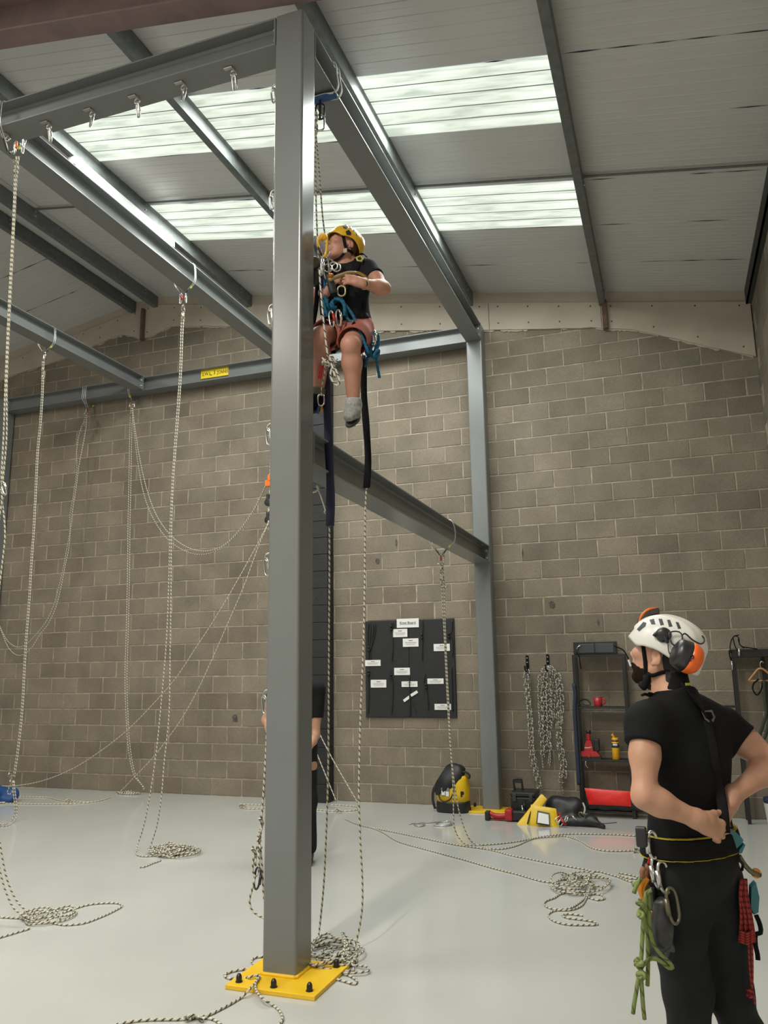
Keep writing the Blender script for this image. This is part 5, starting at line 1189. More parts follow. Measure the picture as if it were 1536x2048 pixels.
fh = nrm_(-.80*HR-.52*HF+.16*UZ); uh = nrm_(UZ-(UZ@fh)*fh); lh = np.cross(uh, fh); H2 = J(699, 488, 5.36)-lh*.075
cneck = J(692, 531, 5.44)
hdL = hand_prims(cwrL, -.95*HR+.22*UZ-.12*HF, HF*.75-UZ*.25, UZ, 34, s=1.08, thumb_out=22, curls=(12, 34, 44, 50))
hdR = hand_prims(cwrR, .45*HR+.55*UZ-.3*HF, HR*.6+HF*.5, UZ*.5-HR*.8, 45, thumb_out=35)
ct = [ell(cchest, (.165, .115, .19), (lC, fC, UZ), .05), cap(cshL-lC*.02, cshR+lC*.02, .06, .06, .06), ell(cwaist, (.150, .115, .13), (lC, fC, UZ), .06), ell(cpelv, (.160, .125, .11), (lC, fC, UZ), .06),
      cap(cneck-UZ*.02, cshL-lC*.03, .05, .05, .05), cap(cneck-UZ*.02, cshR+lC*.03, .05, .05, .05)]
cn = [cap(cneck-UZ*.03, H2-uh*.045-fh*.02, .052, .048, .03), cap(cneck-UZ*.02+fC*.02, H2-uh*.065+fh*.01, .044, .034, .025)]
ca_ = arm_prims(cshL, celL, cwrL, (.050, .043, .045, .029))+arm_prims(cshR, celR, cwrR, (.050, .043, .045, .029))
cl_ = leg_prims(chL, ckL, caL, (.082, .059, .061, .040), back=-fC*.6)+leg_prims(chR, ckR, caR, (.082, .059, .061, .040), back=-fC*.6)
for k_, a_ in ((ckL, caL), (ckR, caR)): cl_.append(ell(k_+fC*.02-UZ*.012, (.038, .034, .045), (lC, fC, UZ), .03))
toeL = nrm_(-HF*.76-UZ*.60-HR*.16); toeR = nrm_(fC*.8-UZ*.5)
cf = [cap(caL, caL-UZ*.02, .034, .026, .02), cap(caR, caR-UZ*.02, .034, .026, .02)]
clm = empty('person', tuple(cpelv), 'climber in black t-shirt and salmon shorts sitting in a harness high on the ropes', 'person')
hd2 = head_prims(H2, fh, lh, uh)
skin2 = nets_obj('body', Field(hd2+cn+ct+ca_+hdL+hdR+cl_+cf, .0045), m_skin2, clm)
eyes(H2, fh, lh, uh, clm, 1.0, nrm_(fh+.1*uh))
for sd in (1, -1): obj('eyebrow', G().tube(spline([H2+fh*a+lh*sd*b+uh*c for a, b, c in ((.101, .014, .044), (.099, .030, .049), (.086, .048, .045))], .008), .0032, 6, flat=.5), mat('sandy_hair', (.10, .055, .025), .7), clm, smooth=True)
hf2 = Field(hd2+cn, .005, .004, H2-.15, H2+.17); hf2.half(H2-fh*.012+uh*.02, nrm_(fh-.35*uh)); hf2.half(H2-uh*.055-fh*.05, -uh)
for sd in (1, -1): hf2.add(ell(H2-fh*.004+lh*sd*.085+uh*.002, (.030, .026, .040), (fh, lh, uh), .004, None, True))
nets_obj('hair', hf2, MATS['sandy_hair'], clm)
eL, eR = cshL+(celL-cshL)*.42, cshR+(celR-cshR)*.45
csp = [ell(cchest, (.170, .121, .195), (lC, fC, UZ), .05), cap(cshL-lC*.02, cshR+lC*.02, .066, .066, .06), ell(cwaist, (.156, .122, .135), (lC, fC, UZ), .06), ell(cpelv+UZ*.03, (.160, .128, .09), (lC, fC, UZ), .05),
       cap(cneck-UZ*.022, cshL-lC*.03, .056, .058, .05), cap(cneck-UZ*.022, cshR+lC*.03, .056, .058, .05), cap(cneck-UZ*.06, cneck+UZ*.05, .072, .070, .03, None, (cneck+UZ*.004, UZ+.45*fC)),
       cap(cshL, cshL+(celL-cshL)*.6, .066, .066, .03, None, (eL, celL-cshL)), cap(cshR, cshR+(celR-cshR)*.6, .066, .066, .03, None, (eR, celR-cshR))]
sf2 = Field(csp, .006, .002); sf2.folds(.004, 26, 6, (1, 1, .6)); sf2.half(cpelv-UZ*.0, -UZ)
tee2 = nets_obj('t_shirt', sf2, m_tee2, clm)
def shleg(h, k): return [cap(h, h+(k-h)*.5, .104, .100, .04), cap(h+(k-h)*.5, h+(k-h)*1.2, .100, .100, .03, None, (h+(k-h)*.80+V3(0, 0, .01), k-h))]
shp = [ell(cpelv, (.168, .134, .118), (lC, fC, UZ), .05)]+shleg(chL, ckL)+shleg(chR, ckR)
shf = Field(shp, .006, .001); shf.folds(.006, 22, 9); shf.half(cpelv+UZ*.085, UZ)
for h, k in ((chL, ckL), (chR, ckR)):
    a = nrm_(k-h); shf.add(cap(h+(k-h)*.70, h+(k-h)*1.1, .090, .094, .008, None, None, True))
shorts = nets_obj('shorts', shf, m_short, clm)
m_sock = mat('grey_marl_sock', (.36, .36, .35), .9, nscale=80, namt=.3); m_shoe = mat('grey_trainer', (.26, .26, .245), .8, nscale=50, namt=.35); m_sole = mat('trainer_sole', (.05, .05, .048), .7)
for side, (a, k, td, mm) in enumerate(((caL, ckL, toeL, m_sock), (caR, ckR, toeR, mat('olive_sock', (.12, .12, .085), .9)))):
    up_ = nrm_(k-a); so = nets_obj('sock', Field([cap(a+up_*.02, a-up_*.02, .049, .047, .02, None, (a+up_*.034, up_)), cap(a-up_*.01, a+td*.03, .044, .042, .03)], .005, .001), mm, clm)
    pl_ = nrm_(-up_+.15*td); heel = a-up_*.045-td*.035; toe = a-up_*.035+td*.150
    nets_obj('shoe', Field([cap(heel, heel+td*.09, .040, .038, .03), cap(heel+td*.09, toe, .040, .032, .03, (np.cross(td, up_), 1.18)), cap(a-up_*.01-td*.015, a-up_*.04+td*.06, .052, .044, .03)], .005), m_shoe if side == 0 else m_blk, clm)
    dn = nrm_(-up_-(-up_@td)*td); wd_ = nrm_(np.cross(td, dn)); pts = []
    for t_ in np.linspace(0, 1, 7):
        pass
    sole = []
    for ang in np.linspace(0, 2*math.pi, 22)[:-1]:
        x = math.cos(ang); y = math.sin(ang); w_ = .043*(1-.12*x) if x < 0 else .045*(1-.25*x*x); sole.append(heel+td*.092+dn*.036+td*x*.132+wd_*y*w_)
    sl_ = obj('sole', G().prism(sole, dn*.016), m_sole, clm)
    if side == 0:
        gt = G()
        for t_ in (-.08, -.045, .02, .055, .09): gt.box(-.004, .004, -.034, .034, -.002, .003, M=Matrix(((td[0], wd_[0], dn[0], (heel+td*(.092+t_)+dn*.053)[0]), (td[1], wd_[1], dn[1], (heel+td*(.092+t_)+dn*.053)[1]), (td[2], wd_[2], dn[2], (heel+td*(.092+t_)+dn*.053)[2]), (0, 0, 0, 1))))
        obj('tread', gt, mat('tread_grey', (.30, .30, .28), .8), sl_, kind='stuff')
wv = nrm_(cwrL-celL); w0 = cwrL-wv*.025
obj('watch_strap', G().tube([w0+.031*(math.cos(a)*nrm_(np.cross(wv, UZ))+math.sin(a)*np.cross(wv, nrm_(np.cross(wv, UZ)))) for a in np.linspace(0, 2*math.pi, 22)[:-1]], .010, 8, closed=True, flat=.4, ref=wv), mat('tan_watch_strap', (.42, .34, .20), .6), clm, smooth=True)
tw = nrm_(CAM-w0); obj('watch_case', G().lathe(w0+tw*.028, [(.019, 0), (.021, .004), (.020, .011), (.016, .012)], 20, tw), m_blackmetal, clm, smooth=True)
bv2 = bvh_of([tee2, shorts]); bvh2 = bvh_of([skin2])
# yellow helmet
hel2, shell2 = helmet('yellow vented climbing helmet on the hanging climber', H2, fh, lh, uh, m_hely, front=.058, side=.030, back=-.050)
bh2 = bvh_of([shell2])
for px in ([(685, 452), (691, 449), (696, 454), (693, 459), (687, 457)], [(697, 451), (701, 453), (703, 458), (699, 457)], [(705, 456), (708, 459), (710, 464), (706, 462)], [(711, 463), (713, 467), (715, 473), (712, 470)]): patch(px, bh2, m_vent, 'vent', hel2, .0015, 5.4)
patch([(691, 464), (697, 460), (702, 466), (701, 471), (693, 470)], bh2, m_blackmetal, 'side_clip', hel2, .004, 5.4)
obj('chin_strap', G().tube(spline(drape([(685, 465), (687, 478), (689, 490), (691, 499), (683, 511), (675, 519), (669, 522)], bvh2, .006, 5.35), .012), .010, 8, flat=.4, ref=-HF), m_strap, hel2, smooth=True)
obj('chin_strap', G().tube(spline(drape([(690, 500), (697, 502), (704, 506)], bvh2, .008, 5.35), .012), .010, 8, flat=.4, ref=-HF), m_strap, hel2, smooth=True)
qb = drape([(689, 502)], bvh2, .012, 5.35)[0]; obj('strap_buckle', G().box(qb[0]-.014, qb[0]+.014, qb[1]-.006, qb[1]+.006, qb[2]-.016, qb[2]+.016, .003), mat('pale_buckle', (.40, .34, .26), .5), hel2)
# harness
hn2 = empty('harness', tuple(cwaist), 'full body climbing harness with yellow trimmed straps on the hanging climber', 'harness')
def dr(px, off=.008, D=5.4): return drape(px, bv2, off, D)
m_ystrap = mat('ochre_strap', (.30, .17, .02), .7)
for px, r, mm in (([(714, 520), (712, 532), (706, 545), (700, 556), (694, 570), (690, 590), (688, 615), (686, 632)], .022, m_strap), ([(672, 528), (668, 540), (670, 560), (676, 590), (680, 630)], .022, m_strap), ([(709, 545), (720, 549), (733, 556)], .012, m_ystrap), ([(650, 640), (665, 636), (690, 637), (715, 636), (735, 632)], .022, m_strap), ([(672, 645), (664, 652), (656, 668), (652, 684)], .018, m_strap), ([(706, 648), (716, 660), (727, 680), (733, 692)], .018, m_strap), ([(727, 634), (726, 620), (727, 606)], .016, m_strap)):
    obj('strap', G().tube(spline(dr(px), .02), r, 8, flat=.25, ref=-HF), mm, hn2, smooth=True)
ys = dr([(712, 521), (720, 518), (725, 522), (722, 527), (714, 526)], .022); obj('shoulder_buckle', G().tube(ys, .007, 8, closed=True), mat('lime_alloy', (.52, .48, .12), .4), hn2, smooth=True)
obj('strap_tail', G().tube(spline(dr([(718, 517), (727, 517), (733, 521)], .03), .012), .012, 8, flat=.3), m_strap, hn2, smooth=True)
for (u, v) in ((667, 532), (673, 535), (656, 536)):
    c = J(u, v, 5.2); obj('chest_ring', G().tube(oval(c, HR, UZ, .055, .055, .005, 18), .005, 8, closed=True), m_silver, hn2, smooth=True)
# the device he holds, the ascender on the rope, and what hangs under it
t = empty('descender', tuple(J(662, 560, 5.12)), 'tan handled rope device gripped in the climber\'s hands', 'descender')
obj('handle', G().tube(spline([J(658, 560, 5.10), J(668, 556, 5.12), J(680, 551, 5.16), J(696, 546, 5.20), J(712, 546, 5.24)], .02), [.012]*0 or .013, 10), mat('tan_grip', (.30, .22, .10), .6), t, smooth=True)
obj('side_plate', G().tube(spline([J(659, 548, 5.12), J(660, 560, 5.12), J(664, 575, 5.12), J(667, 586, 5.12)], .02), .026, 10, flat=.5, ref=-HF), m_blackmetal, t, smooth=True)
obj('gold_bolt', G().lathe(J(661, 551, 5.10), [(.014, 0), (.016, .006), (.006, .02)], 14, -HF), m_gold, t, smooth=True)
obj('loop', G().tube(oval(J(683, 582, 5.14), UZ, HR, .07, .05, .006), .0055, 8, closed=True), mat('pale_brass', (.40, .38, .22), .35, .5), t, smooth=True)
m_yel = mat('yellow_alloy', (.75, .38, .015), .35)
t = empty('hand_ascender', tuple(J(646, 492, 5.15)), 'yellow oval hand ascender clamped on the rope by the climber\'s face', 'ascender')
ring = [J(u, v, 5.15) for u, v in [(640, 500), (636, 488), (638, 474), (645, 468), (652, 472), (654, 488), (653, 504), (649, 514), (644, 512)]]
obj('handle', G().tube(spline(ring+[ring[0]], .015), .010, 10, flat=.8), m_yel, t, smooth=True)
obj('cam_housing', G().tube(spline([J(641, 482, 5.15), J(646, 472, 5.14), J(651, 480, 5.15)], .015), .015, 10, flat=.6), m_yel, t, smooth=True)
obj('catch', G().tube(spline([J(637, 494, 5.13), J(640, 503, 5.13), J(643, 510, 5.13)], .01), .008, 8), m_blackmetal, t, smooth=True)
GC = 'gear around the hanging climber'
carabiner(J(644, 512, 5.15), 'steel carabiner under the yellow ascender', L=.13, W=.06, group=GC, yaw=1.0)
carabiner(J(652, 515, 5.17), 'thin steel carabiner beside the climber\'s chest', L=.15, W=.06, group=GC, yaw=1.8)
# column-side arm gear: sling, dark pouch and reel
t = empty('cow_tail', tuple(J(634, 620, 5.2)), 'black webbing lanyard hanging between the climber and the column', 'lanyard', GC)
obj('webbing', G().tube(spline([J(u, v, 5.25) for u, v in [(636, 560), (634, 590), (631, 620), (626, 650), (623, 690)]], .03), .016, 8, flat=.35, ref=-HF), m_strap, t, smooth=True)
obj('webbing', G().tube(spline([J(u, v, 5.22) for u, v in [(647, 532), (645, 560), (644, 600), (646, 630)]], .03), .018, 8, flat=.35, ref=-HF), m_navy, t, smooth=True)
obj('reel', G().lathe(J(628, 530, 5.24), [(.03, 0), (.042, .01), (.042, .04), (.03, .05)], 20, -HF), mat('brown_reel', (.10, .075, .05), .5), t, smooth=True)
obj('pouch', G().tube(spline([J(632, 545, 5.22), J(630, 558, 5.2), J(634, 570, 5.2)], .02), [.03]*0 or .034, 10), m_blackmetal, t, smooth=True)
# blue ropes at waist and hip
m_bluer = mat_rope('blue_rope', (.016, .105, .19), (.03, .16, .26), pitch=.03, duty=.2)
t = empty('rope_lanyard', tuple(J(690, 620, 5.2)), 'blue rope looped across the climber\'s waist and over his thigh', 'lanyard', GC)
for px, D in (([(645, 600), (650, 615), (655, 632), (660, 612), (668, 600), (677, 596), (686, 602), (690, 618), (694, 636), (704, 646), (716, 655), (724, 672), (731, 692), (737, 706)], 5.16), ([(662, 612), (672, 602), (682, 602), (692, 612), (704, 628), (712, 644), (722, 662), (729, 682), (735, 700)], 5.18), ([(668, 598), (680, 600), (688, 610), (689, 632)], 5.14), ([(650, 560), (650, 590), (653, 612), (655, 630)], 5.2), ([(655, 598), (653, 615), (648, 630)], 5.18)):
    obj('strand', G().tube(spline([J(u, v, D-.04*max(0, (v-640)/60)) for u, v in px], .02), .0105, 8), m_bluer, t, smooth=True)
obj('knot', G().tube(spline(knot(J(662, 613, 5.14), (1, 0, -.3), .07, .02, turns=4), .006), .009, 8), m_bluer, t, smooth=True)
t = empty('cord_hank', tuple(J(745, 690, 5.25)), 'blue rope hank knotted at the climber\'s right-hand side hip', 'cord', GC)
for px in ([(747, 664), (751, 672), (753, 690), (748, 705), (743, 714), (738, 708), (736, 696)], [(748, 665), (755, 668), (756, 690), (752, 704), (744, 712)], [(742, 672), (743, 690), (740, 706), (736, 712), (731, 700)], [(748, 706), (753, 720), (756, 740), (759, 756)], [(737, 712), (733, 722), (731, 734)]):
    obj('strand', G().tube(spline([J(u, v, 5.24) for u, v in px], .02), .010, 8), m_bluer, t, smooth=True)
obj('knot', G().tube(spline(knot(J(746, 706, 5.22), (1, 0, -.5), .08, .03, turns=5), .006), .010, 8), m_bluer, t, smooth=True)
carabiner(J(747, 662, 5.24), 'steel carabiner holding the blue hank at the climber\'s hip', L=.10, W=.05, group=GC)
for u, v, lab, mm, gt in ((661, 622, 'grey carabiner hanging at the climber\'s waist, left one', m_silver, m_red), (675, 620, 'grey carabiner hanging at the climber\'s waist, right one', m_silver, m_silver)):
    carabiner(J(u, v, 5.12), lab, mm, L=.11, W=.045, group=GC, gate=gt, tilt=(.15, 0))
# rope end, red grip and clips below the knees
t = empty('lanyard_clip', tuple(J(643, 742, 5.12)), 'red gripped lanyard end with clips dangling below the climber\'s knee', 'clip', GC)
obj('red_grip', G().tube(spline([J(643, 731, 5.12), J(641, 744, 5.12), J(639, 757, 5.12)], .01), [.012]*0 or .013, 10), m_red, t, smooth=True)
obj('cord', G().tube(spline([J(u, v, 5.12) for u, v in [(649, 718), (646, 727), (643, 732)]], .01), .006, 8), m_rope, t, smooth=True)
obj('cord', G().tube(spline([J(u, v, 5.12) for u, v in [(650, 728), (649, 748), (646, 762), (643, 776), (643, 792)]], .01), .004, 8), m_rope, t, smooth=True)
obj('ring', G().tube(oval(J(642, 800, 5.12), UZ, HR, .075, .04, .005), .005, 8, closed=True), m_silver, t, smooth=True)
obj('blue_clip', G().tube(spline([J(640, 810, 5.12), J(636, 820, 5.12), J(635, 827, 5.12)], .01), .010, 8), m_blueweb, t, smooth=True)
obj('gold_clip', G().tube(spline([J(643, 812, 5.12), J(642, 824, 5.12)], .01), .009, 8), m_gold, t, smooth=True)
t = empty('rope_loop', tuple(J(666, 745, 5.1)), 'white rope tied in a knot with a loop hanging between the climber\'s knees', 'rope', GC)
m_ropew = mat_rope('white_black_rope', (.66, .64, .57), (.03, .03, .03), pitch=.05, duty=.2)
obj('loop', G().tube(spline([J(u, v, 5.08) for u, v in [(662, 722), (664, 735), (661, 748), (666, 764), (674, 771), (679, 764), (675, 748), (668, 732), (664, 722)]], .012), .0075, 8), m_ropew, t, smooth=True)
obj('inner_strand', G().tube(spline([J(u, v, 5.07) for u, v in [(663, 726), (667, 742), (671, 755)]], .012), .0075, 8), m_ropew, t, smooth=True)
obj('knot', G().tube(spline(knot(J(659, 722, 5.07), (1, 0, .1), .10, .026, turns=4), .006), .0075, 8), m_ropew, t, smooth=True)
obj('standing_part', G().tube(spline([J(u, v, 5.08) for u, v in [(656, 714), (653, 692), (650, 668), (647, 640), (644, 610), (641, 575), (639, 540)]], .02), .0065, 8), m_ropew, t, smooth=True)
obj('seat_strap', G().tube(spline(dr([(650, 695), (656, 702), (664, 704), (672, 702), (678, 696)], .012), .02), .016, 8, flat=.3, ref=-HF), m_strap, hn2, smooth=True)

# ---------------------------------------------------------------- the person hidden behind the foreground column
P0 = V3(-1.60, -3.08, 0)
fP = nrm_(V3(.35, -.94, 0)); lP = nrm_(np.cross(UZ, fP))
q_ = lambda a, b, c: P0+lP*a+fP*b+UZ*c
D_ = lambda v: 0
psL, psR = q_(.19, 0, 1.43), q_(-.19, 0, 1.43)
# right elbow of the picture shows past the column's right edge, left one past its left edge
peL, peR = yp(630, 1470, -3.05), yp(533, 1440, -3.12)
pwL, pwR = yp(607, 1512, -3.36), yp(560, 1500, -3.40)
ph = q_(0, .03, 1.62); fP2 = nrm_(fP+.3*UZ); uP2 = nrm_(UZ-(UZ@fP2)*fP2); lP2 = np.cross(uP2, fP2)
per = empty('person', tuple(P0), 'person in black mostly hidden behind the foreground column, elbow showing', 'person')
pt = [ell(q_(0, 0, 1.28), (.16, .11, .20), (lP, fP, UZ), .05), cap(psL-lP*.02, psR+lP*.02, .06, .06, .05), ell(q_(0, 0, 1.08), (.14, .10, .16), (lP, fP, UZ), .06), ell(q_(0, 0, .95), (.155, .11, .12), (lP, fP, UZ), .06), cap(q_(0, 0, 1.45), ph-uP2*.05, .055, .052, .03)]
pl2 = leg_prims(q_(.09, 0, .90), q_(.10, .02, .50), q_(.11, 0, .10))+leg_prims(q_(-.09, 0, .90), q_(-.10, .02, .50), q_(-.11, 0, .10))
phd = hand_prims(pwL, nrm_(-lP*.7+UZ*.3+fP*.5), -fP+lP*.2, UZ, 45)+hand_prims(pwR, nrm_(lP*.7+UZ*.3+fP*.4), -fP, UZ, 45)
sk3 = nets_obj('body', Field(head_prims(ph, fP2, lP2, uP2)+pt+arm_prims(psL, peL, pwL, (.048, .040, .041, .027))+arm_prims(psR, peR, pwR, (.048, .040, .041, .027))+pl2+phd, .007), m_skin1, per)
eL3, eR3 = psL+(peL-psL)*.62, psR+(peR-psR)*.45
nets_obj('t_shirt', Field([ell(q_(0, 0, 1.27), (.166, .116, .20), (lP, fP, UZ), .05), cap(psL-lP*.02, psR+lP*.02, .066, .066, .05), ell(q_(0, 0, 1.06), (.15, .11, .18), (lP, fP, UZ), .06), cap(psL, psL+(peL-psL)*.8, .064, .062, .03, None, (eL3, peL-psL)), cap(psR, psR+(peR-psR)*.8, .064, .062, .03, None, (eR3, peR-psR))], .007, .002).half(q_(0, 0, .93), -UZ), m_shirt, per)
def pleg(s_): return [cap(q_(s_*.09, 0, .92), q_(s_*.10, .02, .5), .095, .078, .04), cap(q_(s_*.10, .02, .5), q_(s_*.11, 0, .12), .078, .070, .04)]
nets_obj('trousers', Field([ell(q_(0, 0, .96), (.162, .118, .12), (lP, fP, UZ), .05)]+pleg(1)+pleg(-1), .007, .002).folds(.004, 24, 3).half(V3(0, 0, .07), -UZ), m_trous, per)
for s_ in (1, -1): nets_obj('shoe', Field([cap(q_(s_*.11, -.04, .045), q_(s_*.12, .16, .04), .045, .040, .03)], .006).half(V3(0, 0, 0), -UZ), MATS['black_boot'], per)

hh3 = Field(head_prims(ph, fP2, lP2, uP2), .007, .007, ph-.16, ph+.18); hh3.half(ph-fP2*.0+uP2*.05, nrm_(fP2*.8-.6*uP2)); hh3.half(ph-uP2*.06, -uP2); nets_obj('hair', hh3, m_hair, per)
# ---------------------------------------------------------------- knot board on the wall
m_board = mat('black_rubber_board', (.010, .0105, .011), .6, nscale=20, namt=.2)
m_card = mat('white_card', (.72, .72, .70), .7)
kb = empty('knot_board', (-1.52, -.02, 1.01), 'black knot board with white labels on the block wall', 'board')
X0b, X1b, Z0b, Z1b = -2.112, -.941, 1.014, 2.203
obj('backing', G().box(X0b, X1b, -.022, -.006, Z0b, Z1b, .003), m_board, kb)
for a, b in ((X0b, -1.527), (-1.523, X1b)): obj('panel', G().box(a+.004, b-.004, -.030, -.022, Z0b+.004, Z1b-.004, .002), m_board, kb)
gd = G(); n = 0
for i in range(44):
    for j in range(46):
        x = X0b+.03+i*(X1b-X0b-.06)/43; z = Z0b+.03+j*(Z1b-Z0b-.06)/45
        gd.add([(x-.006, -.0302, z), (x, -.0302, z-.006), (x+.006, -.0302, z), (x, -.0302, z+.006), (x, -.0345, z)], [(0, 1, 4), (1, 2, 4), (2, 3, 4), (3, 0, 4)])
obj('stud', gd, mat('rubber_stud', (.022, .023, .024), .5), kb, kind='stuff')
def bpt(cx, cy, y=-.036): return yp(720+cx/6.98, 1220+cy/6.98, y)
cards = [(512, 125, 822, 240), (458, 268, 662, 375), (597, 400, 818, 510), (1028, 475, 1255, 570), (72, 700, 288, 780), (477, 808, 698, 907), (150, 975, 368, 1082), (580, 997, 804, 1073), (940, 957, 1168, 1031), (1040, 1310, 1272, 1395)]
m_print = mat('grey_print', (.16, .16, .16), .7)
for i, (a, b, c, d) in enumerate(cards):
    p, q = bpt(a, b), bpt(c, d); cd_ = obj('label_card', G().box(p[0], q[0], -.0375, -.0345, q[2], p[2]), m_card, kb)
    cx, w, h = (p[0]+q[0])/2, q[0]-p[0], p[2]-q[2]
    if i == 0:
        text_obj('lettering', 'Knot Board', (cx, -.0378, (p[2]+q[2])/2+.002), .044, m_black, cd_, bold=.0007)
        obj('underline', G().box(cx-.105, cx+.105, -.0382, -.0376, (p[2]+q[2])/2-.019, (p[2]+q[2])/2-.016), m_black, cd_)
    else:
        gl2 = G().box(cx-w*.13, cx+w*.13, -.0380, -.0376, p[2]-h*.30, p[2]-h*.20)
        for k in range(3): gl2.box(cx-w*.36*(1-.2*(k == 2)), cx+w*.36*(1-.25*(k == 2)), -.0380, -.0376, p[2]-h*(.48+.14*k), p[2]-h*(.44+.14*k))
        obj('print', gl2, m_print, cd_, kind='stuff')
for (a, b, c, d) in ((612, 1270, 697, 1208), (712, 1195, 803, 1138)):
    p, q = bpt(a, b), bpt(c, d); dv = nrm_(q-p); pv = np.cross(dv, (0, -1, 0))*.017
    obj('tape_strip', G().prism([p-pv, q-pv, q+pv, p+pv], (0, -.006, 0)), m_card, kb)
m_bcord = mat('black_cord', (.018, .018, .020), .5)
for k, px in enumerate(([(120, 690), (118, 560), (105, 400), (115, 240), (130, 175), (145, 240), (140, 400), (128, 540)], [(150, 690), (140, 560), (165, 420), (185, 260), (197, 180), (212, 250), (190, 400), (140, 560)], [(440, 285), (432, 240), (448, 165), (465, 230), (452, 300), (455, 500), (445, 720)], [(870, 140), (872, 300), (855, 380), (870, 420), (865, 560), (868, 700)], [(1280, 150), (1275, 300), (1230, 370), (1260, 340), (1285, 420), (1290, 640)], [(118, 845), (110, 900), (120, 1100), (112, 1440)], [(425, 850), (410, 920), (440, 960), (455, 1120), (440, 1440)], [(905, 890), (895, 1040), (930, 1060), (925, 1110), (945, 1250), (950, 1400)], [(590, 1080), (680, 1170), (740, 1300), (780, 1440)], [(1275, 800), (1280, 1000), (1285, 1260), (1290, 1420)], [(690, 910), (692, 1100), (695, 1300), (700, 1490)])):
    obj('sample_cord', G().tube(spline([bpt(x, y, -.042-.003*(j % 3)) for j, (x, y) in enumerate(px)], .02), .007 if k != 8 else .003, 7), m_bcord, kb, smooth=True)
for (x, y) in ((125, 545), (435, 255), (860, 370), (1240, 360), (118, 880), (430, 930), (920, 1065)): obj('sample_knot', G().tube(spline(knot(bpt(x, y, -.05), (0, 0, -1), .07, .017, turns=4), .006), .007, 7), m_bcord, kb, smooth=True)

# ---------------------------------------------------------------- bags, crate and tools on the floor
m_bagy = mat('yellow_tarpaulin', (.72, .47, .010), .38, nscale=10, namt=.08, bump=.25, bscale=18)
m_bagk = mat('black_tarpaulin', (.012, .0125, .014), .5, nscale=14, namt=.2, bump=.3, bscale=20)
def loft(c, secs, n=28, closed_top=True, wob=0.0, seed=0):
    """rings (dx, dy, z, rx, ry) stacked up"""
    rg = random.Random(seed); g = G(); rows = []
    for dx, dy, z, rx, ry in secs:
        rows.append([(c[0]+dx+rx*math.copysign(abs(math.cos(a))**.8, math.cos(a))*(1+wob*mnoise.noise(Vector((math.cos(a)*2+seed, math.sin(a)*2, z*7)))), c[1]+dy+ry*math.copysign(abs(math.sin(a))**.8, math.sin(a))*(1+wob*mnoise.noise(Vector((math.cos(a)*2, math.sin(a)*2+seed, z*7+5)))), z+wob*.05*math.sin(a*3+z*20)) for a in [2*math.pi*i/n for i in range(n)]])
    v = [p for r in rows for p in r]; f = [(j*n+i, j*n+(i+1) % n, (j+1)*n+(i+1) % n, (j+1)*n+i) for j in range(len(rows)-1) for i in range(n)]
    f.append(tuple(range(n-1, -1, -1)))
    if closed_top: f.append(tuple((len(rows)-1)*n+i for i in range(n)))
    return g.add(v, f)
bc = np.array((fl(920, 1615)[0]-.005, -.36, 0)); W2 = .185
bag = empty('kit_bag', tuple(bc), 'yellow and black kit bag standing upright against the wall', 'bag')
obj('base', loft(bc, [(0, 0, .0, .185, .125), (0, 0, .02, .195, .135), (0, 0, .10, .192, .134), (0, 0, .118, .188, .132)], wob=.03), m_bagk, bag, smooth=True)
obj('body', loft(bc, [(0, 0, .115, .187, .131), (.005, 0, .20, .185, .132), (.015, 0, .28, .178, .125), (.022, 0, .36, .165, .115), (.03, .0, .40, .150, .105)], wob=.07, seed=2), m_bagy, bag, smooth=True)
top = [(-.035, 0, .26, .150, .140), (-.030, -.005, .33, .178, .138), (-.020, 0, .40, .168, .128), (-.012, .01, .46, .120, .100), (-.02, .015, .505, .075, .070), (-.03, .02, .525, .035, .035)]
def skew(g, kx):
    g.v = [(x, y, z+kx*(x-bc[0])) for x, y, z in g.v]; return g
obj('hood', skew(loft(bc, top, wob=.16, seed=5), .42), m_bagk, bag, smooth=True)
obj('hood_flap', G().tube(spline([(bc[0]+.09, bc[1]-.06, .445), (bc[0]+.16, bc[1]-.04, .44), (bc[0]+.21, bc[1]-.03, .40), (bc[0]+.20, bc[1]-.03, .37)], .02), .035, 8, flat=.35), m_bagk, bag, smooth=True)
obj('shoulder_strap', G().tube(spline([(bc[0]-.15, bc[1]-.02, .34), (bc[0]-.215, bc[1]-.04, .24), (bc[0]-.225, bc[1]-.05, .12), (bc[0]-.20, bc[1]-.05, .03)], .02), .016, 8, flat=.4, ref=(0, 1, 0)), m_bagk, bag, smooth=True)
obj('handle_loop', G().tube(spline([(bc[0]+.05, bc[1]-.128, .33), (bc[0]+.045, bc[1]-.150, .24), (bc[0]+.01, bc[1]-.156, .16), (bc[0]-.06, bc[1]-.150, .125), (bc[0]-.12, bc[1]-.125, .15), (bc[0]-.145, bc[1]-.10, .22)], .02), .008, 8), m_bagk, bag, smooth=True)
obj('label_window', G().box(bc[0]-.10, bc[0]-.005, bc[1]-.142, bc[1]-.130, .185, .275, .004), mat('clear_pvc_grey', (.20, .20, .19), .25), bag)
obj('label_card', G().box(bc[0]-.095, bc[0]-.055, bc[1]-.146, bc[1]-.141, .195, .24).box(bc[0]-.045, bc[0]-.008, bc[1]-.146, bc[1]-.141, .185, .235), m_card, bag)
text_obj('lettering', 'P', (bc[0]+.135, bc[1]-.108, .205), .075, m_black, bag, bold=.004, rot=(math.pi/2, 0, .75), ext=.004)
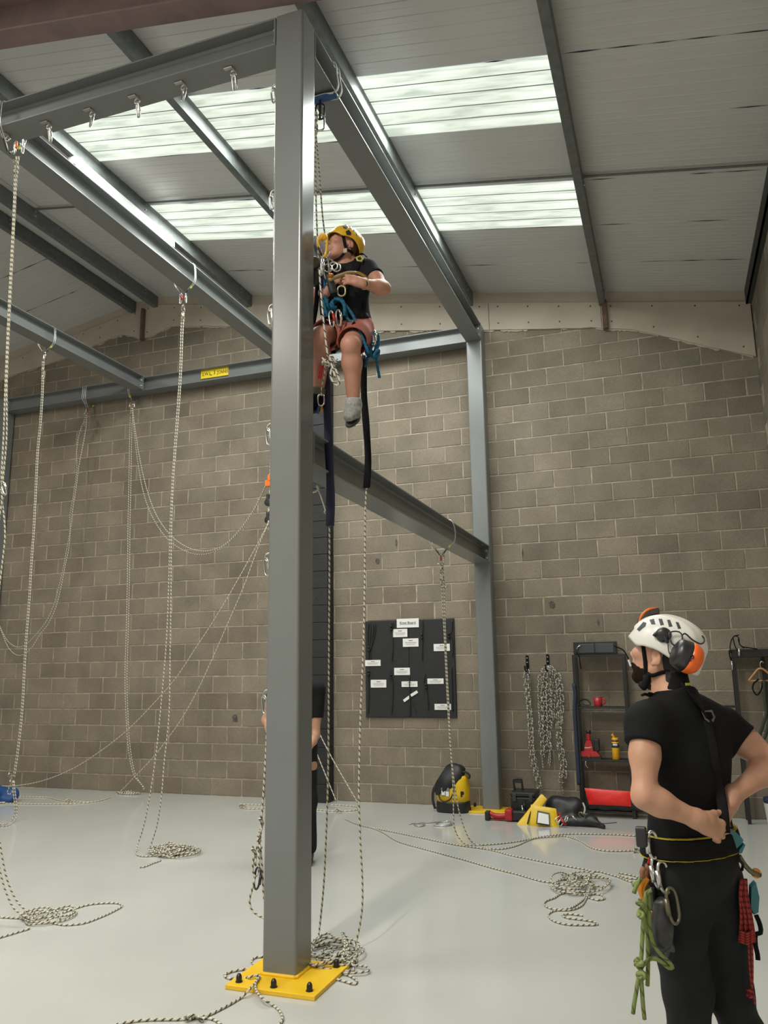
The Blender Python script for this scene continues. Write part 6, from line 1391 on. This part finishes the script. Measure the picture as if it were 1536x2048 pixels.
# the fallen open bag
fb = fl(1090, 1652); fb = np.array((fb[0], fb[1], 0))
bg2 = empty('kit_bag', tuple(fb), 'yellow and black kit bag lying open on the floor, spilling gear', 'bag')
def quilt(corn, d, puff=.02, n=8):
    """padded panel between four corners"""
    c = [np.array(p, float) for p in corn]; nv = nrm_(np.cross(c[1]-c[0], c[3]-c[0])); nv = nv if nv@(CAM-c[0]) > 0 else -nv; fr, bk = [], []
    for i in range(n+1):
        r1, r2 = [], []
        for j in range(n+1):
            s, t = i/n, j/n; p = (c[0]*(1-s)+c[1]*s)*(1-t)+(c[3]*(1-s)+c[2]*s)*t; e = (16*s*(1-s)*t*(1-t))**.4; r1.append(p+nv*(puff*e+.004*mnoise.noise(Vector(p*9)))); r2.append(p-nv*d*e)
        fr.append(r1); bk.append(r2)
    return G().grid(fr).grid(bk)
yf = fb[1]-.02
def fp(u, v, y): return yp(u, v, y)
A4 = [fp(1059, 1645, yf+.02), fp(1070, 1612, yf+.09), fp(1106, 1618, yf+.09), fp(1116, 1656, yf+.0)]
A4[0] = fp(1056, 1648, yf+.02); 
panel = obj('end_panel', quilt([fp(1055, 1654, yf), fp(1062, 1609, yf+.08), fp(1112, 1617, yf+.08), fp(1119, 1661, yf)], .12, .022, 10), m_bagy, bg2, smooth=True)
obj('side_panel', quilt([fp(1031, 1651, yf+.03), fp(1083, 1587, yf+.18), fp(1094, 1598, yf+.16), fp(1056, 1653, yf+.01)], .04, .012, 8), m_bagy, bg2, smooth=True)
obj('seam_piping', G().tube(spline([fp(1055, 1648, yf-.02), fp(1059, 1632, yf+.03), fp(1066, 1612, yf+.09)], .02), .008, 8), m_bagk, bg2, smooth=True)
obj('window_frame', quilt([fp(1072, 1648, yf-.03), fp(1075, 1621, yf+.03), fp(1099, 1626, yf+.03), fp(1100, 1652, yf-.03)], .004, .004, 4), mat('dark_frame', (.05, .055, .05), .5), bg2)
obj('window_card', quilt([fp(1075, 1645, yf-.038), fp(1077, 1625, yf+.02), fp(1097, 1629, yf+.02), fp(1098, 1649, yf-.038)], .003, .004, 4), m_card, bg2)
tl = fp(1083, 1655.5, yf-.032); text_obj('lettering', 'PETZL', tuple(tl), .034, m_black, bg2, rot=(math.pi/2-.25, math.pi-.06, 0), bold=.0012, ext=.002)
blob = Field([cap(fp(1112, 1640, yf+.18), fp(1140, 1622, yf+.24), .075, .10, .06), cap(fp(1115, 1612, yf+.28), fp(1150, 1612, yf+.25), .11, .09, .06), cap(fp(1130, 1648, yf+.12), fp(1185, 1640, yf+.10), .06, .05, .05), cap(fp(1180, 1640, yf+.10), fp(1206, 1652, yf+.02), .045, .018, .05), cap(fp(1098, 1612, yf+.30), fp(1112, 1604, yf+.32), .05, .07, .05),
              ell(fp(1132, 1632, yf-.06), (.11, .12, .055), None, .03, None, True)], .008)
blob.folds(.010, 22, 11); blob.half(V3(0, 0, 0), -UZ); nets_obj('black_body', blob, m_bagk, bg2)
obj('rim_hoop', G().tube(spline([fp(1166, 1606, yf+.12), fp(1170, 1618, yf+.08), fp(1167, 1630, yf+.05)], .02), .009, 8), mat('grey_hoop', (.35, .35, .35), .5), bg2, smooth=True)
for k, (u, v) in enumerate([(1198, 1648), (1222, 1646)]): obj('loose_cord', G().tube(spline([fp(1185, 1644, yf+.05), fp(1205, 1647, yf), fp(u+12, v+(-1 if k else 4), yf)], .02), .004, 6), m_bagk, bg2, smooth=True)
rg = random.Random(8)
GEAR = [(1116+rg.uniform(0, 42), 1622+rg.uniform(0, 18), (m_silver, m_silver, m_red, MATS['dull_brass'])[k % 4]) for k in range(7)]
for mm, word in ((m_silver, 'silver'), (m_red, 'red'), (MATS['dull_brass'], 'brass toned')):
    row = sorted([q for q in GEAR if q[2] is mm], key=lambda q: q[0])
    for k, (u, v, _) in enumerate(row):
        which = {1: '', 2: ', '+('left' if k == 0 else 'right')+' of the two', 4: ', '+('leftmost', 'second from the left', 'third from the left', 'rightmost')[min(k, 3)]+' of the four'}[len(row)]
        carabiner(fp(u, v, yf-.005), 'small %s carabiner spilling from the open bag%s' % (word, which), mm, L=.07, W=.04, tilt=(rg.uniform(-1.5, 1.5), rg.uniform(-1, 1)), yaw=rg.uniform(0, 3), group='gear in the open bag')
carabiner(fp(1044, 1611, -.74), 'silver carabiner clipped on the black crate', L=.09, W=.045, tilt=(.2, 0), yaw=1.5, group='carabiners on the crate')
carabiner(fp(1047, 1603, -.74), 'dark carabiner clipped on the black crate', m_blackmetal, L=.09, W=.045, tilt=(.1, 0), yaw=1.2, group='carabiners on the crate')
# crate / battery box
cr = fl(1045, 1638); cx0, cx1 = yp(1022, 1630, -.7)[0], yp(1072, 1630, -.7)[0]
ct_ = empty('tool_case', ((cx0+cx1)/2, -.52, 0), 'black tool case with raised handle behind the open yellow bag', 'case')
m_case = mat('black_abs', (.014, .015, .016), .4)
obj('body', G().box(cx0, cx1, -.70, -.40, .0, .235, .012), m_case, ct_)
obj('lid', G().box(cx0-.004, cx1+.004, -.705, -.395, .238, .285, .012), m_case, ct_)
for x in (cx0+.045, cx1-.045): obj('latch', G().box(x-.02, x+.02, -.715, -.70, .19, .27, .004), mat('case_latch', (.035, .036, .038), .4), ct_)
for k in range(3): obj('rib', G().box(cx0+.06+k*.06, cx0+.075+k*.06, -.706, -.698, .02, .18), m_case, ct_)
obj('handle', G().tube(spline([(cx0+.02, -.54, .28), (cx0+.02, -.54, .40), (cx0+.10, -.54, .40)], .03), .012, 8).tube(spline([(cx0+.10, -.54, .40), (cx0+.11, -.54, .28)], .03), .012, 8).box(cx0+.02, cx0+.10, -.55, -.53, .36, .395), m_case, ct_)
# reciprocating saw on the floor
sw0, sw1 = fl(955, 1642), fl(1043, 1642); ys_ = -.78
x0s, x1s = yp(974, 1632, ys_)[0], yp(1046, 1632, ys_)[0]
sw = empty('reciprocating_saw', ((x0s+x1s)/2, ys_, 0), 'red and black power saw lying on the floor beside the far column foot', 'saw')
m_redp = mat('red_tool_plastic', (.42, .02, .025), .35)
obj('grip', G().tube(spline([(x0s+.03, ys_, .075), (x0s+.08, ys_, .052), (x0s+.17, ys_, .05), (x0s+.24, ys_, .065)], .02), [.030]*0 or .030, 10, flat=.85), m_redp, sw, smooth=True)
obj('battery', G().box(x0s-.015, x0s+.035, ys_-.045, ys_+.045, .004, .095, .008), m_case, sw)
obj('guard', G().tube(spline([(x0s+.03, ys_, .022), (x0s+.12, ys_, .014), (x0s+.21, ys_, .024)], .02), .010, 8), m_redp, sw, smooth=True)
obj('motor_housing', G().box(x0s+.20, x0s+.28, ys_-.05, ys_+.05, .01, .125, .015), m_redp, sw)
obj('nose', G().box(x0s+.275, x1s+.05, ys_-.042, ys_+.042, .015, .115, .018), m_case, sw)
# blue bag at the left edge
b0 = np.array((fl(2, 1606)[0], fl(2, 1606)[1], 0))
bb = empty('holdall', tuple(b0), 'blue holdall on the floor at the left edge', 'bag')
bl_ = Field([cap(b0+V3(-.25, .1, .10), b0+V3(.07, .1, .085), .10, .085, .05), cap(b0+V3(.03, .0, .05), b0+V3(.12, .02, .04), .05, .035, .04)], .008); bl_.folds(.010, 30, 2); bl_.half(V3(0, 0, 0), -UZ)
nets_obj('body', bl_, mat('blue_nylon', (.010, .055, .18), .6), bb)
obj('strap', G().tube(spline([b0+V3(-.2, -.02, .02), b0+V3(-.05, -.06, .015), b0+V3(.10, -.04, .02)], .03), .012, 8, flat=.4), m_card, bb, smooth=True)

# ---------------------------------------------------------------- rack with shelves
m_rk = mat('black_powder_coat', (.012, .012, .013), .4)
def post(g, a, b, r=.017): 
    a, b = np.array(a, float), np.array(b, float); d = nrm_(b-a); s = nrm_(np.cross(d, (0, 1, 0))); t_ = np.cross(d, s)
    return g.prism([a+(s*i+t_*j)*r for i, j in ((-1, -1), (1, -1), (1, 1), (-1, 1))], b-a)
yF, yBk = -.30, -.06
LT, LB = yp(1146, 1306, yF), yp(1166, 1626, yF); RT, RB = yp(1247, 1312, yF), yp(1268, 1634, yF)
LB[2] = RB[2] = 0; LT[2] = RT[2] = (LT[2]+RT[2])/2; xL, xR = (LT[0]+LB[0])/2, (RT[0]+RB[0])/2; zT = LT[2]
rk = empty('shelf_rack', ((xL+xR)/2, -.17, 0), 'black metal shelf rack against the wall holding the red mug and yellow bottle', 'rack')
for x in (xL, xR):
    for y in (yF, yBk): obj('upright', post(G(), (x, y, 0), (x, y, zT)), m_rk, rk)
    obj('top_rail', post(G(), (x, yF, zT-.015), (x, yBk, zT-.015)), m_rk, rk)
obj('top_rail', post(G(), (xL, yF, zT-.012), (xR, yF, zT-.012), .014), m_rk, rk)
z1, z2, z3 = yp(1200, 1413, yF)[2], yp(1200, 1519, yF)[2], yp(1220, 1622, yF)[2]
for z in (z1, z2, max(.05, z3)):
    sh_ = obj('shelf', G().box(xL, xR, yF, yBk, z-.022, z-.004, .003), m_rk, rk)
q = yp(1172, 1526, yF); obj('hook', G().tube(spline([(q[0], yF-.01, z2-.02), (q[0], yF-.02, z2-.06), (q[0]+.02, yF-.02, z2-.09)], .01), .005, 6), m_silver, rk, smooth=True)
bx0, bx1 = yp(1147, 1297, -.26)[0], yp(1233, 1297, -.26)[0]; zb0, zb1 = zT+.004, yp(1190, 1283, -.26)[2]
tcs = empty('storage_box', ((bx0+bx1)/2, -.17, zb0), 'grey fronted black storage box on top of the shelf rack', 'box')
obj('shell', G().box(bx0, bx1, -.27, -.07, zb0, zb1, .006), m_case, tcs)
for a, b in ((bx0+.06, (bx0+bx1)/2-.006), ((bx0+bx1)/2+.006, bx1-.03)): obj('front_panel', G().box(a, b, -.276, -.268, zb0+.015, zb1-.025, .003), mat('slate_panel', (.05, .055, .062), .35), tcs)
obj('clasp', G().tube(spline([(bx0+.035, -.285, zb0+.06), (bx0+.06, -.29, zb0+.09), (bx0+.09, -.28, zb0+.10)], .01), .006, 6), m_silver, tcs, smooth=True)
stp = empty('tie_strap', (bx1+.02, yF-.02, zT), 'black strap with pale end curling off the rack top corner', 'strap')
obj('band', G().tube(spline([yp(u, v, yF-.03) for u, v in [(1228, 1292), (1236, 1295), (1245, 1299), (1252, 1308), (1257, 1318)]], .02), .014, 8, flat=.5), m_strap, stp, smooth=True)
obj('pale_end', G().tube(spline([yp(u, v, yF-.03) for u, v in [(1257, 1320), (1260, 1328), (1262, 1333)]], .01), .012, 8), m_card, stp, smooth=True)
tag(obj('tie_strap', G().tube(spline([yp(u, v, yF-.03) for u, v in [(1152, 1304), (1158, 1312), (1160, 1325), (1162, 1338)]], .02), .006, 6), m_strap, smooth=True), 'thin black strap end dangling below the storage box', 'strap')
tag(obj('webbing_sling', G().tube(spline([yp(u, v, yF-.03) for u, v in [(1147, 1367), (1150, 1385), (1149, 1420), (1152, 1470), (1155, 1520), (1158, 1570)]], .03), .020, 8, flat=.45, ref=(0, 1, 0)), mat('navy_webbing', (.012, .024, .055), .6), smooth=True), 'navy webbing sling hanging down the left upright of the rack', 'sling')
# red mug
q = yp(1196, 1402, yF+.08); mg = empty('mug', (q[0], yF+.08, z1-.004), 'red insulated mug with handle on the upper shelf', 'mug')
obj('body', G().lathe((q[0], yF+.08, z1-.004), [(.040, 0), (.043, .004), (.046, .05), (.047, .095)], 24), m_redp, mg, smooth=True)
obj('lid', G().lathe((q[0], yF+.08, z1+.091), [(.047, 0), (.047, .006), (.043, .009)], 24), mat('mug_lid', (.25, .05, .05), .4), mg, smooth=True)
obj('handle', G().tube(spline([(q[0]+.044, yF+.07, z1+.078), (q[0]+.075, yF+.06, z1+.074), (q[0]+.078, yF+.06, z1+.04), (q[0]+.046, yF+.07, z1+.018)], .01), .008, 8), m_redp, mg, smooth=True)
# head torch
q = yp(1166, 1404, yF+.06); ht = empty('head_torch', (q[0], yF+.06, z1-.004), 'dark green head torch with straps on the upper shelf', 'torch')
obj('strap', G().tube(spline([(q[0]-.03, yF+.05, z1+.01), (q[0]-.045, yF+.06, z1+.05), (q[0]+.01, yF+.08, z1+.075), (q[0]+.06, yF+.06, z1+.06), (q[0]+.08, yF+.05, z1+.02), (q[0]+.04, yF+.03, z1+.012), (q[0]+.0, yF+.03, z1+.03)], .01), .011, 8, flat=.5), mat('dark_green_strap', (.015, .035, .022), .7), ht, smooth=True)
obj('lamp', G().lathe((q[0]-.05, yF+.05, z1+.014), [(.012, 0), (.020, .01), (.020, .03)], 14, (-.3, -1, 0)), m_blackmetal, ht, smooth=True)
obj('lens', G().lathe((q[0]-.05-.009, yF+.02, z1+.014), [(.017, 0), (.010, .006)], 14, (-.3, -1, 0)), m_gold, ht, smooth=True)
# red battery charger / tool
q = yp(1178, 1500, yF+.06); tx, ty_ = q[0], yF+.08; z0 = z2-.004
bt = empty('work_light', (tx, ty_, z0), 'red and black upright work light tool on the lower shelf', 'tool')
obj('foot', G().prism([(tx-.125, ty_-.06, z0), (tx+.125, ty_-.06, z0), (tx+.125, ty_-.06, z0+.03), (tx+.06, ty_-.06, z0+.075), (tx-.06, ty_-.06, z0+.075), (tx-.125, ty_-.06, z0+.03)], (0, .11, 0)), m_case, bt)
obj('shoulder', G().prism([(tx-.118, ty_-.068, z0+.035), (tx-.05, ty_-.068, z0+.03), (tx+.05, ty_-.068, z0+.03), (tx+.118, ty_-.068, z0+.035), (tx+.085, ty_-.068, z0+.085), (tx-.085, ty_-.068, z0+.085)], (0, .12, 0)), m_redp, bt)
obj('body', G().prism([(tx-.048, ty_-.05, z0+.08), (tx+.048, ty_-.05, z0+.08), (tx+.040, ty_-.05, z0+.15), (tx+.025, ty_-.05, z0+.20), (tx-.020, ty_-.05, z0+.20), (tx-.040, ty_-.05, z0+.15)], (0, .09, 0)), m_redp, bt)
obj('neck', G().tube(spline([(tx, ty_-.01, z0+.19), (tx+.002, ty_-.01, z0+.25), (tx+.004, ty_-.01, z0+.275)], .02), .024, 12), m_redp, bt, smooth=True)
obj('cap', G().tube([(tx+.004, ty_-.01, z0+.272), (tx+.005, ty_-.01, z0+.305)], .026, 12), m_case, bt, smooth=True)
obj('side_pack', G().box(tx+.055, tx+.115, ty_-.03, ty_+.05, z0+.08, z0+.215, .01).box(tx-.125, tx-.075, ty_-.02, ty_+.05, z0+.085, z0+.22, .01), m_case, bt)
obj('socket', G().lathe((tx, ty_-.068, z0+.045), [(.024, 0), (.022, .006), (.012, .007)], 16, (0, -1, 0)), m_redp, bt)
text_obj('lettering', 'Milwaukee', (tx-.002, ty_-.0515, z0+.125), .021, m_card, bt, rot=(math.pi/2, -.12, 0), bold=.0006, xs=.9)
# bottle
q = yp(1231, 1500, yF+.06); bx_, by_ = q[0], yF+.08
bo = empty('water_bottle', (bx_, by_, z0), 'yellow water bottle with spout cap on the lower shelf', 'bottle')
obj('body', G().lathe((bx_, by_, z0), [(.036, 0), (.040, .005), (.040, .175), (.036, .19)], 24), mat('bottle_yellow', (.72, .36, .01), .35), bo, smooth=True)
obj('collar', G().lathe((bx_, by_, z0+.19), [(.037, 0), (.037, .012)], 24), m_case, bo, smooth=True)
obj('lid', G().lathe((bx_, by_, z0+.20), [(.037, 0), (.036, .02), (.030, .03)], 24).tube(spline([(bx_-.005, by_, z0+.22), (bx_-.018, by_-.005, z0+.25), (bx_-.03, by_-.01, z0+.265)], .01), .013, 10), MATS['bottle_yellow'], bo, smooth=True)
obj('label_band', G().lathe((bx_, by_, z0+.125), [(.0405, 0), (.0405, .05)], 24), mat('bottle_label', (.06, .06, .06), .5), bo, smooth=True)
obj('label_print', G().box(bx_-.022, bx_+.022, by_-.0425, by_-.040, z0+.15, z0+.168), m_card, bo)
# red-topped bag on the bottom shelf
za = max(.05, z3)-.004; x0, x1 = xL+.06, xR+.10
rb = empty('duffel_bag', ((x0+x1)/2, yF+.02, 0), 'black duffel with a folded red top on the bottom shelf', 'bag')
df_ = Field([cap((x0+.04, yF+.05, za+.08), (x1-.04, yF+.05, za+.075), .075, .075, .03, ((0, 1, 0), 1.4))], .008); df_.folds(.006, 35, 5); df_.half((0, 0, za+.002), -UZ); nets_obj('base', df_, m_bagk, rb)
tl_, tr_ = yp(1169, 1576, yF-.05), yp(1262, 1583, yF-.05); bl2, br2 = yp(1178, 1609, yF-.07), yp(1262, 1613, yF-.07)
obj('red_top', quilt([bl2, tl_, tr_, br2], .14, .022, 12), mat('red_tarpaulin', (.72, .018, .015), .4, nscale=9, namt=.12, bump=.4, bscale=14), rb, smooth=True)

# ---------------------------------------------------------------- second rack at the right edge
yR = -.30
U0, U1 = yp(1464, 1308, yR), yp(1503, 1650, yR); xA = (U0[0]+U1[0])/2; zR = yp(1500, 1300, yR)[2]
r2 = empty('shelf_rack', (xA+.4, -.18, 0), 'second black rack at the right edge holding the wooden hanger', 'rack')
for y in (yR, -.06):
    obj('upright', post(G(), (xA, y, 0), (xA, y, zR)), m_rk, r2); obj('upright', post(G(), (xA+.62, y, 0), (xA+.62, y, zR)), m_rk, r2)
obj('upright', post(G(), (xA+.30, -.06, 0), (xA+.30, -.06, zR)), m_rk, r2)
obj('top_board', G().box(xA-.02, xA+.66, yR-.02, -.04, zR-.075, zR+.01, .006), m_rk, r2)
zs = yp(1470, 1413, yR)[2]; obj('rail', post(G(), (xA-.14, yR, zs), (xA, yR, zs), .012), m_rk, r2)
q = yp(1520, 1335, yR-.05)
hg = empty('coat_hanger', tuple(q), 'wooden coat hanger hanging from the right rack', 'hanger')
m_wood = mat('beech_wood', (.42, .21, .075), .5, nscale=30, namt=.15)
cxh, czh = yp(1521, 1337, yR-.05)[0], yp(1521, 1337, yR-.05)[2]
obj('hook', G().tube(spline([(cxh, yR-.05, czh), (cxh, yR-.05, czh+.05), (cxh+.02, yR-.05, czh+.075), (cxh+.035, yR-.05, czh+.055)], .008), .0035, 6), m_silver, hg, smooth=True)
obj('arms', G().tube(spline([(cxh-.125, yR-.05, czh-.125), (cxh-.075, yR-.05, czh-.065), (cxh-.02, yR-.05, czh-.005), (cxh, yR-.05, czh), (cxh+.02, yR-.05, czh-.005), (cxh+.09, yR-.05, czh-.065), (cxh+.17, yR-.05, czh-.125)], .015), .011, 8), m_wood, hg, smooth=True)
obj('bar', G().cyl((cxh-.12, yR-.05, czh-.125), (cxh+.165, yR-.05, czh-.125), .008, 10), m_wood, hg, smooth=True)
wl = empty('webbing_sling', tuple(yp(1525, 1380, yR-.06)), 'dark webbing loops hanging below the wooden hanger', 'sling')
obj('loop', G().tube(spline([yp(u, v, yR-.07) for u, v in [(1518, 1358), (1507, 1368), (1506, 1380), (1514, 1390), (1522, 1380), (1526, 1362)]], .02), .008, 8, flat=.4, ref=(0, 1, 0)), m_strap, wl, smooth=True)
obj('loop', G().tube(spline([yp(u, v, yR-.07) for u, v in [(1528, 1360), (1530, 1400), (1533, 1425), (1526, 1450), (1520, 1475), (1527, 1478), (1536, 1450), (1540, 1420)]], .02), .016, 8, flat=.4, ref=(0, 1, 0)), mat('olive_webbing', (.028, .035, .020), .7), wl, smooth=True)
wk = empty('harness', tuple(yp(1468, 1285, yR-.04)), 'black strap bundle hung over the left corner of the right rack', 'harness')
for px in ([(1462, 1306), (1460, 1295), (1464, 1278), (1470, 1272), (1477, 1275), (1480, 1290), (1488, 1296)], [(1468, 1272), (1478, 1270)], [(1476, 1278), (1482, 1292), (1495, 1295), (1515, 1298)], [(1458, 1300), (1459, 1312), (1463, 1322)], [(1466, 1276), (1470, 1292), (1474, 1300)]):
    obj('strap', G().tube(spline([yp(u, v, yR-.04) for u, v in px], .02), .012, 8, flat=.45), m_strap, wk, smooth=True)
carabiner(yp(1477, 1296, yR-.05), 'steel carabiner on the strap bundle of the right rack', L=.085, W=.06, yaw=1.5, group='carabiners on the right rack')
carabiner(yp(1463, 1322, yR-.04), 'narrow carabiner hanging on the right rack upright', L=.09, W=.035, yaw=1.5, group='carabiners on the right rack')
q = fl(1548, 1652); bk_ = empty('bucket', (q[0]+.05, -.35, 0), 'white bucket with a dark lid edge at the right edge of the photo', 'bucket')
obj('body', G().lathe((q[0]+.05, -.35, .0), [(.10, 0), (.105, .01), (.125, .22), (.130, .225)], 24), m_card, bk_, smooth=True)
obj('blue_liner', G().lathe((q[0]+.05, -.35, .222), [(.128, 0), (.126, .05), (.06, .07)], 24), m_navy, bk_, smooth=True)
